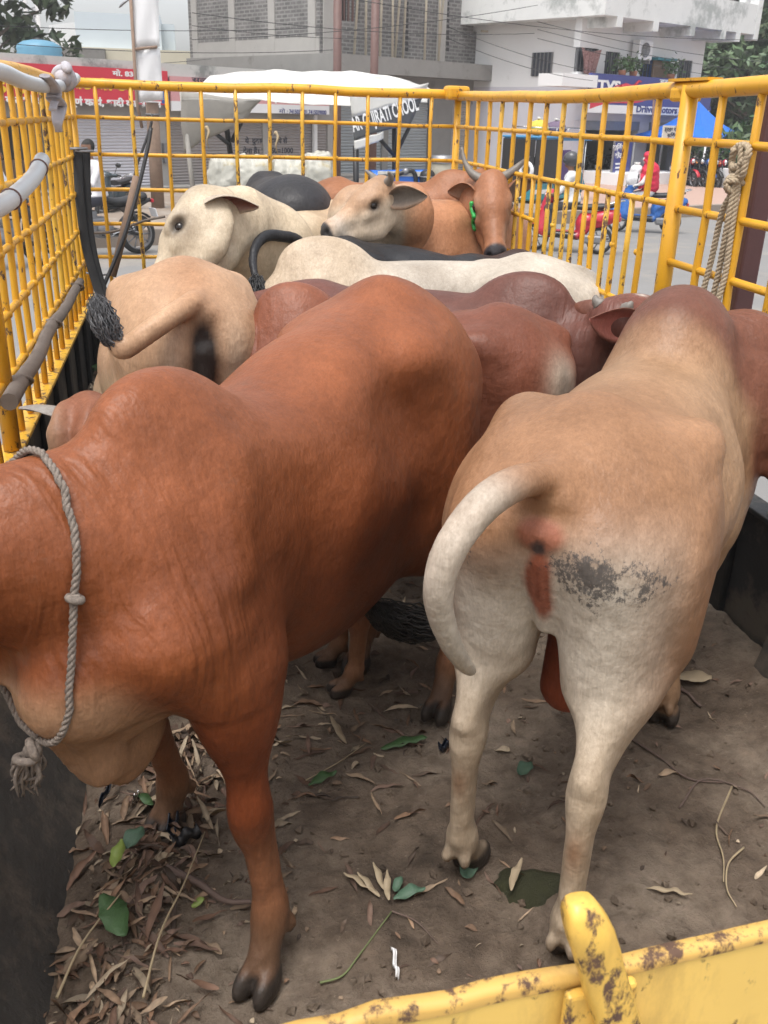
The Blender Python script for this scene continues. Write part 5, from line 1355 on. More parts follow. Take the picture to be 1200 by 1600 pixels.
# gazebo and the motorcycles parked under it
gz = G(1096, 297); gc = thing('gazebo', 'blue pop-up canopy on white legs over parked motorcycles', 'canopy', (gz.x, gz.y+1.2, ROAD+.15), F3.rz)
d0_ = (gz-Vector(CAM_C)).length; GW = 60*d0_/1451*1.0
MB_ = MB(); hz0 = 1.75; pk = 3.0
for i in range(4):
    a = PI/4+PI/2*i; b_ = a+PI/2; A = V(math.cos(a)*GW*1.414/1.0*.98, math.sin(a)*GW*1.414*.98, hz0); B_ = V(math.cos(b_)*GW*1.414*.98, math.sin(b_)*GW*1.414*.98, hz0); T_ = V(0, 0, pk)
    n = 6
    for j in range(n):
        for k in range(n):
            def pt(s, t): e = A.lerp(B_, s); p = T_.lerp(e, t); p.z -= .22*math.sin(PI*t)*(1) + .10*math.sin(PI*s)*t*0; return p
            MB_.add([pt(j/n, k/n), pt((j+1)/n, k/n), pt((j+1)/n, (k+1)/n), pt(j/n, (k+1)/n)], [(0, 1, 2, 3)], 0, True)
    MB_.add([A, B_, B_-V(0, 0, .28), A-V(0, 0, .28)], [(0, 1, 2, 3)])
MB_.build('canopy', M_BTARP, gc)
for i in range(4):
    a = PI/4+PI/2*i; MB().tube([(math.cos(a)*GW*1.36, math.sin(a)*GW*1.36, 0), (math.cos(a)*GW*1.36, math.sin(a)*GW*1.36, hz0)], .035, 6).build('leg', M_WHITE, gc)
cols_ = [M_RED, M_BLACK, M_BLUE, M_BLACK, M_RED, M_BLACK]
names_ = ['red motorcycle, first of the row parked by the showroom', 'black motorcycle parked second from the left under the blue canopy', 'blue motorcycle parked in the middle under the blue canopy', 'black motorcycle parked beside the blue one under the canopy', 'red motorcycle parked further right under the canopy', 'black motorcycle at the right end of the row under the canopy']
for i, px in enumerate((1068, 1079, 1091, 1103, 1114, 1125)):
    p = G(px, 299+i*.5); motorcycle(names_[i], (p.x, p.y, ROAD+.17), F3.rz-PI/2-.35+RNG.uniform(-.1, .1), cols_[i], 'motorcycles parked under the blue canopy', 1.0, .12)
for i, (px, py) in enumerate(((985, 283), (1012, 284), (1026, 285))):
    p = F3.P(F3.uv(px, py)[0], 0, -2.0); motorcycle(['black motorcycle displayed inside the showroom, nearest the left pillar', 'dark motorcycle displayed inside the showroom behind the service board', 'black motorcycle displayed inside the showroom, deepest to the right'][i], (p.x, p.y, ROAD+.02), F3.rz+.9, M_BLACK, 'motorcycles inside the showroom')
FW = Face(G(1105, 300), G(1180, 312)); mb = MB(); FW.box(mb, 0.6, 8, ROAD, ROAD+.9, -.15, .0, bev=.02); tag(mb.build('boundary_wall', M_WHITE), 'low white boundary wall right of the parked motorcycles', 'wall')
ng = Face(G(1116, 292), G(1190, 296)); vs = []; fs = []; nn = 16
zt_ = ng.uv(1140, 222)[1]; ww = ng.uv(1186, 260)[0]
for i in range(nn+1):
    for j in range(7): vs.append(tuple(ng.P(-.3+(ww+.3)*i/nn, ROAD+.8+(zt_-ROAD-.8)*j/6*(.75+.25*math.sin(2.4*i/nn+.5)), -1.0+.12*math.sin(i*1.3+j))))
for i in range(nn):
    for j in range(6): fs.append((i*7+j, i*7+j+1, i*7+8+j, i*7+7+j))
tag(MB().add(vs, fs, 0, True).build('green_netting', simple('green_net', (.02, .26, .17), .7, 0, .2, 6)), 'green shade netting hung beyond the blue canopy', 'netting')

# ---- tarpaulin stall across the road
st = thing('tarpaulin_stall', 'roadside stall under a white tarpaulin roof with printed flaps on black poles', 'stall', G(440, 330), 0)
def W_(px, py, y): return aty(px, py, y)
yb, yf = 21.8, 19.8
rows = [[W_(283, 152, yf), W_(370, 156, yf), W_(470, 160, yf-.1), W_(560, 166, yf-.1), W_(668, 158, yf)],
        [W_(318, 128, yf+1), W_(390, 127, yf+.9), W_(470, 127, yf+.9), W_(560, 130, yf+.9), W_(672, 140, yf+.7)],
        [W_(338, 114, yb), W_(400, 111, yb), W_(470, 110, yb), W_(550, 111, yb), W_(640, 124, yb)],
        [W_(335, 150, yb+1.6), W_(400, 150, yb+1.6), W_(470, 150, yb+1.6), W_(560, 150, yb+1.6), W_(650, 152, yb+1.6)]]
def cloth(rows, name, mat, root, sag=.05, sub=5, thick=0.012):
    nr, nc = len(rows), len(rows[0]); g = []
    for i in range((nr-1)*sub+1):
        fi = min(i/sub, nr-1.0001); a = int(fi); t = fi-a; r_ = []
        for j in range((nc-1)*sub+1):
            fj = min(j/sub, nc-1.0001); b = int(fj); s = fj-b
            p = rows[a][b]*(1-t)*(1-s)+rows[a+1][b]*t*(1-s)+rows[a][b+1]*(1-t)*s+rows[a+1][b+1]*t*s
            p = p+Vector((0, 0, -sag*math.sin(PI*s)*math.sin(PI*(t if nr > 2 else .5))))+Vector((mnoise.noise(p*1.7), mnoise.noise(p*1.7+V(9, 0, 0)), mnoise.noise(p*1.7+V(0, 7, 0))))*sag*.9
            r_.append(p)
        g.append(r_)
    m, n = len(g), len(g[0]); mb = MB(); vs = [p for r_ in g for p in r_]
    mb.add(vs, [(i*n+j, i*n+j+1, i*n+n+j+1, i*n+n+j) for i in range(m-1) for j in range(n-1)], 0, True); o = mb.build(name, mat)
    md = o.modifiers.new('thickness', 'SOLIDIFY'); md.thickness = thick
    return under(root, o)
cloth(rows, 'tarpaulin_roof', M_TARP, st, .07)
cloth([[W_(283, 140, yf), W_(340, 150, yf), W_(412, 156, yf)], [W_(284, 195, yf+.1), W_(335, 190, yf+.1), W_(392, 172, yf+.1)], [W_(286, 243, yf+.3), W_(318, 218, yf+.3), W_(378, 192, yf+.2)]], 'left_flap', M_TARPG, st, .06)
rf_ = cloth([[W_(548, 152, yf-.2), W_(600, 150, yf-.2), W_(668, 140, yf)], [W_(552, 192, yf-.2), W_(606, 178, yf-.2), W_(656, 160, yf)], [W_(553, 220, yf-.2), W_(614, 202, yf-.15), W_(640, 196, yf)]], 'printed_flap', M_TARPB, st, .035)
cloth([[W_(545, 146, yf-.24), W_(600, 138, yf-.24), W_(670, 130, yf-.05)], [W_(551, 182, yf-.25), W_(604, 166, yf-.25), W_(660, 152, yf-.05)]], 'flap_hem', M_TARP, st, .03)
cloth([[W_(553, 220, yf-.23), W_(580, 212, yf-.22), W_(600, 206, yf-.2)], [W_(554, 234, yf-.23), W_(580, 226, yf-.22), W_(600, 217, yf-.2)]], 'flap_patch', M_TARP, st, .02)
# letters sewn along the slanting flap
for s_, pxa, pya, pxb, pyb, hp in (('AR GUJRATI CHOOL', 552, 206, 655, 171, 17), ):
    n = len(s_); A, B_ = W_(pxa, pya, yf-.46), W_(pxb, pyb, yf-.32); dx = (B_-A); Lw = dx.length; ex = dx.normalized(); ez = V(0, 0, 1); ez = (ez-ex*ez.dot(ex)).normalized(); ey = ez.cross(ex)
    o = text(None, 'lettering', s_, .36, M_TXTW, (0, 0, 0), Matrix.Identity(3), .003, Lw, .008); o.parent = st
    R_ = Matrix((ex, -(-ez), ex.cross(ez))).transposed(); o.matrix_local = Matrix.Translation(A-Vector(st.location)) @ R_.to_4x4()
for (xa, ya, xb, yb_, yy, mt, r_) in ((284, 140, 306, 292, yf+.2, M_TARPG, .05), (347, 150, 360, 240, yf+.5, M_BLACK, .055), (556, 228, 558, 285, yf-.1, M_BLACK, .06), (616, 150, 619, 285, yf+.3, M_BLACK, .05), (306, 205, 341, 160, yf+.25, M_BLACK, .04), (330, 203, 358, 226, yf+.35, M_BLACK, .04), (392, 160, 362, 222, yf+.45, M_BLACK, .045), (594, 218, 617, 244, yf+.2, M_BLACK, .04), (641, 196, 619, 240, yf+.2, M_BLACK, .04), (672, 148, 673, 285, yf+.2, M_BLACK, .045)):
    A, B_ = W_(xa, ya, yy), W_(xb, yb_, yy); 
    if yb_ > 280: B_ = Vector((B_.x, B_.y, ROAD))
    under(st, MB().tube([A, B_], r_, 8).build('pole', mt))
# goods under it
M_PLAS = simple('crumpled_white_plastic', (.40, .39, .34), .5, 0, .3, 5, .6, dirt=((.34, .27, .12), .56))
for i, (x0, x1, y0, y1, lb) in enumerate(((332, 368, 246, 294, 'crumpled white plastic bundle, leftmost of the goods below the stall'), (372, 426, 246, 296, 'wide white plastic wrapped load in the middle below the stall'), (428, 474, 248, 297, 'yellow stained plastic wrapped load below the stall'), (478, 514, 240, 297, 'tall white plastic wrapped load, rightmost below the stall'))):
    yy = 19.2; A, B_ = aty(x0, y1, yy), aty(x1, y0, yy); S = SDF(); w_, h_ = (B_.x-A.x), (B_.z-ROAD)
    [S.ell((w_*.34*qx, .2*qy, h_*qz), (w_*.34, .26, h_*.30), .10) for qx in (-1, .1, 1) for qy in (-1, 1) for qz in (.25, .72)]; P_, F_ = S.mesh(.035, floor=.0)
    P_ = P_+np.array([tuple(.05*mnoise.noise_vector(Vector(p)*4+V(i*3, 0, 0))+.025*mnoise.noise_vector(Vector(p)*11)) for p in P_]); P_[:, 2] = np.maximum(P_[:, 2], 0)
    o = thing('wrapped_load', lb, 'load', ((A.x+B_.x)/2, yy, ROAD), 0, 'plastic wrapped loads by the stall'); np_mesh('plastic_wrap', P_, F_, M_PLAS, o, {})
    MB().torus((0, 0, h_*.55), max(w_*.6, .43), .018, (0, .1, 1), 28, 6).build('cord', M_WOOD, o)
bt_ = thing('tarp_bench', 'bench covered with a bright blue and white tarpaulin beside the stall', 'bench', (*aty(640, 290, 19.5)[:2], ROAD), 0)
c0, c1 = aty(585, 285, 19.4), aty(712, 272, 19.4)
mb = MB(); xx = (c1.x-c0.x)
for q in (-1, 1):
    for p in (-1, 1): mb.tube([(q*xx*.42, p*.3, 0), (q*xx*.42, p*.3, c1.z-ROAD)], .04, 6)
mb.build('leg', M_BLACK, bt_)
g_ = [[Vector((x*xx*.5, y, (c1.z-ROAD)+z)) for x in (-1, -.5, 0, .5, 1)] for y, z in ((-.5, -.35), (-.45, .0), (0, .06), (.45, 0))]
o = cloth(g_, 'tarp_cover', M_BTARP, bt_, .04); o.location = (0, 0, 0)
mb = MB(); mb.box((0, -.46, c1.z-ROAD+.01), (xx*.9, .03, .09)); mb.build('white_stripe', M_TARP, bt_)
for px, lb in ((668, 'black cylindrical drum standing by the blue tarpaulin'), (690, 'grey bucket on a stand at the corner of the cage, beyond the bars')):
    p = aty(px, 290, 18.9); ztop_ = aty(px, 266 if px == 668 else 252, 18.9).z-ROAD; w_ = .16 if px == 668 else .24
    o = thing('drum' if px == 668 else 'bucket', lb, 'drum' if px == 668 else 'bucket', (p.x, p.y, ROAD), 0)
    if px == 668:
        MB().lathe([(0, 0), (w_, 0), (w_, ztop_-.1), (w_*.9, ztop_-.04), (w_*.6, ztop_), (0, ztop_)], (0, 0, 0), 20).build('shell', M_BLACK, o); MB().torus((0, 0, ztop_-.12), w_, .012, (0, 0, 1)).build('hoop', M_GREYM, o)
    else:
        MB().lathe([(0, ztop_-.45), (w_*.75, ztop_-.45), (w_, ztop_), (w_*.94, ztop_), (w_*.7, ztop_-.4), (0, ztop_-.4)], (0, 0, 0), 20).build('pail', simple('tan_plastic', (.34, .31, .24), .5), o); MB().lathe([(w_*1.05, ztop_-.03), (w_*1.05, ztop_+.1), (0, ztop_+.12)], (0, 0, 0), 20).build('lid', M_GREYM, o)
        MB().lathe([(0, 0), (.3, 0), (.26, ztop_-.45), (0, ztop_-.45)], (0, 0, 0), 4).build('stand', M_GREYM, o)
hp = thing('bent_pipe', 'black bent pipe handle above the blue tarpaulin', 'pipe', aty(640, 285, 19.0), 0)
q_ = [aty(x, y, 19.0)-aty(640, 285, 19.0) for x, y in ((590, 277), (615, 274), (634, 268), (644, 267), (649, 275), (650, 292))]
MB().tube(catmull(q_, 5), .045, 8).build('tube', M_BLACK, hp); MB().ball(q_[2], .07, n=10).build('joint', M_GREYM, hp)

# ---- poles, the blank banner, wires
def pole(name, label, cat, pts, r, mat, extra=None):
    o = thing(name, label, cat, pts[0], 0); q = [Vector(p)-Vector(pts[0]) for p in pts]
    MB().tube(q, r, 10).build('shaft', mat, o); 
    if extra: extra(o, q)
    return o
def up_to(px, py, p): y = p[1]; return aty(px, py, y)
for (xb, yb_, xt, lb) in ((526, 300, 526, 'brown steel pole rising before the unfinished building, left of the two'), (581, 300, 580, 'brown steel pole rising before the unfinished building, right of the two')):
    p = G(xb, yb_); t_ = up_to(xt, -25, p)
    pole('steel_pole', lb, 'pole', [p, (p.x+(t_.x-p.x)*.02, p.y, t_.z)], .13, M_RUSTP, lambda o, q: (MB().box(q[1]*.55, (.34, .34, .03)).build('joint_plate', M_GREYM, o), MB().lathe([(.24, 0), (.24, .12), (.16, .3)], (0, 0, 0), 12).build('base_collar', M_CONC, o)))
p = G(248, 340); t_ = up_to(236, 160, p)
wp = pole('wooden_post', 'weathered brown wooden post below the blank white banner', 'post', [p, (t_.x+.02, p.y, t_.z)], [.155, .14], M_WOOD, lambda o, q: MB().torus(q[1]*.9, .15, .02, (0, 0, 1)).build('wire_wrap', M_GREYM, o))
bn = thing('banner', 'blank white banner in two sheets nailed to a thin leaning pole', 'banner', (t_.x, p.y-.25, ROAD+2.2), 0)
yb2 = p.y-.25; B0 = Vector(bn.location)
def sheet2(pts, name):
    q = [aty(x, y, yb2)-B0 for x, y in pts]; mb = MB(); n = 6; vs = []
    for i in range(n+1):
        for j in range(n+1):
            a = q[0].lerp(q[1], i/n).lerp(q[3].lerp(q[2], i/n), j/n); vs.append(a+Vector((0, .03*math.sin(i*1.1+j*.7), 0)))
    mb.add(vs, [(i*(n+1)+j, i*(n+1)+j+1, (i+1)*(n+1)+j+1, (i+1)*(n+1)+j) for i in range(n) for j in range(n)], 0, True)
    o = mb.build(name, M_SIGNW, bn); md = o.modifiers.new('t', 'SOLIDIFY'); md.thickness = .015
sheet2([(205, -20), (247, -20), (249, 73), (211, 77)], 'upper_sheet'); sheet2([(212, 79), (250, 75), (255, 156), (216, 160)], 'lower_sheet')
MB().tube([aty(203, -20, yb2-.03)-B0, aty(214, 160, yb2-.03)-B0, aty(222, 200, yb2)-B0], .035, 8).build('thin_pole', M_WOOD, bn); MB().tube([aty(211, 77, yb2-.05)-B0, aty(246, 73, yb2-.05)-B0], .03, 6).build('batten', M_WOOD, bn)
MB().tube([aty(238, 178, yb2-.1)-B0, aty(236, 195, yb2-.1)-B0, aty(228, 220, yb2-.15)-B0, aty(214, 258, yb2-.2)-B0, aty(205, 300, yb2-.2)-B0], .03, 6).build('hanging_cable', M_BLACK, bn)
k = thing('cloth_scrap', 'grey cloth scrap caught on the thin banner pole top', 'cloth', aty(196, 4, yb2), 0)
MB().tube(catmull([aty(186, 12, yb2)-k.location, aty(194, 4, yb2)-k.location, aty(203, -2, yb2)-k.location], 4), [.02, .05, .07, .06, .07, .06, .05, .04, .03], 8, flat=.4).build('rag', M_GREYM, k)
sp_ = pole('thin_pole', 'thin reddish pole in front of the showroom signboard', 'pole', [G(1014, 318), up_to(1022, 150, G(1014, 318))], .035, M_RUSTP, lambda o, q: MB().ball(q[1], .05, n=8).build('cap', M_GREYM, o))
wires = [((-40, 38), (480, 44), 3), ((-60, 62), (520, 78), 5), ((300, 20), (835, 52), 6), ((300, 62), (840, 8), 5), ((560, 0), (1210, 62), 8), ((700, 42), (930, 112), 4), ((700, 60), (926, 126), 5), ((840, 34), (1215, 98), 5), ((840, 46), (1215, 114), 5), ((840, 60), (1215, 132), 4), ((300, 40), (580, 60), 3), ((-40, 100), (330, 92), 4)]
for i, (a, b, sg_) in enumerate(wires):
    yA, yB = 23+i*.4, 27+i*.6; A, B_ = aty(*a, yA), aty(*b, yB)
    pts = [A.lerp(B_, t/14)+Vector((0, 0, -sg_*.03*4*(t/14)*(1-t/14))) for t in range(15)]
    tag(MB().tube(pts, .008, 5).build('overhead_wire', M_BLACK), 'one of the thin dark cables strung across the street above the cage', 'wire', 'overhead cables')

# ---- far roofs, tank, mast
wt = thing('water_tank', 'blue plastic water tank on the roof at the far left', 'water tank', F1.P(F1.uv(62, 84, -3)[0], 2.76, -3.0), 0)
MB().lathe([(0, 0), (.62, 0), (.64, .08), (.61, .12), (.64, .18), (.61, .22), (.64, .30), (.6, .40), (.42, .50), (.2, .54), (0, .55)], (0, 0, 0), 28).build('shell', simple('faded_blue_plastic', (.10, .25, .36), .5), wt); MB().lathe([(.16, .53), (.16, .58), (0, .60)], (0, 0, 0), 16).build('lid', M_BLACK, wt)
b1_ = thing('metal_shed', 'pale blue grey metal sheet building on the rooftops behind the red hoarding', 'building', aty(150, 90, 48), .25)
def boxpx(root, name, mat, x0, x1, y0, y1, yd, depth, rot=0):
    A, B_ = aty(x0, y1, yd), aty(x1, y0, yd); c = (A+B_)/2; return under2(root, MB().box((0, 0, 0), (B_.x-A.x, depth, B_.z-A.z)).build(name, mat), Vector((c.x, yd+depth/2, c.z)), rot)
def under2(root, o, p, rot):
    o.parent = root; o.matrix_local = Matrix.Rotation(-root.rotation_euler.z, 4, 'Z') @ Matrix.Translation(p-Vector(root.location)) @ Matrix.Rotation(rot, 4, 'Z'); return o
M_PBLUE = simple('pale_blue_cladding', (.58, .65, .70), .6, 0, .06, 1); M_CREAM = simple('cream_wall', (.62, .58, .46), .8, 0, .08, 1)
boxpx(b1_, 'front_wall', M_PBLUE, 121, 250, 24, 82, 48, 5); boxpx(b1_, 'end_wall', simple('shed_end', (.62, .64, .65), .7), 99, 121, 32, 84, 48, 4, .5); boxpx(b1_, 'lower_storey', M_CREAM, 112, 300, 80, 130, 47.5, 5); boxpx(b1_, 'eave', M_CONC, 98, 163, 76, 90, 47, 1.2)
boxpx(b1_, 'side_wing', M_PBLUE, 250, 272, 38, 84, 49, 4); o = boxpx(b1_, 'base_wall', M_CREAM, 90, 310, 125, 170, 47.6, 6)
mt_ = thing('phone_mast', 'lattice phone mast with white antenna panels beyond the rooftops', 'mast', aty(52, 100, 110), 0); M0 = Vector(mt_.location)
mb = MB(); hh = aty(52, 12, 110).z-M0.z; zb_ = ROAD-M0.z
for x, y in ((-1, -1), (1, -1), (1, 1), (-1, 1)): mb.tube([(x*1.0, y*1.0, zb_), (x*.6, y*.6, hh)], .10, 6)
for k in range(10):
    z = -3+(hh+3)*k/10; z2 = -3+(hh+3)*(k+1)/10; w_ = .9; mb.tube([(-w_, -w_, z), (w_, -w_, z2)], .06, 5); mb.tube([(w_, -w_, z), (-w_, -w_, z2)], .06, 5); mb.tube([(-w_, w_, z), (w_, w_, z2)], .06, 5)
mb.build('lattice', M_GREYM, mt_)
for k in range(9): MB().box(((-1.1, 0, 1.1)[k % 3], -1.1, hh*(.45+.27*(k//3))), (.35, .3, 1.3), bev=.05).build('antenna_panel', M_WHITE, mt_)

# ---- trees
def leaf_mat():
    m, nt, b = new_mat('tree_leaves'); at = nd(nt, 'Attribute'); at.attribute_name = 'coat'; nt.links.new(at.outputs['Color'], b.inputs['Base Color']); b.inputs['Roughness'].default_value = .55
    b.inputs['Transmission Weight'].default_value = 0; return m
M_LEAF = leaf_mat(); M_BARK = simple('bark', (.13, .10, .08), .9, 0, .3, 5, .6)
def tree(name, label, loc, height, rad, nleaf, colr, seed, lsize=.28, trunk=.22, zlow=.25):
    rg = np.random.RandomState(seed); root = thing(name, label, 'tree', loc, 0, 'trees behind the street')
    mb = MB(); mb.tube(catmull([(0, 0, 0), (.15, .1, height*.25), (-.1, .1, height*.55), (.1, 0, height*.85)], 4), [trunk*(1-.065*i) for i in range(13)], 8); tips = []
    nb = 46
    for i in range(nb):
        a = rg.rand()*2*PI; zz = height*(zlow+(1-zlow)*rg.rand()**.8); prof = math.sin(PI*min(.98, max(.12, (zz/height-zlow+.12)/(1.12-zlow))))**.6; rr = rad*prof*(.35+.65*rg.rand()**.5)
        e = Vector((rr*math.cos(a), rr*math.sin(a), zz)); s = Vector((0, 0, max(height*.15, zz*.72))); mb.tube([s, s.lerp(e, .5)+Vector((0, 0, .25)), e], [trunk*.3, trunk*.18, .02], 5, cap=False); tips.append((e, .30*rad*(.6+.7*rg.rand()), .7+.6*rg.rand()))
    mb.build('trunk', M_BARK, root)
    ti = rg.randint(0, nb, nleaf); C_ = np.array([tuple(tips[t][0]) for t in ti]); R_ = np.array([tips[t][1] for t in ti]); D = rg.randn(nleaf, 3); D /= np.linalg.norm(D, axis=1)[:, None]
    P0 = C_+D*(R_*rg.rand(nleaf)**.45)[:, None]*np.array([1, 1, .75]); n_ = D*.6+rg.randn(nleaf, 3)*.7+np.array([0, 0, .5]); n_ /= np.linalg.norm(n_, axis=1)[:, None]
    t1 = np.cross(n_, rg.randn(nleaf, 3)); t1 /= np.linalg.norm(t1, axis=1)[:, None]; t2 = np.cross(n_, t1); s_ = (lsize*(.6+.8*rg.rand(nleaf)))[:, None]
    P = np.stack([P0-t1*s_, P0+t2*s_*.42, P0+t1*s_, P0-t2*s_*.42], 1).reshape(-1, 3); F = np.arange(nleaf*4).reshape(-1, 4)
    tone = np.array([t[2] for t in tips])[ti]*(.75+.5*rg.rand(nleaf)); cc = np.repeat(np.array(colr)[None]*tone[:, None]*np.array([1, 1, 1])+np.stack([.02*rg.rand(nleaf), .01*rg.rand(nleaf), 0*tone], 1), 4, axis=0)
    o = np_mesh('crown', P, F, M_LEAF, root, {'coat': np.clip(cc, 0, 1)}); o.data.polygons.foreach_set('use_smooth', np.zeros(len(F), bool)); return root
def tp(px, py, y): p = aty(px, py, y); return (p.x, p.y, ROAD)
tree('broadleaf_tree', 'large pale green tree directly behind the right end of the showroom', tp(1120, 100, 52), 13.5, 5.2, 9000, (.085, .13, .065), 1, .34)
tree('broadleaf_tree', 'dark dense tree at the right edge behind the blue canopy', tp(1215, 100, 47), 12.5, 5.0, 9000, (.055, .095, .05), 2, .32)
tree('broadleaf_tree', 'bushy mid green tree low behind the green netting', tp(1165, 200, 44), 6.5, 3.8, 6000, (.06, .105, .05), 3, .26, .16, .08)
tree('broadleaf_tree', 'green tree top showing above the showroom parapet', tp(1010, 60, 62), 14.0, 5.0, 6000, (.06, .10, .05), 4, .36)
tree('broadleaf_tree', 'tree with thin leaves at the far left edge of the street', tp(-28, 60, 40), 9.0, 3.0, 4500, (.07, .11, .055), 5, .26)
tree('shrub', 'leafy shrub at the right edge near the boundary wall', tp(1195, 290, 34), 2.6, 2.0, 2600, (.05, .10, .04), 6, .20, .07, .05)
for i, (px, py) in enumerate(((971, 113), (988, 116), (1047, 120))):
    a, z = F3.uv(px, py+5, .6); pp = F3.P(a, zf-.02, .62); rt = thing('potted_plant', ['small green plant on the ledge above the letters of the showroom sign', 'small trailing plant beside the air conditioner ledge', 'small spiky plant beside the wooden window shutter'][i], 'plant', pp, 0, 'plants on the showroom ledge')
    MB().lathe([(0, 0), (.12, 0), (.16, .22), (.14, .22), (0, .2)], (0, 0, 0), 12).build('pot', simple('terracotta', (.3, .13, .08), .8) if i == 0 else bpy.data.materials['terracotta'], rt)
    rg = np.random.RandomState(40+i); n = 160; P0 = rg.randn(n, 3)*np.array([.22, .14, .14])+np.array([0, 0, .42]); d = rg.randn(n, 3); d /= np.linalg.norm(d, axis=1)[:, None]; e = np.cross(d, rg.randn(n, 3)); e /= np.linalg.norm(e, axis=1)[:, None]
    P = np.stack([P0-d*.09, P0+e*.035, P0+d*.09, P0-e*.035], 1).reshape(-1, 3); np_mesh('foliage', P, np.arange(4*n).reshape(-1, 4), M_LEAF, rt, {'coat': np.repeat(np.array([[.07, .13, .05]])*(.6+.8*rg.rand(n, 1)), 4, 0)})
# ------------------------------------------------------------------ dirt on the bed, leaves, ropes, pipes and odds and ends
from mathutils.bvhtree import BVHTree
def hgt(x, y):
    z = .018*mnoise.noise(Vector((x*2.1, y*2.1, .3)))+.010*mnoise.noise(Vector((x*7, y*7, 1.7)))+.010*mnoise.noise(Vector((x*19, y*19, 3.1)))+.0055*mnoise.noise(Vector((x*50, y*50, 5.1)))
    z += .05*math.exp(-((x)/.16)**2)+.07*math.exp(-((W-x)/.20)**2)
    z += .03*math.exp(-(((x-.48)/.16)**2+((y-1.6)/.5)**2))
    return z-.004
M_SOIL, nt, b = new_mat('trampled_soil')
v = coords(nt); n1 = noise(nt, v, 2.2, 7, .66); n2 = noise(nt, v, 16, 8, .72); n3 = noise(nt, v, 90, 5, .7)
c = ramp(nt, n1, [(.30, (.052, .038, .028)), (.45, (.145, .108, .080)), (.64, (.25, .20, .155))])
c = mixc(nt, 1.0, c, ramp(nt, n2, [(.3, (.55, .53, .5)), (.55, (1, 1, 1)), (.75, (1.25, 1.22, 1.18))]), 'MULTIPLY')
c = mixc(nt, ramp(nt, n3, [(.62, (0, 0, 0)), (.72, (.6, .6, .6))]), c, (.33, .27, .21)); nt.links.new(c, b.inputs['Base Color'])
nt.links.new(ramp(nt, n1, [(.3, (.62,)*3), (.6, (.95,)*3)]), b.inputs['Roughness']); b.inputs['Specular IOR Level'].default_value = .3
bump(nt, b, math_n(nt, 'ADD', math_n(nt, 'MULTIPLY', n2, .02), math_n(nt, 'MULTIPLY', n3, .006)), 1.0, 1.0)
nx, ny = 220, 460; P = np.zeros((nx*ny, 3)); k = 0
for j in range(ny):
    t = j/(ny-1); y = .64+(YF-.66)*t**1.5
    for i in range(nx):
        x = .006+(W-.012)*i/(nx-1); P[k] = (x, y, hgt(x, y)); k += 1
F = np.array([(j*nx+i, j*nx+i+1, (j+1)*nx+i+1, (j+1)*nx+i) for j in range(ny-1) for i in range(nx-1)])
so = np_mesh('dirt_floor', P, F, M_SOIL, None, {}); tag(so, kind='structure')
# crumbs of soil
rg = np.random.RandomState(5); mb = MB(); ico = [(0, 0, 1), (.9, 0, .3), (.25, .85, .3), (-.75, .5, .3), (-.75, -.5, .3), (.25, -.85, .3), (0, 0, -.5)]; icf = [(0, 1, 2), (0, 2, 3), (0, 3, 4), (0, 4, 5), (0, 5, 1), (6, 2, 1), (6, 3, 2), (6, 4, 3), (6, 5, 4), (6, 1, 5)]
for i in range(2600):
    x = rg.uniform(.05, W-.03); y = .8+3.2*rg.rand()**1.3; r = .0025+.014*rg.rand()**4; q = Euler((rg.rand()*6, rg.rand()*6, rg.rand()*6)).to_matrix()
    mb.add([Vector((x, y, hgt(x, y)+r*.3))+q @ (Vector(p)*r*(.7+.6*rg.rand())) for p in ico], icf)
tag(mb.build('soil_crumbs', M_SOIL), kind='stuff')
# leaves
M_DRY = attr_mat('dry_leaf', .7); M_GREEN = simple('green_leaf', (.055, .115, .042), .45, 0, .3, 30, .3)
dry = [(.25, .18, .12), (.15, .09, .055), (.34, .27, .19), (.10, .055, .035), (.19, .125, .08), (.075, .05, .035), (.15, .095, .07)]
def leaf_geo(x, y, z, L, w, a, curl, tilt, twist, n=9, fold=.25):
    # n segments along the leaf, three points across
    ca, sa = math.cos(a), math.sin(a); vs = []
    for i in range(n+1):
        t = i/n; s = (t-.5)*L; ww = w*(math.sin(PI*(t*.94+.03))**.75); bend = .35*L*curl*(t-.4)**2*(1 if t > .4 else .4)
        side = .10*L*math.sin(t*2.6+a)
        for u in (-1, 0, 1):
            lx, ly = s, u*ww*math.cos(twist*(t-.3))+side; lz = bend+abs(u)*ww*fold+u*ww*math.sin(twist*(t-.3))+tilt*s
            lz += .006*mnoise.noise(Vector((lx*45+x*9, ly*60, y*31)))*(1+.6*abs(u)); ly *= 1+.35*mnoise.noise(Vector((lx*40, x*50, u*3)))
            vs.append((x+ca*lx-sa*ly, y+sa*lx+ca*ly, z+lz+.004))
    fs = [(i*3+j, i*3+3+j, i*3+4+j, i*3+1+j) for i in range(n) for j in (0, 1)]
    return vs, fs
vs, fs, cs = [], [], []
def put(x, y, L, w, colr, zo=0, curl=None, tilt=None):
    z = hgt(x, y)+zo; a = rg.rand()*2*PI; v_, f_ = leaf_geo(x, y, z, L, w, a, rg.uniform(-.1, 1.0) if curl is None else curl, rg.normal(0, .10) if tilt is None else tilt, rg.normal(0, 1.5), 9, rg.uniform(-.3, 1.5))
    zmin = min(p[2] for p in v_); v_ = [(p[0], p[1], max(p[2], hgt(p[0], p[1])+.002)) for p in v_]
    b_ = len(vs); vs.extend(v_); fs.extend([tuple(b_+i for i in f) for f in f_]); k_ = .6+.8*rg.rand(); cs.extend([tuple(np.array(colr)*k_*(1.2 if i % 3 == 1 else .92)*(.8+.4*rg.rand())) for i in range(len(v_))])
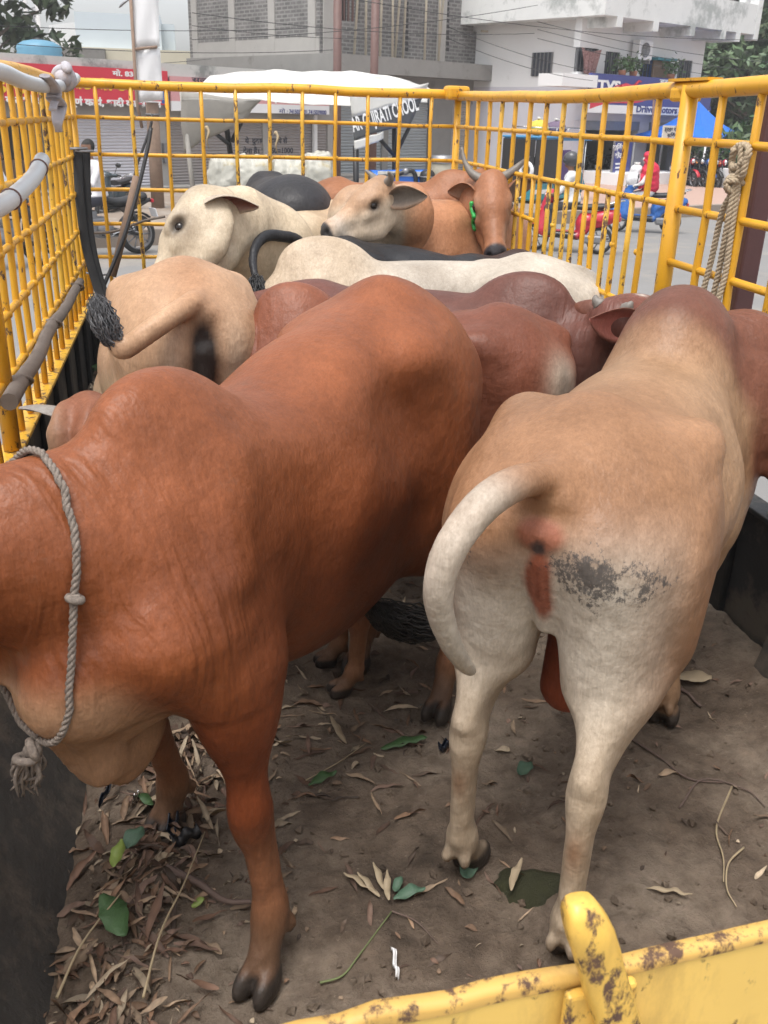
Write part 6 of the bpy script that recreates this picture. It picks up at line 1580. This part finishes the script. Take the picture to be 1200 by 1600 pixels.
for i in range(470):                                               # drift of dry leaves by the left wall near us
    y = 1.02+1.25*rg.rand(); x = rg.normal(.53, .075)-.16*(1.9-y)
    if x < .20 or x > .80: continue
    put(x, y, rg.uniform(.03, .11), rg.uniform(.003, .0105), dry[rg.randint(7)], zo=.03*rg.rand()**2, tilt=rg.normal(0, .3))
for i in range(240): put(rg.uniform(.5, W-.1), .95+2.4*rg.rand()**.9, rg.uniform(.02, .10), rg.uniform(.002, .0075), dry[rg.randint(7)])
for i in range(90): put(rg.normal(1.12, .22), rg.normal(2.15, .28), rg.uniform(.03, .11), rg.uniform(.003, .009), dry[rg.randint(7)])
for i in range(160): put(abs(rg.normal(.10, .07))+.03, 2.4+3.6*rg.rand(), rg.uniform(.06, .14), rg.uniform(.01, .02), dry[rg.randint(7)], zo=.03*rg.rand(), tilt=rg.normal(0, .3))
for i in range(700):                                               # crumbled bits and chaff
    if i % 2: y = 1.0+1.2*rg.rand(); x = rg.normal(.56, .14)-.16*(1.9-y)
    else: x, y = rg.uniform(.35, W-.1), .9+2.4*rg.rand()
    if .2 < x < W-.05: put(x, y, rg.uniform(.008, .03), rg.uniform(.001, .006), dry[rg.randint(7)])
tag(np_mesh('leaf_litter', np.array(vs), np.array(fs), M_DRY, None, {'coat': np.array(cs)}), kind='stuff')
def on_floor(px, py): p = atz(px, py, 0.0); return Vector((p.x, p.y, hgt(p.x, p.y)))
def leaf_thing(label, px, py, L, w, a, mat=M_GREEN, zo=.012, curl=.25, name='green_leaf', group='fresh green leaves on the dirt'):
    p = on_floor(px, py); v_, f_ = leaf_geo(0, 0, 0, L, w, a, curl, .05, .2, 12, .12); v_ = [(q[0], q[1], max(q[2], hgt(p.x+q[0], p.y+q[1])-p.z-zo+.003)) for q in v_]
    o = MB().add(v_, f_, 0, True).build(name, mat); o.location = (p.x, p.y, p.z+zo); md = o.modifiers.new('t', 'SOLIDIFY'); md.thickness = .0012; return tag(o, label, 'leaf', group)
M_GREEN2 = simple('dull_green_leaf', (.07, .13, .085), .5, 0, .3, 30, .3); M_LIME = simple('yellow_green_leaf', (.20, .27, .06), .5, 0, .3, 30)
leaf_thing('large fresh green leaf with a pale midrib, lowest of the leaves in the litter', 182, 1482, .12, .030, 2.2, zo=.055)
leaf_thing('dark green leaf in the middle of the dry litter', 215, 1352, .075, .020, 1.3, M_GREEN2, .055)
leaf_thing('narrow bright green leaf curled beside the dark green one', 190, 1385, .08, .014, 1.6, M_LIME, .06, .6)
leaf_thing('green leaf under the edge of the pale dewlap', 230, 1285, .06, .013, 2.4, M_GREEN, .05)
leaf_thing('long green leaf lying before the hind hoof of the big bull', 632, 1166, .14, .016, .1, M_GREEN, .014)
leaf_thing('green leaf beside the thin straw, left of the long one', 505, 1222, .09, .013, .5, M_GREEN, .012)
leaf_thing('round green leaf by the rear left hoof of the tan bull', 733, 1369, .055, .020, 1.2, M_GREEN2, .012)
leaf_thing('small green leaf between the hind legs of the tan bull', 822, 1205, .07, .018, .9, M_GREEN2, .012)
leaf_thing('dull green leaf on the wilted sprig near the centre', 640, 1405, .08, .013, .2, M_GREEN2, .014)
leaf_thing('small dull green leaf at the tip of the wilted sprig', 622, 1392, .045, .010, 1.2, M_GREEN2, .016)
leaf_thing('tiny lime green leaf at the right edge of the dry litter', 311, 1432, .03, .009, .4, M_LIME, .03)
leaf_thing('dry tan leaf laid across the green dung patch', 806, 1388, .10, .009, 1.15, simple('tan_leaf', (.34, .27, .18), .7, 0, .2, 30), .03, .3, 'dry_leaf', 'single dry leaves on the dirt')
leaf_thing('long dry leaf on bare soil at the right', 1044, 1400, .10, .006, -.6, bpy.data.materials['tan_leaf'], .012, .2, 'dry_leaf', 'single dry leaves on the dirt')
leaf_thing('broad split dry leaf at the foot of the right wall', 1078, 1072, .12, .03, -.5, bpy.data.materials['tan_leaf'], .02, .5, 'dry_leaf', 'single dry leaves on the dirt')
leaf_thing('pale dry leaf left of the wilted sprig', 528, 1150, .12, .010, 2.0, bpy.data.materials['tan_leaf'], .02, .3, 'dry_leaf', 'single dry leaves on the dirt')
# sprig, sticks, straws
M_TWIG = simple('twig_bark', (.13, .09, .075), .8, 0, .3, 25, .3); M_STRAW = simple('straw', (.34, .27, .17), .7, 0, .25, 20)
def stick(label, pts, r, mat=M_TWIG, name='stick', lift=.008, sub=6, group=None):
    q = [on_floor(*p)+Vector((0, 0, lift)) for p in pts]; q = catmull(q, sub) if len(q) > 2 else [q[0].lerp(q[1], i/8) for i in range(9)]
    q = [Vector((p.x, p.y, max(p.z, hgt(p.x, p.y)+r*.8))) for p in q]; n = len(q)
    return tag(MB().tube(q, [r*(1-.5*i/(n-1)) for i in range(n)], 7).build(name, mat), label, 'straw' if name == 'straw' else 'stick', group)
stick('smooth brown stick lying beside the dry litter', [(262, 1385), (310, 1402), (352, 1424), (394, 1428)], .010, lift=.03)
stick('dark short stick at the foot of the right wall', [(1040, 1068), (1065, 1085), (1095, 1108)], .008)
stick('long thin root curving towards the right wall', [(985, 1155), (1030, 1185), (1075, 1215), (1130, 1222)], .004)
stick('forked twig on the bare soil to the right', [(1062, 1262), (1098, 1218), (1165, 1232), (1196, 1258)], .003)
stick('pale straw curving down at the right', [(1144, 1228), (1120, 1290), (1130, 1340), (1130, 1380)], .003, M_STRAW, 'straw', group='straws on the dirt')
stick('second pale straw curved beside the first, at the right', [(1162, 1325), (1138, 1350), (1135, 1390), (1150, 1420)], .003, M_STRAW, 'straw', group='straws on the dirt')
stick('pale straw left of the wilted sprig, pointing to the big bull', [(478, 1218), (530, 1190), (572, 1160)], .0022, M_STRAW, 'straw', group='straws on the dirt')
stick('long straw crossing the lower end of the dry litter', [(95, 1600), (135, 1520), (195, 1450)], .0032, M_STRAW, 'straw', .06, group='straws on the dirt')
stick('long grey straw lying over the litter towards the bottom edge', [(228, 1600), (255, 1500), (290, 1420), (322, 1330)], .0030, M_STRAW, 'straw', .05, group='straws on the dirt')
stick('thin green vine at the bottom centre', [(500, 1540), (535, 1530), (560, 1500), (612, 1430)], .0028, simple('vine', (.14, .17, .07), .7), 'stick')
stick('thin dark twig from the wilted sprig', [(612, 1430), (650, 1445), (685, 1478)], .002)
for i, (px, py, a) in enumerate(((560, 1385, 2.5), (575, 1390, 2.2), (592, 1380, 1.9), (606, 1395, 1.6))):
    leaf_thing(['leftmost brown leaf of the wilted sprig', 'second brown leaf of the wilted sprig', 'third brown leaf of the wilted sprig', 'rightmost brown leaf of the wilted sprig'][i], px, py, .085, .008, a, bpy.data.materials['tan_leaf'], .016, .4, 'dry_leaf', 'brown leaves of the wilted sprig')
# dung patch, plastic scraps
dp = on_floor(826, 1385); vs = [(0, 0, .014)]; n = 40
for rr, zz in ((.55, .013), (.85, .008), (1.0, -.004)):
    for k in range(n):
        a = 2*PI*k/n; r = .075*rr*(1+.16*math.sin(3*a+1)+.08*math.sin(7*a)); vs.append((r*math.cos(a)*1.1, r*math.sin(a)*.8, zz+.004*mnoise.noise(Vector((a*3, rr*5, 0)))))
fs = [(0, 1+k, 1+(k+1) % n) for k in range(n)]+[(1+i*n+k, 1+(i+1)*n+k, 1+(i+1)*n+(k+1) % n, 1+i*n+(k+1) % n) for i in range(2) for k in range(n)]
o = MB().add(vs, fs, 0, True).build('dung_patch', simple('dung', (.035, .036, .014), .55, 0, .4, 40, .8)); o.location = dp; tag(o, 'flat dark green dung patch between the hind hooves of the tan bull', 'dung')
def scrap(label, px, py, size, rot, mat, zo=.04, seed=0, name='plastic_scrap'):
    p = on_floor(px, py); n = 10; vs = []
    for i in range(n+1):
        for j in range(6):
            u_, w_ = i/n-.5, j/5-.5; vs.append((u_*size[0], w_*size[1]*math.cos(w_*2.6), .012*math.sin(j*1.4+seed)+.010*math.sin(i*1.1+seed*2)+.02*abs(w_)))
    fs = [(i*6+j, i*6+j+1, i*6+7+j, i*6+6+j) for i in range(n) for j in range(5)]
    o = MB().add(vs, fs, 0, True).build(name, mat); o.location = (p.x, p.y, p.z+zo); o.rotation_euler = (.1, -.15, rot); md = o.modifiers.new('t', 'SOLIDIFY'); md.thickness = .002; return tag(o, label, 'scrap')
M_NAVY = simple('navy_plastic', (.012, .017, .03), .3, 0, .4, 20, .3)
scrap('narrow navy plastic scrap at the upper left of the dry litter', 172, 1262, (.10, .028), 1.25, M_NAVY)
scrap('crumpled black plastic bag piece near the far fore hoof of the big bull', 275, 1300, (.10, .06), 1.4, M_NAVY, .035, 2)
scrap('torn black plastic flap beside the crumpled piece', 292, 1330, (.07, .06), .4, M_BLACK, .03, 4)
scrap('small dark blue disc of plastic beside the hind hoof of the big bull', 697, 1170, (.045, .04), .3, M_NAVY, .012, 1)
scrap('pale crumpled paper scrap near the bottom centre', 617, 1510, (.07, .022), 1.5, M_SIGNW, .006, 3, 'paper_scrap')
scrap('tiny silver foil wrapper on the dry litter', 216, 1283, (.022, .012), .8, M_CHROME, .055, 5, 'foil_scrap')
# fresh leafy stems by the left wall further in
for i, (px, py) in enumerate(((122, 600), (112, 665))):
    p = on_floor(px, py); rt = thing('leafy_stem', ['small leafy green stem on the floor by the left wall, the farther one', 'small leafy green stem on the floor by the left wall, the nearer one'][i], 'plant', p, i*2.0); mb = MB(); mb.tube([(0, 0, .02), (.08, .03, .06), (.16, .02, .05)], .004, 5); mb.build('stem', M_TWIG, rt)
    mb = MB()
    for k in range(16): v_, f_ = leaf_geo(.02+.01*k, .03*math.sin(k*2.4), .04+.01*(k % 3), .07, .012, k*2.4, .3, .3, .3, 6); mb.add(v_, f_, 0, True)
    mb.build('leaves', M_GREEN, rt)

# ---- ropes
M_ROPE, nt, b = new_mat('jute_rope'); v = coords(nt); n_ = noise(nt, v, 120, 4, .7)
nt.links.new(ramp(nt, n_, [(.3, (.11, .09, .075)), (.7, (.27, .225, .19))]), b.inputs['Base Color']); b.inputs['Roughness'].default_value = .9; bump(nt, b, n_, .6, .004)
M_ROPE2 = simple('tan_rope', (.40, .32, .22), .9, 0, .3, 60, .4)
def rope(pts, r, pitch=.045, strands=3, root=None, name='rope', n=6, mat=None):
    """twisted strands laid along a path"""
    L = [0.0]
    for a, b_ in zip(pts[:-1], pts[1:]): L.append(L[-1]+(b_-a).length)
    m = max(8, int(L[-1]/(pitch/7))); mb = MB(); prev = None; fr = []
    for i in range(m+1):
        s = L[-1]*i/m; k = max(0, min(len(L)-2, next((q for q in range(len(L)-1) if L[q+1] >= s), len(L)-2))); t = (s-L[k])/max(1e-9, L[k+1]-L[k]); p = pts[k].lerp(pts[k+1], t); d = (pts[k+1]-pts[k]).normalized()
        x = (Vector((0, 0, 1)) if abs(d.z) < .9 else Vector((1, 0, 0))) if prev is None else prev; x = (x-d*x.dot(d)).normalized(); prev = x; fr.append((p, x, d.cross(x), s))
    for q in range(strands):
        mb.tube([p+(x*math.cos(2*PI*(s/pitch+q/strands))+y*math.sin(2*PI*(s/pitch+q/strands)))*r*.5 for p, x, y, s in fr], r*.56, n)
    return mb.build(name, mat or M_ROPE, root)
bpy.context.view_layer.update()
def bvh_of(label):
    root = next(o for o in SC.objects if o.get('label', '') == label); bd = next(c for c in root.children if c.name.startswith('body')); M = bd.matrix_world
    me = bd.data; return BVHTree.FromPolygons([M @ v.co for v in me.vertices], [tuple(p.vertices) for p in me.polygons])
def ring(bvh, c, nrm, up, n, off, rmax=.6):
    nrm = nrm.normalized(); x = (up-nrm*up.dot(nrm)).normalized(); y = nrm.cross(x); out = []
    for k in range(n):
        a = 2*PI*k/n; d = x*math.cos(a)+y*math.sin(a); h = bvh.ray_cast(c+d*rmax, -d)
        if h[0] is not None: out.append(h[0]+d*off)
    return out
def hit(bvh, px, py):
    h = bvh.ray_cast(Vector(CAM_C), Vector(ray(px, py)).normalized()); return h[0]
bA = bvh_of('big red-brown bull across the left foreground with a rope round its neck')
hp_ = [hit(bA, x, y) for x, y in ((70, 722), (112, 840), (136, 940), (128, 1020), (104, 1085))]
hp_ = [p for p in hp_ if p is not None]
rp = thing('neck_rope', 'grey jute rope round the big red-brown bull, its frayed knot hanging below', 'rope', hp_[0], 0)
if len(hp_) >= 3:
    nrm = (hp_[1]-hp_[0]).cross(hp_[-1]-hp_[0]).normalized(); cen = (hp_[0]+hp_[-1])/2+(Vector((0, 1, 0))-nrm*nrm.y)*.12
    cen = cen-nrm*(cen-hp_[0]).dot(nrm)
    rr = ring(bA, cen, nrm, Vector((0, 0, 1)), 72, .009)
    ax_ = (Vector((0, 0, 1))-nrm*nrm.z).normalized(); ay_ = nrm.cross(ax_)
    p2 = sorted([((p-cen).dot(ax_), (p-cen).dot(ay_)) for p in rr])          # a taut rope spans the hollows: convex outline of the neck
    def half(ps):
        o_ = []
        for p in ps:
            while len(o_) > 1 and (o_[-1][0]-o_[-2][0])*(p[1]-o_[-2][1])-(o_[-1][1]-o_[-2][1])*(p[0]-o_[-2][0]) <= 0: o_.pop()
            o_.append(p)
        return o_
    hull = half(p2)[:-1]+half(p2[::-1])[:-1]; rr = []
    for (a_, b_) in zip(hull, hull[1:]+hull[:1]):
        A_, B_ = cen+ax_*a_[0]+ay_*a_[1], cen+ax_*b_[0]+ay_*b_[1]; m_ = max(1, int((B_-A_).length/.03)); rr += [A_.lerp(B_, q/m_) for q in range(m_)]
    pts = [p-hp_[0] for p in rr+rr[:1]]; rope([p+Vector((RNG.gauss(0, .0012), RNG.gauss(0, .0012), RNG.gauss(0, .0012))) for p in pts[:-1]]+pts[-1:], .0066, .036, 3, rp, 'loop')
    kk = min(rr, key=lambda p: (p-Vector(CAM_C)).normalized().angle(Vector(ray(137, 946)).normalized()))-hp_[0]
    MB().torus(kk, .010, .0065, (.3, .2, 1), 14, 8).ball(kk, (.011, .010, .011), n=10).build('small_knot', M_ROPE, rp)
    low = min(rr, key=lambda p: p.z); lp_ = min(rr, key=lambda p: (p-Vector(CAM_C)).normalized().angle(Vector(ray(66, 1140)).normalized())); lk = lp_-hp_[0]+Vector((-.008, -.012, -.012))
    mb = MB(); mb.ball(lk, (.016, .015, .016), n=12); mb.torus(lk, .015, .008, (1, .3, .2), 14, 8); mb.torus(lk+Vector((-.012, -.008, -.010)), .014, .0075, (.2, .3, 1), 14, 8); mb.build('knot', M_ROPE, rp)
    rgr = random.Random(2); mb = MB()
    for k in range(26):
        p = lk+Vector((rgr.uniform(-.02, .012), rgr.uniform(-.012, .012), -.01)); mb.tube(catmull([p, p+Vector((rgr.uniform(-.02, .008), rgr.uniform(-.01, .01), -rgr.uniform(.02, .04))), p+Vector((rgr.uniform(-.035, .012), rgr.uniform(-.015, .015), -rgr.uniform(.045, .085)))], 4), [.0035]*6+[.0028, .002, .001], 5)
    mb.build('frayed_end', M_ROPE, rp)
# green bead collar on the horned cow
bL = bvh_of('brown cow with upswept grey horns and green collar, facing the camera')
M_BEAD = simple('green_beads', (.02, .32, .06), .3, 0, .3, 30)
cb = [hit(bL, x, y) for x, y in ((737, 318), (738, 328), (741, 338), (740, 347), (742, 357))]; cb = [p for p in cb if p]
if cb:
    co_ = thing('bead_collar', 'string of green beads round the neck of the horned brown cow', 'collar', cb[0], 0)
    for p in catmull(cb, 4): MB().ball(p-cb[0]+Vector((-.004, -.012, 0)), .014, n=8).build('bead', M_BEAD, co_)
# bundle of rope hung on the right bars
rx = W-.03
hr = thing('hanging_rope', 'thick brown rope knotted over a rail of the right bars, its strands hanging down', 'rope', (rx, 2.78, 1.56), 0); H0 = Vector(hr.location)
def rx_(px, py, x=rx): return atx(px, py, x)-H0
for pts in ([(1150, 232), (1140, 262), (1148, 290), (1128, 330), (1110, 400), (1096, 462)], [(1160, 228), (1158, 262), (1150, 292), (1140, 350), (1122, 420), (1108, 480)], [(1170, 236), (1164, 270), (1152, 292), (1138, 380), (1130, 430), (1124, 470)], [(1146, 240), (1150, 228), (1166, 228), (1170, 245), (1150, 262), (1142, 250), (1150, 232)]):
    rope(catmull([rx_(*p)+Vector((RNG.uniform(-.008, .008), 0, 0)) for p in pts], 5), .011, .045, 3, hr, 'strand', mat=M_ROPE2)
kk = rx_(1148, 288)
for ax_ in ((.2, 1, .3), (.3, .4, 1), (0, .9, -.4)): rope([kk+p for p in [Vector(v_)*.028 for v_ in [(Vector(ax_).to_track_quat('Z', 'Y') @ Vector((math.cos(a), math.sin(a), 0))) for a in [2*PI*i/12 for i in range(13)]]]], .010, .04, 3, hr, 'knot', mat=M_ROPE2)
# grey plastic pipes, rag, stick and straps tied inside the left bars
M_PVC = simple('grey_pvc_pipe', (.50, .53, .56), .4, 0, .08, 8, .05, dirt=((.33, .33, .32), .6))
def at0(px, py, x=.05): return atx(px, py, x)
p1 = thing('plastic_pipe', 'grey plastic pipe lashed along the top rail of the left bars', 'pipe', at0(118, 122), 0); q0_ = Vector(p1.location)
q = catmull([at0(-60, 105)-q0_, at0(0, 112)-q0_, at0(40, 128)-q0_, at0(80, 135)-q0_, at0(108, 130)-q0_, Vector((.0, .0, .0))], 6); MB().tube(q, .030, 14, smooth=True).build('tube', M_PVC, p1); MB().torus(q[-9], .032, .006, q[-8]-q[-9], 20, 6).build('tie', M_ROPE, p1)
p2 = thing('plastic_pipe', 'bent grey plastic pipe tied to the left bars at mid height', 'pipe', at0(66, 250), 0); q0_ = Vector(p2.location)
q = catmull([at0(-60, 345)-q0_, at0(0, 322)-q0_, at0(30, 300)-q0_, at0(54, 275)-q0_, Vector((0, 0, 0))], 6); MB().tube(q, .033, 14).build('tube', M_PVC, p2)
for k in (-4, 9): MB().torus(q[k], .035, .004, q[k]-q[k-1], 20, 6).build('wire_tie', M_RUSTP, p2)
M_RAG = simple('grey_rag', (.42, .40, .43), .9, 0, .2, 14, .4, dirt=((.30, .24, .22), .55))
rgk = thing('rag', 'grey rag knotted round the pipe end on the left top rail', 'cloth', at0(100, 122, .07), 0); q0_ = Vector(rgk.location)
mb = MB(); mb.ball((0, 0, 0), (.05, .06, .045), n=14); mb.torus((0, 0, 0), .045, .022, (.2, 1, .2), 16, 8); mb.ball((.02, -.02, .05), (.03, .05, .025), n=10, rot=Euler((.5, .3, .4)).to_matrix()); mb.build('knot', M_RAG, rgk)
for pts in ([(88, 140), (84, 152), (92, 165), (90, 190), (92, 206)], [(70, 118), (78, 132), (86, 150), (82, 172)]):
    q = catmull([at0(x, y, .08)-q0_ for x, y in pts], 5); n = len(q); MB().tube(q, [.018+.022*math.sin(PI*min(1, i/n*1.1+.1)) for i in range(n)], 8, flat=.35).build('tail_of_cloth', M_RAG, rgk)
bs = thing('bamboo_stick', 'grey weathered stick tied low along the left bars', 'stick', at0(14, 628, .04), 0); q0_ = Vector(bs.location)
qe = at0(126, 438, .04)-q0_; q = [Vector((0, 0, 0)).lerp(qe, i/10)+Vector((.006*math.sin(i), 0, .008*math.sin(i*1.7))) for i in range(11)]
MB().tube(q, [.031-.0008*i for i in range(11)], 10).build('shaft', simple('grey_stick', (.20, .165, .14), .85, 0, .3, 14, .4), bs)
for k in (1, 5, 9): MB().torus(q[k], .036, .008, q[k]-q[k-1]+Vector((.0, 0, .3)), 18, 6).build('lashing', M_ROPE, bs)
# rubber straps in the front corner
for i, (pts, lb) in enumerate((([(122, 232), (124, 300), (134, 380), (150, 440), (160, 470)], 'black rubber strap hanging in the front left corner, the left one'), ([(132, 236), (134, 320), (142, 390), (156, 445), (166, 474)], 'black rubber strap hanging in the front left corner, the right one'))):
    A = aty(*pts[0], 6.25); o = thing('rubber_strap', lb, 'strap', A, 0, 'rubber straps in the front corner'); q = catmull([aty(x, y, 6.25-.1*k)-A for k, (x, y) in enumerate(pts)], 6)
    MB().tube(q, .034 if i else .028, 8, flat=.25, up=(0, 1, 0)).build('band', M_RUBBER, o); MB().torus(q[0], .05, .008, (0, 0, 1), 14, 6).build('wire_loop', M_GREYM, o)
wr_ = tag(MB().tube(catmull([aty(236, 200, 6.35), aty(230, 235, 6.3), aty(212, 310, 6.2), aty(190, 380, 6.1), aty(165, 440, 6.0), aty(152, 470, 5.9)], 6), .012, 6).build('black_cable', M_BLACK), 'black cable running slantwise inside the front left corner bars', 'cable')
tag(MB().tube([aty(214, 275, 6.3), aty(198, 345, 6.28), aty(176, 432, 6.2)], [.024, .026, .022], 8).build('wooden_stick', M_WOOD), 'brown wooden stick leaning in the front left corner', 'stick')
tag(MB().tube(catmull([aty(118, 360, 6.38), aty(150, 364, 6.3), aty(185, 360, 6.3), aty(222, 346, 6.38), aty(258, 338, 6.4)], 5), .008, 6).build('string', M_ROPE), 'pale string tied across the front left corner bars', 'string')
tag(MB().tube(catmull([aty(128, 424, 6.36), aty(152, 430, 6.3), aty(180, 427, 6.38)], 5), .006, 6).build('wire', M_GREYM), 'thin wire low across the front left corner bars', 'wire')
for i, (px, py, yy) in enumerate(((322, 198, 6.42), (430, 206, 6.42))):
    A = aty(px, py, yy); o = MB().tube(catmull([A, A+Vector((.015, -.02, -.03)), A+Vector((.0, -.03, -.08)), A+Vector((.012, -.02, -.13))], 4), [.012, .014, .010, .009, .009, .008, .007, .006, .006, .005, .004, .003, .002], 6).build('twine', M_STRAW); tag(o, ['loop of straw twine on the front bars, left of the other', 'loop of straw twine on the front bars, right of the other'][i], 'twine', 'twine on the front bars')
# steel posts just outside the right bars
pp = thing('steel_post', 'thick maroon steel post standing just outside the right bars', 'post', (2.635, 3.12, ROAD), 0)
MB().box((0, 0, 1.30), (.075, .075, 2.6), bev=.008).build('shaft', simple('maroon_paint', (.085, .035, .035), .5, 0, .25, 9, .1, dirt=((.14, .10, .09), .62)), pp); MB().box((0, 0, .01), (.24, .24, .02)).build('base_plate', M_GREYM, pp)
pp = thing('steel_rod', 'thin grey green rod beside the maroon post outside the right bars', 'rod', (2.80, 3.32, ROAD), 0)
MB().tube([(0, 0, 0), (0, .02, 1.95)], .016, 8).build('shaft', simple('rod_paint', (.10, .12, .11), .5), pp); MB().ball((0, .02, 1.95), .02, n=8).build('cap', M_GREYM, pp)
# weeds and rubble on the verge to the right
rg = np.random.RandomState(9); n = 1500; P0 = np.stack([6.4+.9*rg.randn(n), 9.2+1.0*rg.randn(n), np.full(n, ROAD)], 1); h_ = .10+.18*rg.rand(n); a = rg.rand(n)*6.28; d = np.stack([np.cos(a), np.sin(a), 0*a], 1); t_ = d*(.05+.08*rg.rand(n))[:, None]+np.array([0, 0, 1])*h_[:, None]; s_ = np.stack([-np.sin(a), np.cos(a), 0*a], 1)*.012
P = np.stack([P0-s_, P0+s_, P0+t_*.6+s_*1.4, P0+t_], 1).reshape(-1, 3); tag(np_mesh('weeds', P, np.arange(4*n).reshape(-1, 4), M_LEAF, None, {'coat': np.repeat(np.array([[.09, .16, .06]])*(.6+.8*rg.rand(n, 1)), 4, 0)}), kind='stuff')
mb = MB()
for i in range(60):
    x, y, r = 6.3+1.3*rg.randn(), 9.0+1.6*rg.randn(), .03+.09*rg.rand(); q = Euler((rg.rand()*6, rg.rand()*6, rg.rand()*6)).to_matrix(); mb.add([Vector((x, y, ROAD+r*.3))+q @ (Vector(p)*r) for p in ico], icf)
tag(mb.build('rubble', M_CONC2), kind='stuff')
# ------------------------------------------------------------------ thin volume added to pale the far houses, stands in for glare
M_VEIL = bpy.data.materials.new('glare_veil'); M_VEIL.use_nodes = True; nt = M_VEIL.node_tree; nt.nodes.clear()
o_ = nt.nodes.new('ShaderNodeOutputMaterial'); pv_ = nt.nodes.new('ShaderNodeVolumePrincipled'); pv_.inputs['Density'].default_value = .0015; pv_.inputs['Color'].default_value = (.97, .98, .99, 1); pv_.inputs['Anisotropy'].default_value = .2
nt.links.new(pv_.outputs[0], o_.inputs['Volume'])
tag(MB().box((0, 60, 9), (500, 300, 21.8)).build('glare_volume', M_VEIL), kind='stuff')
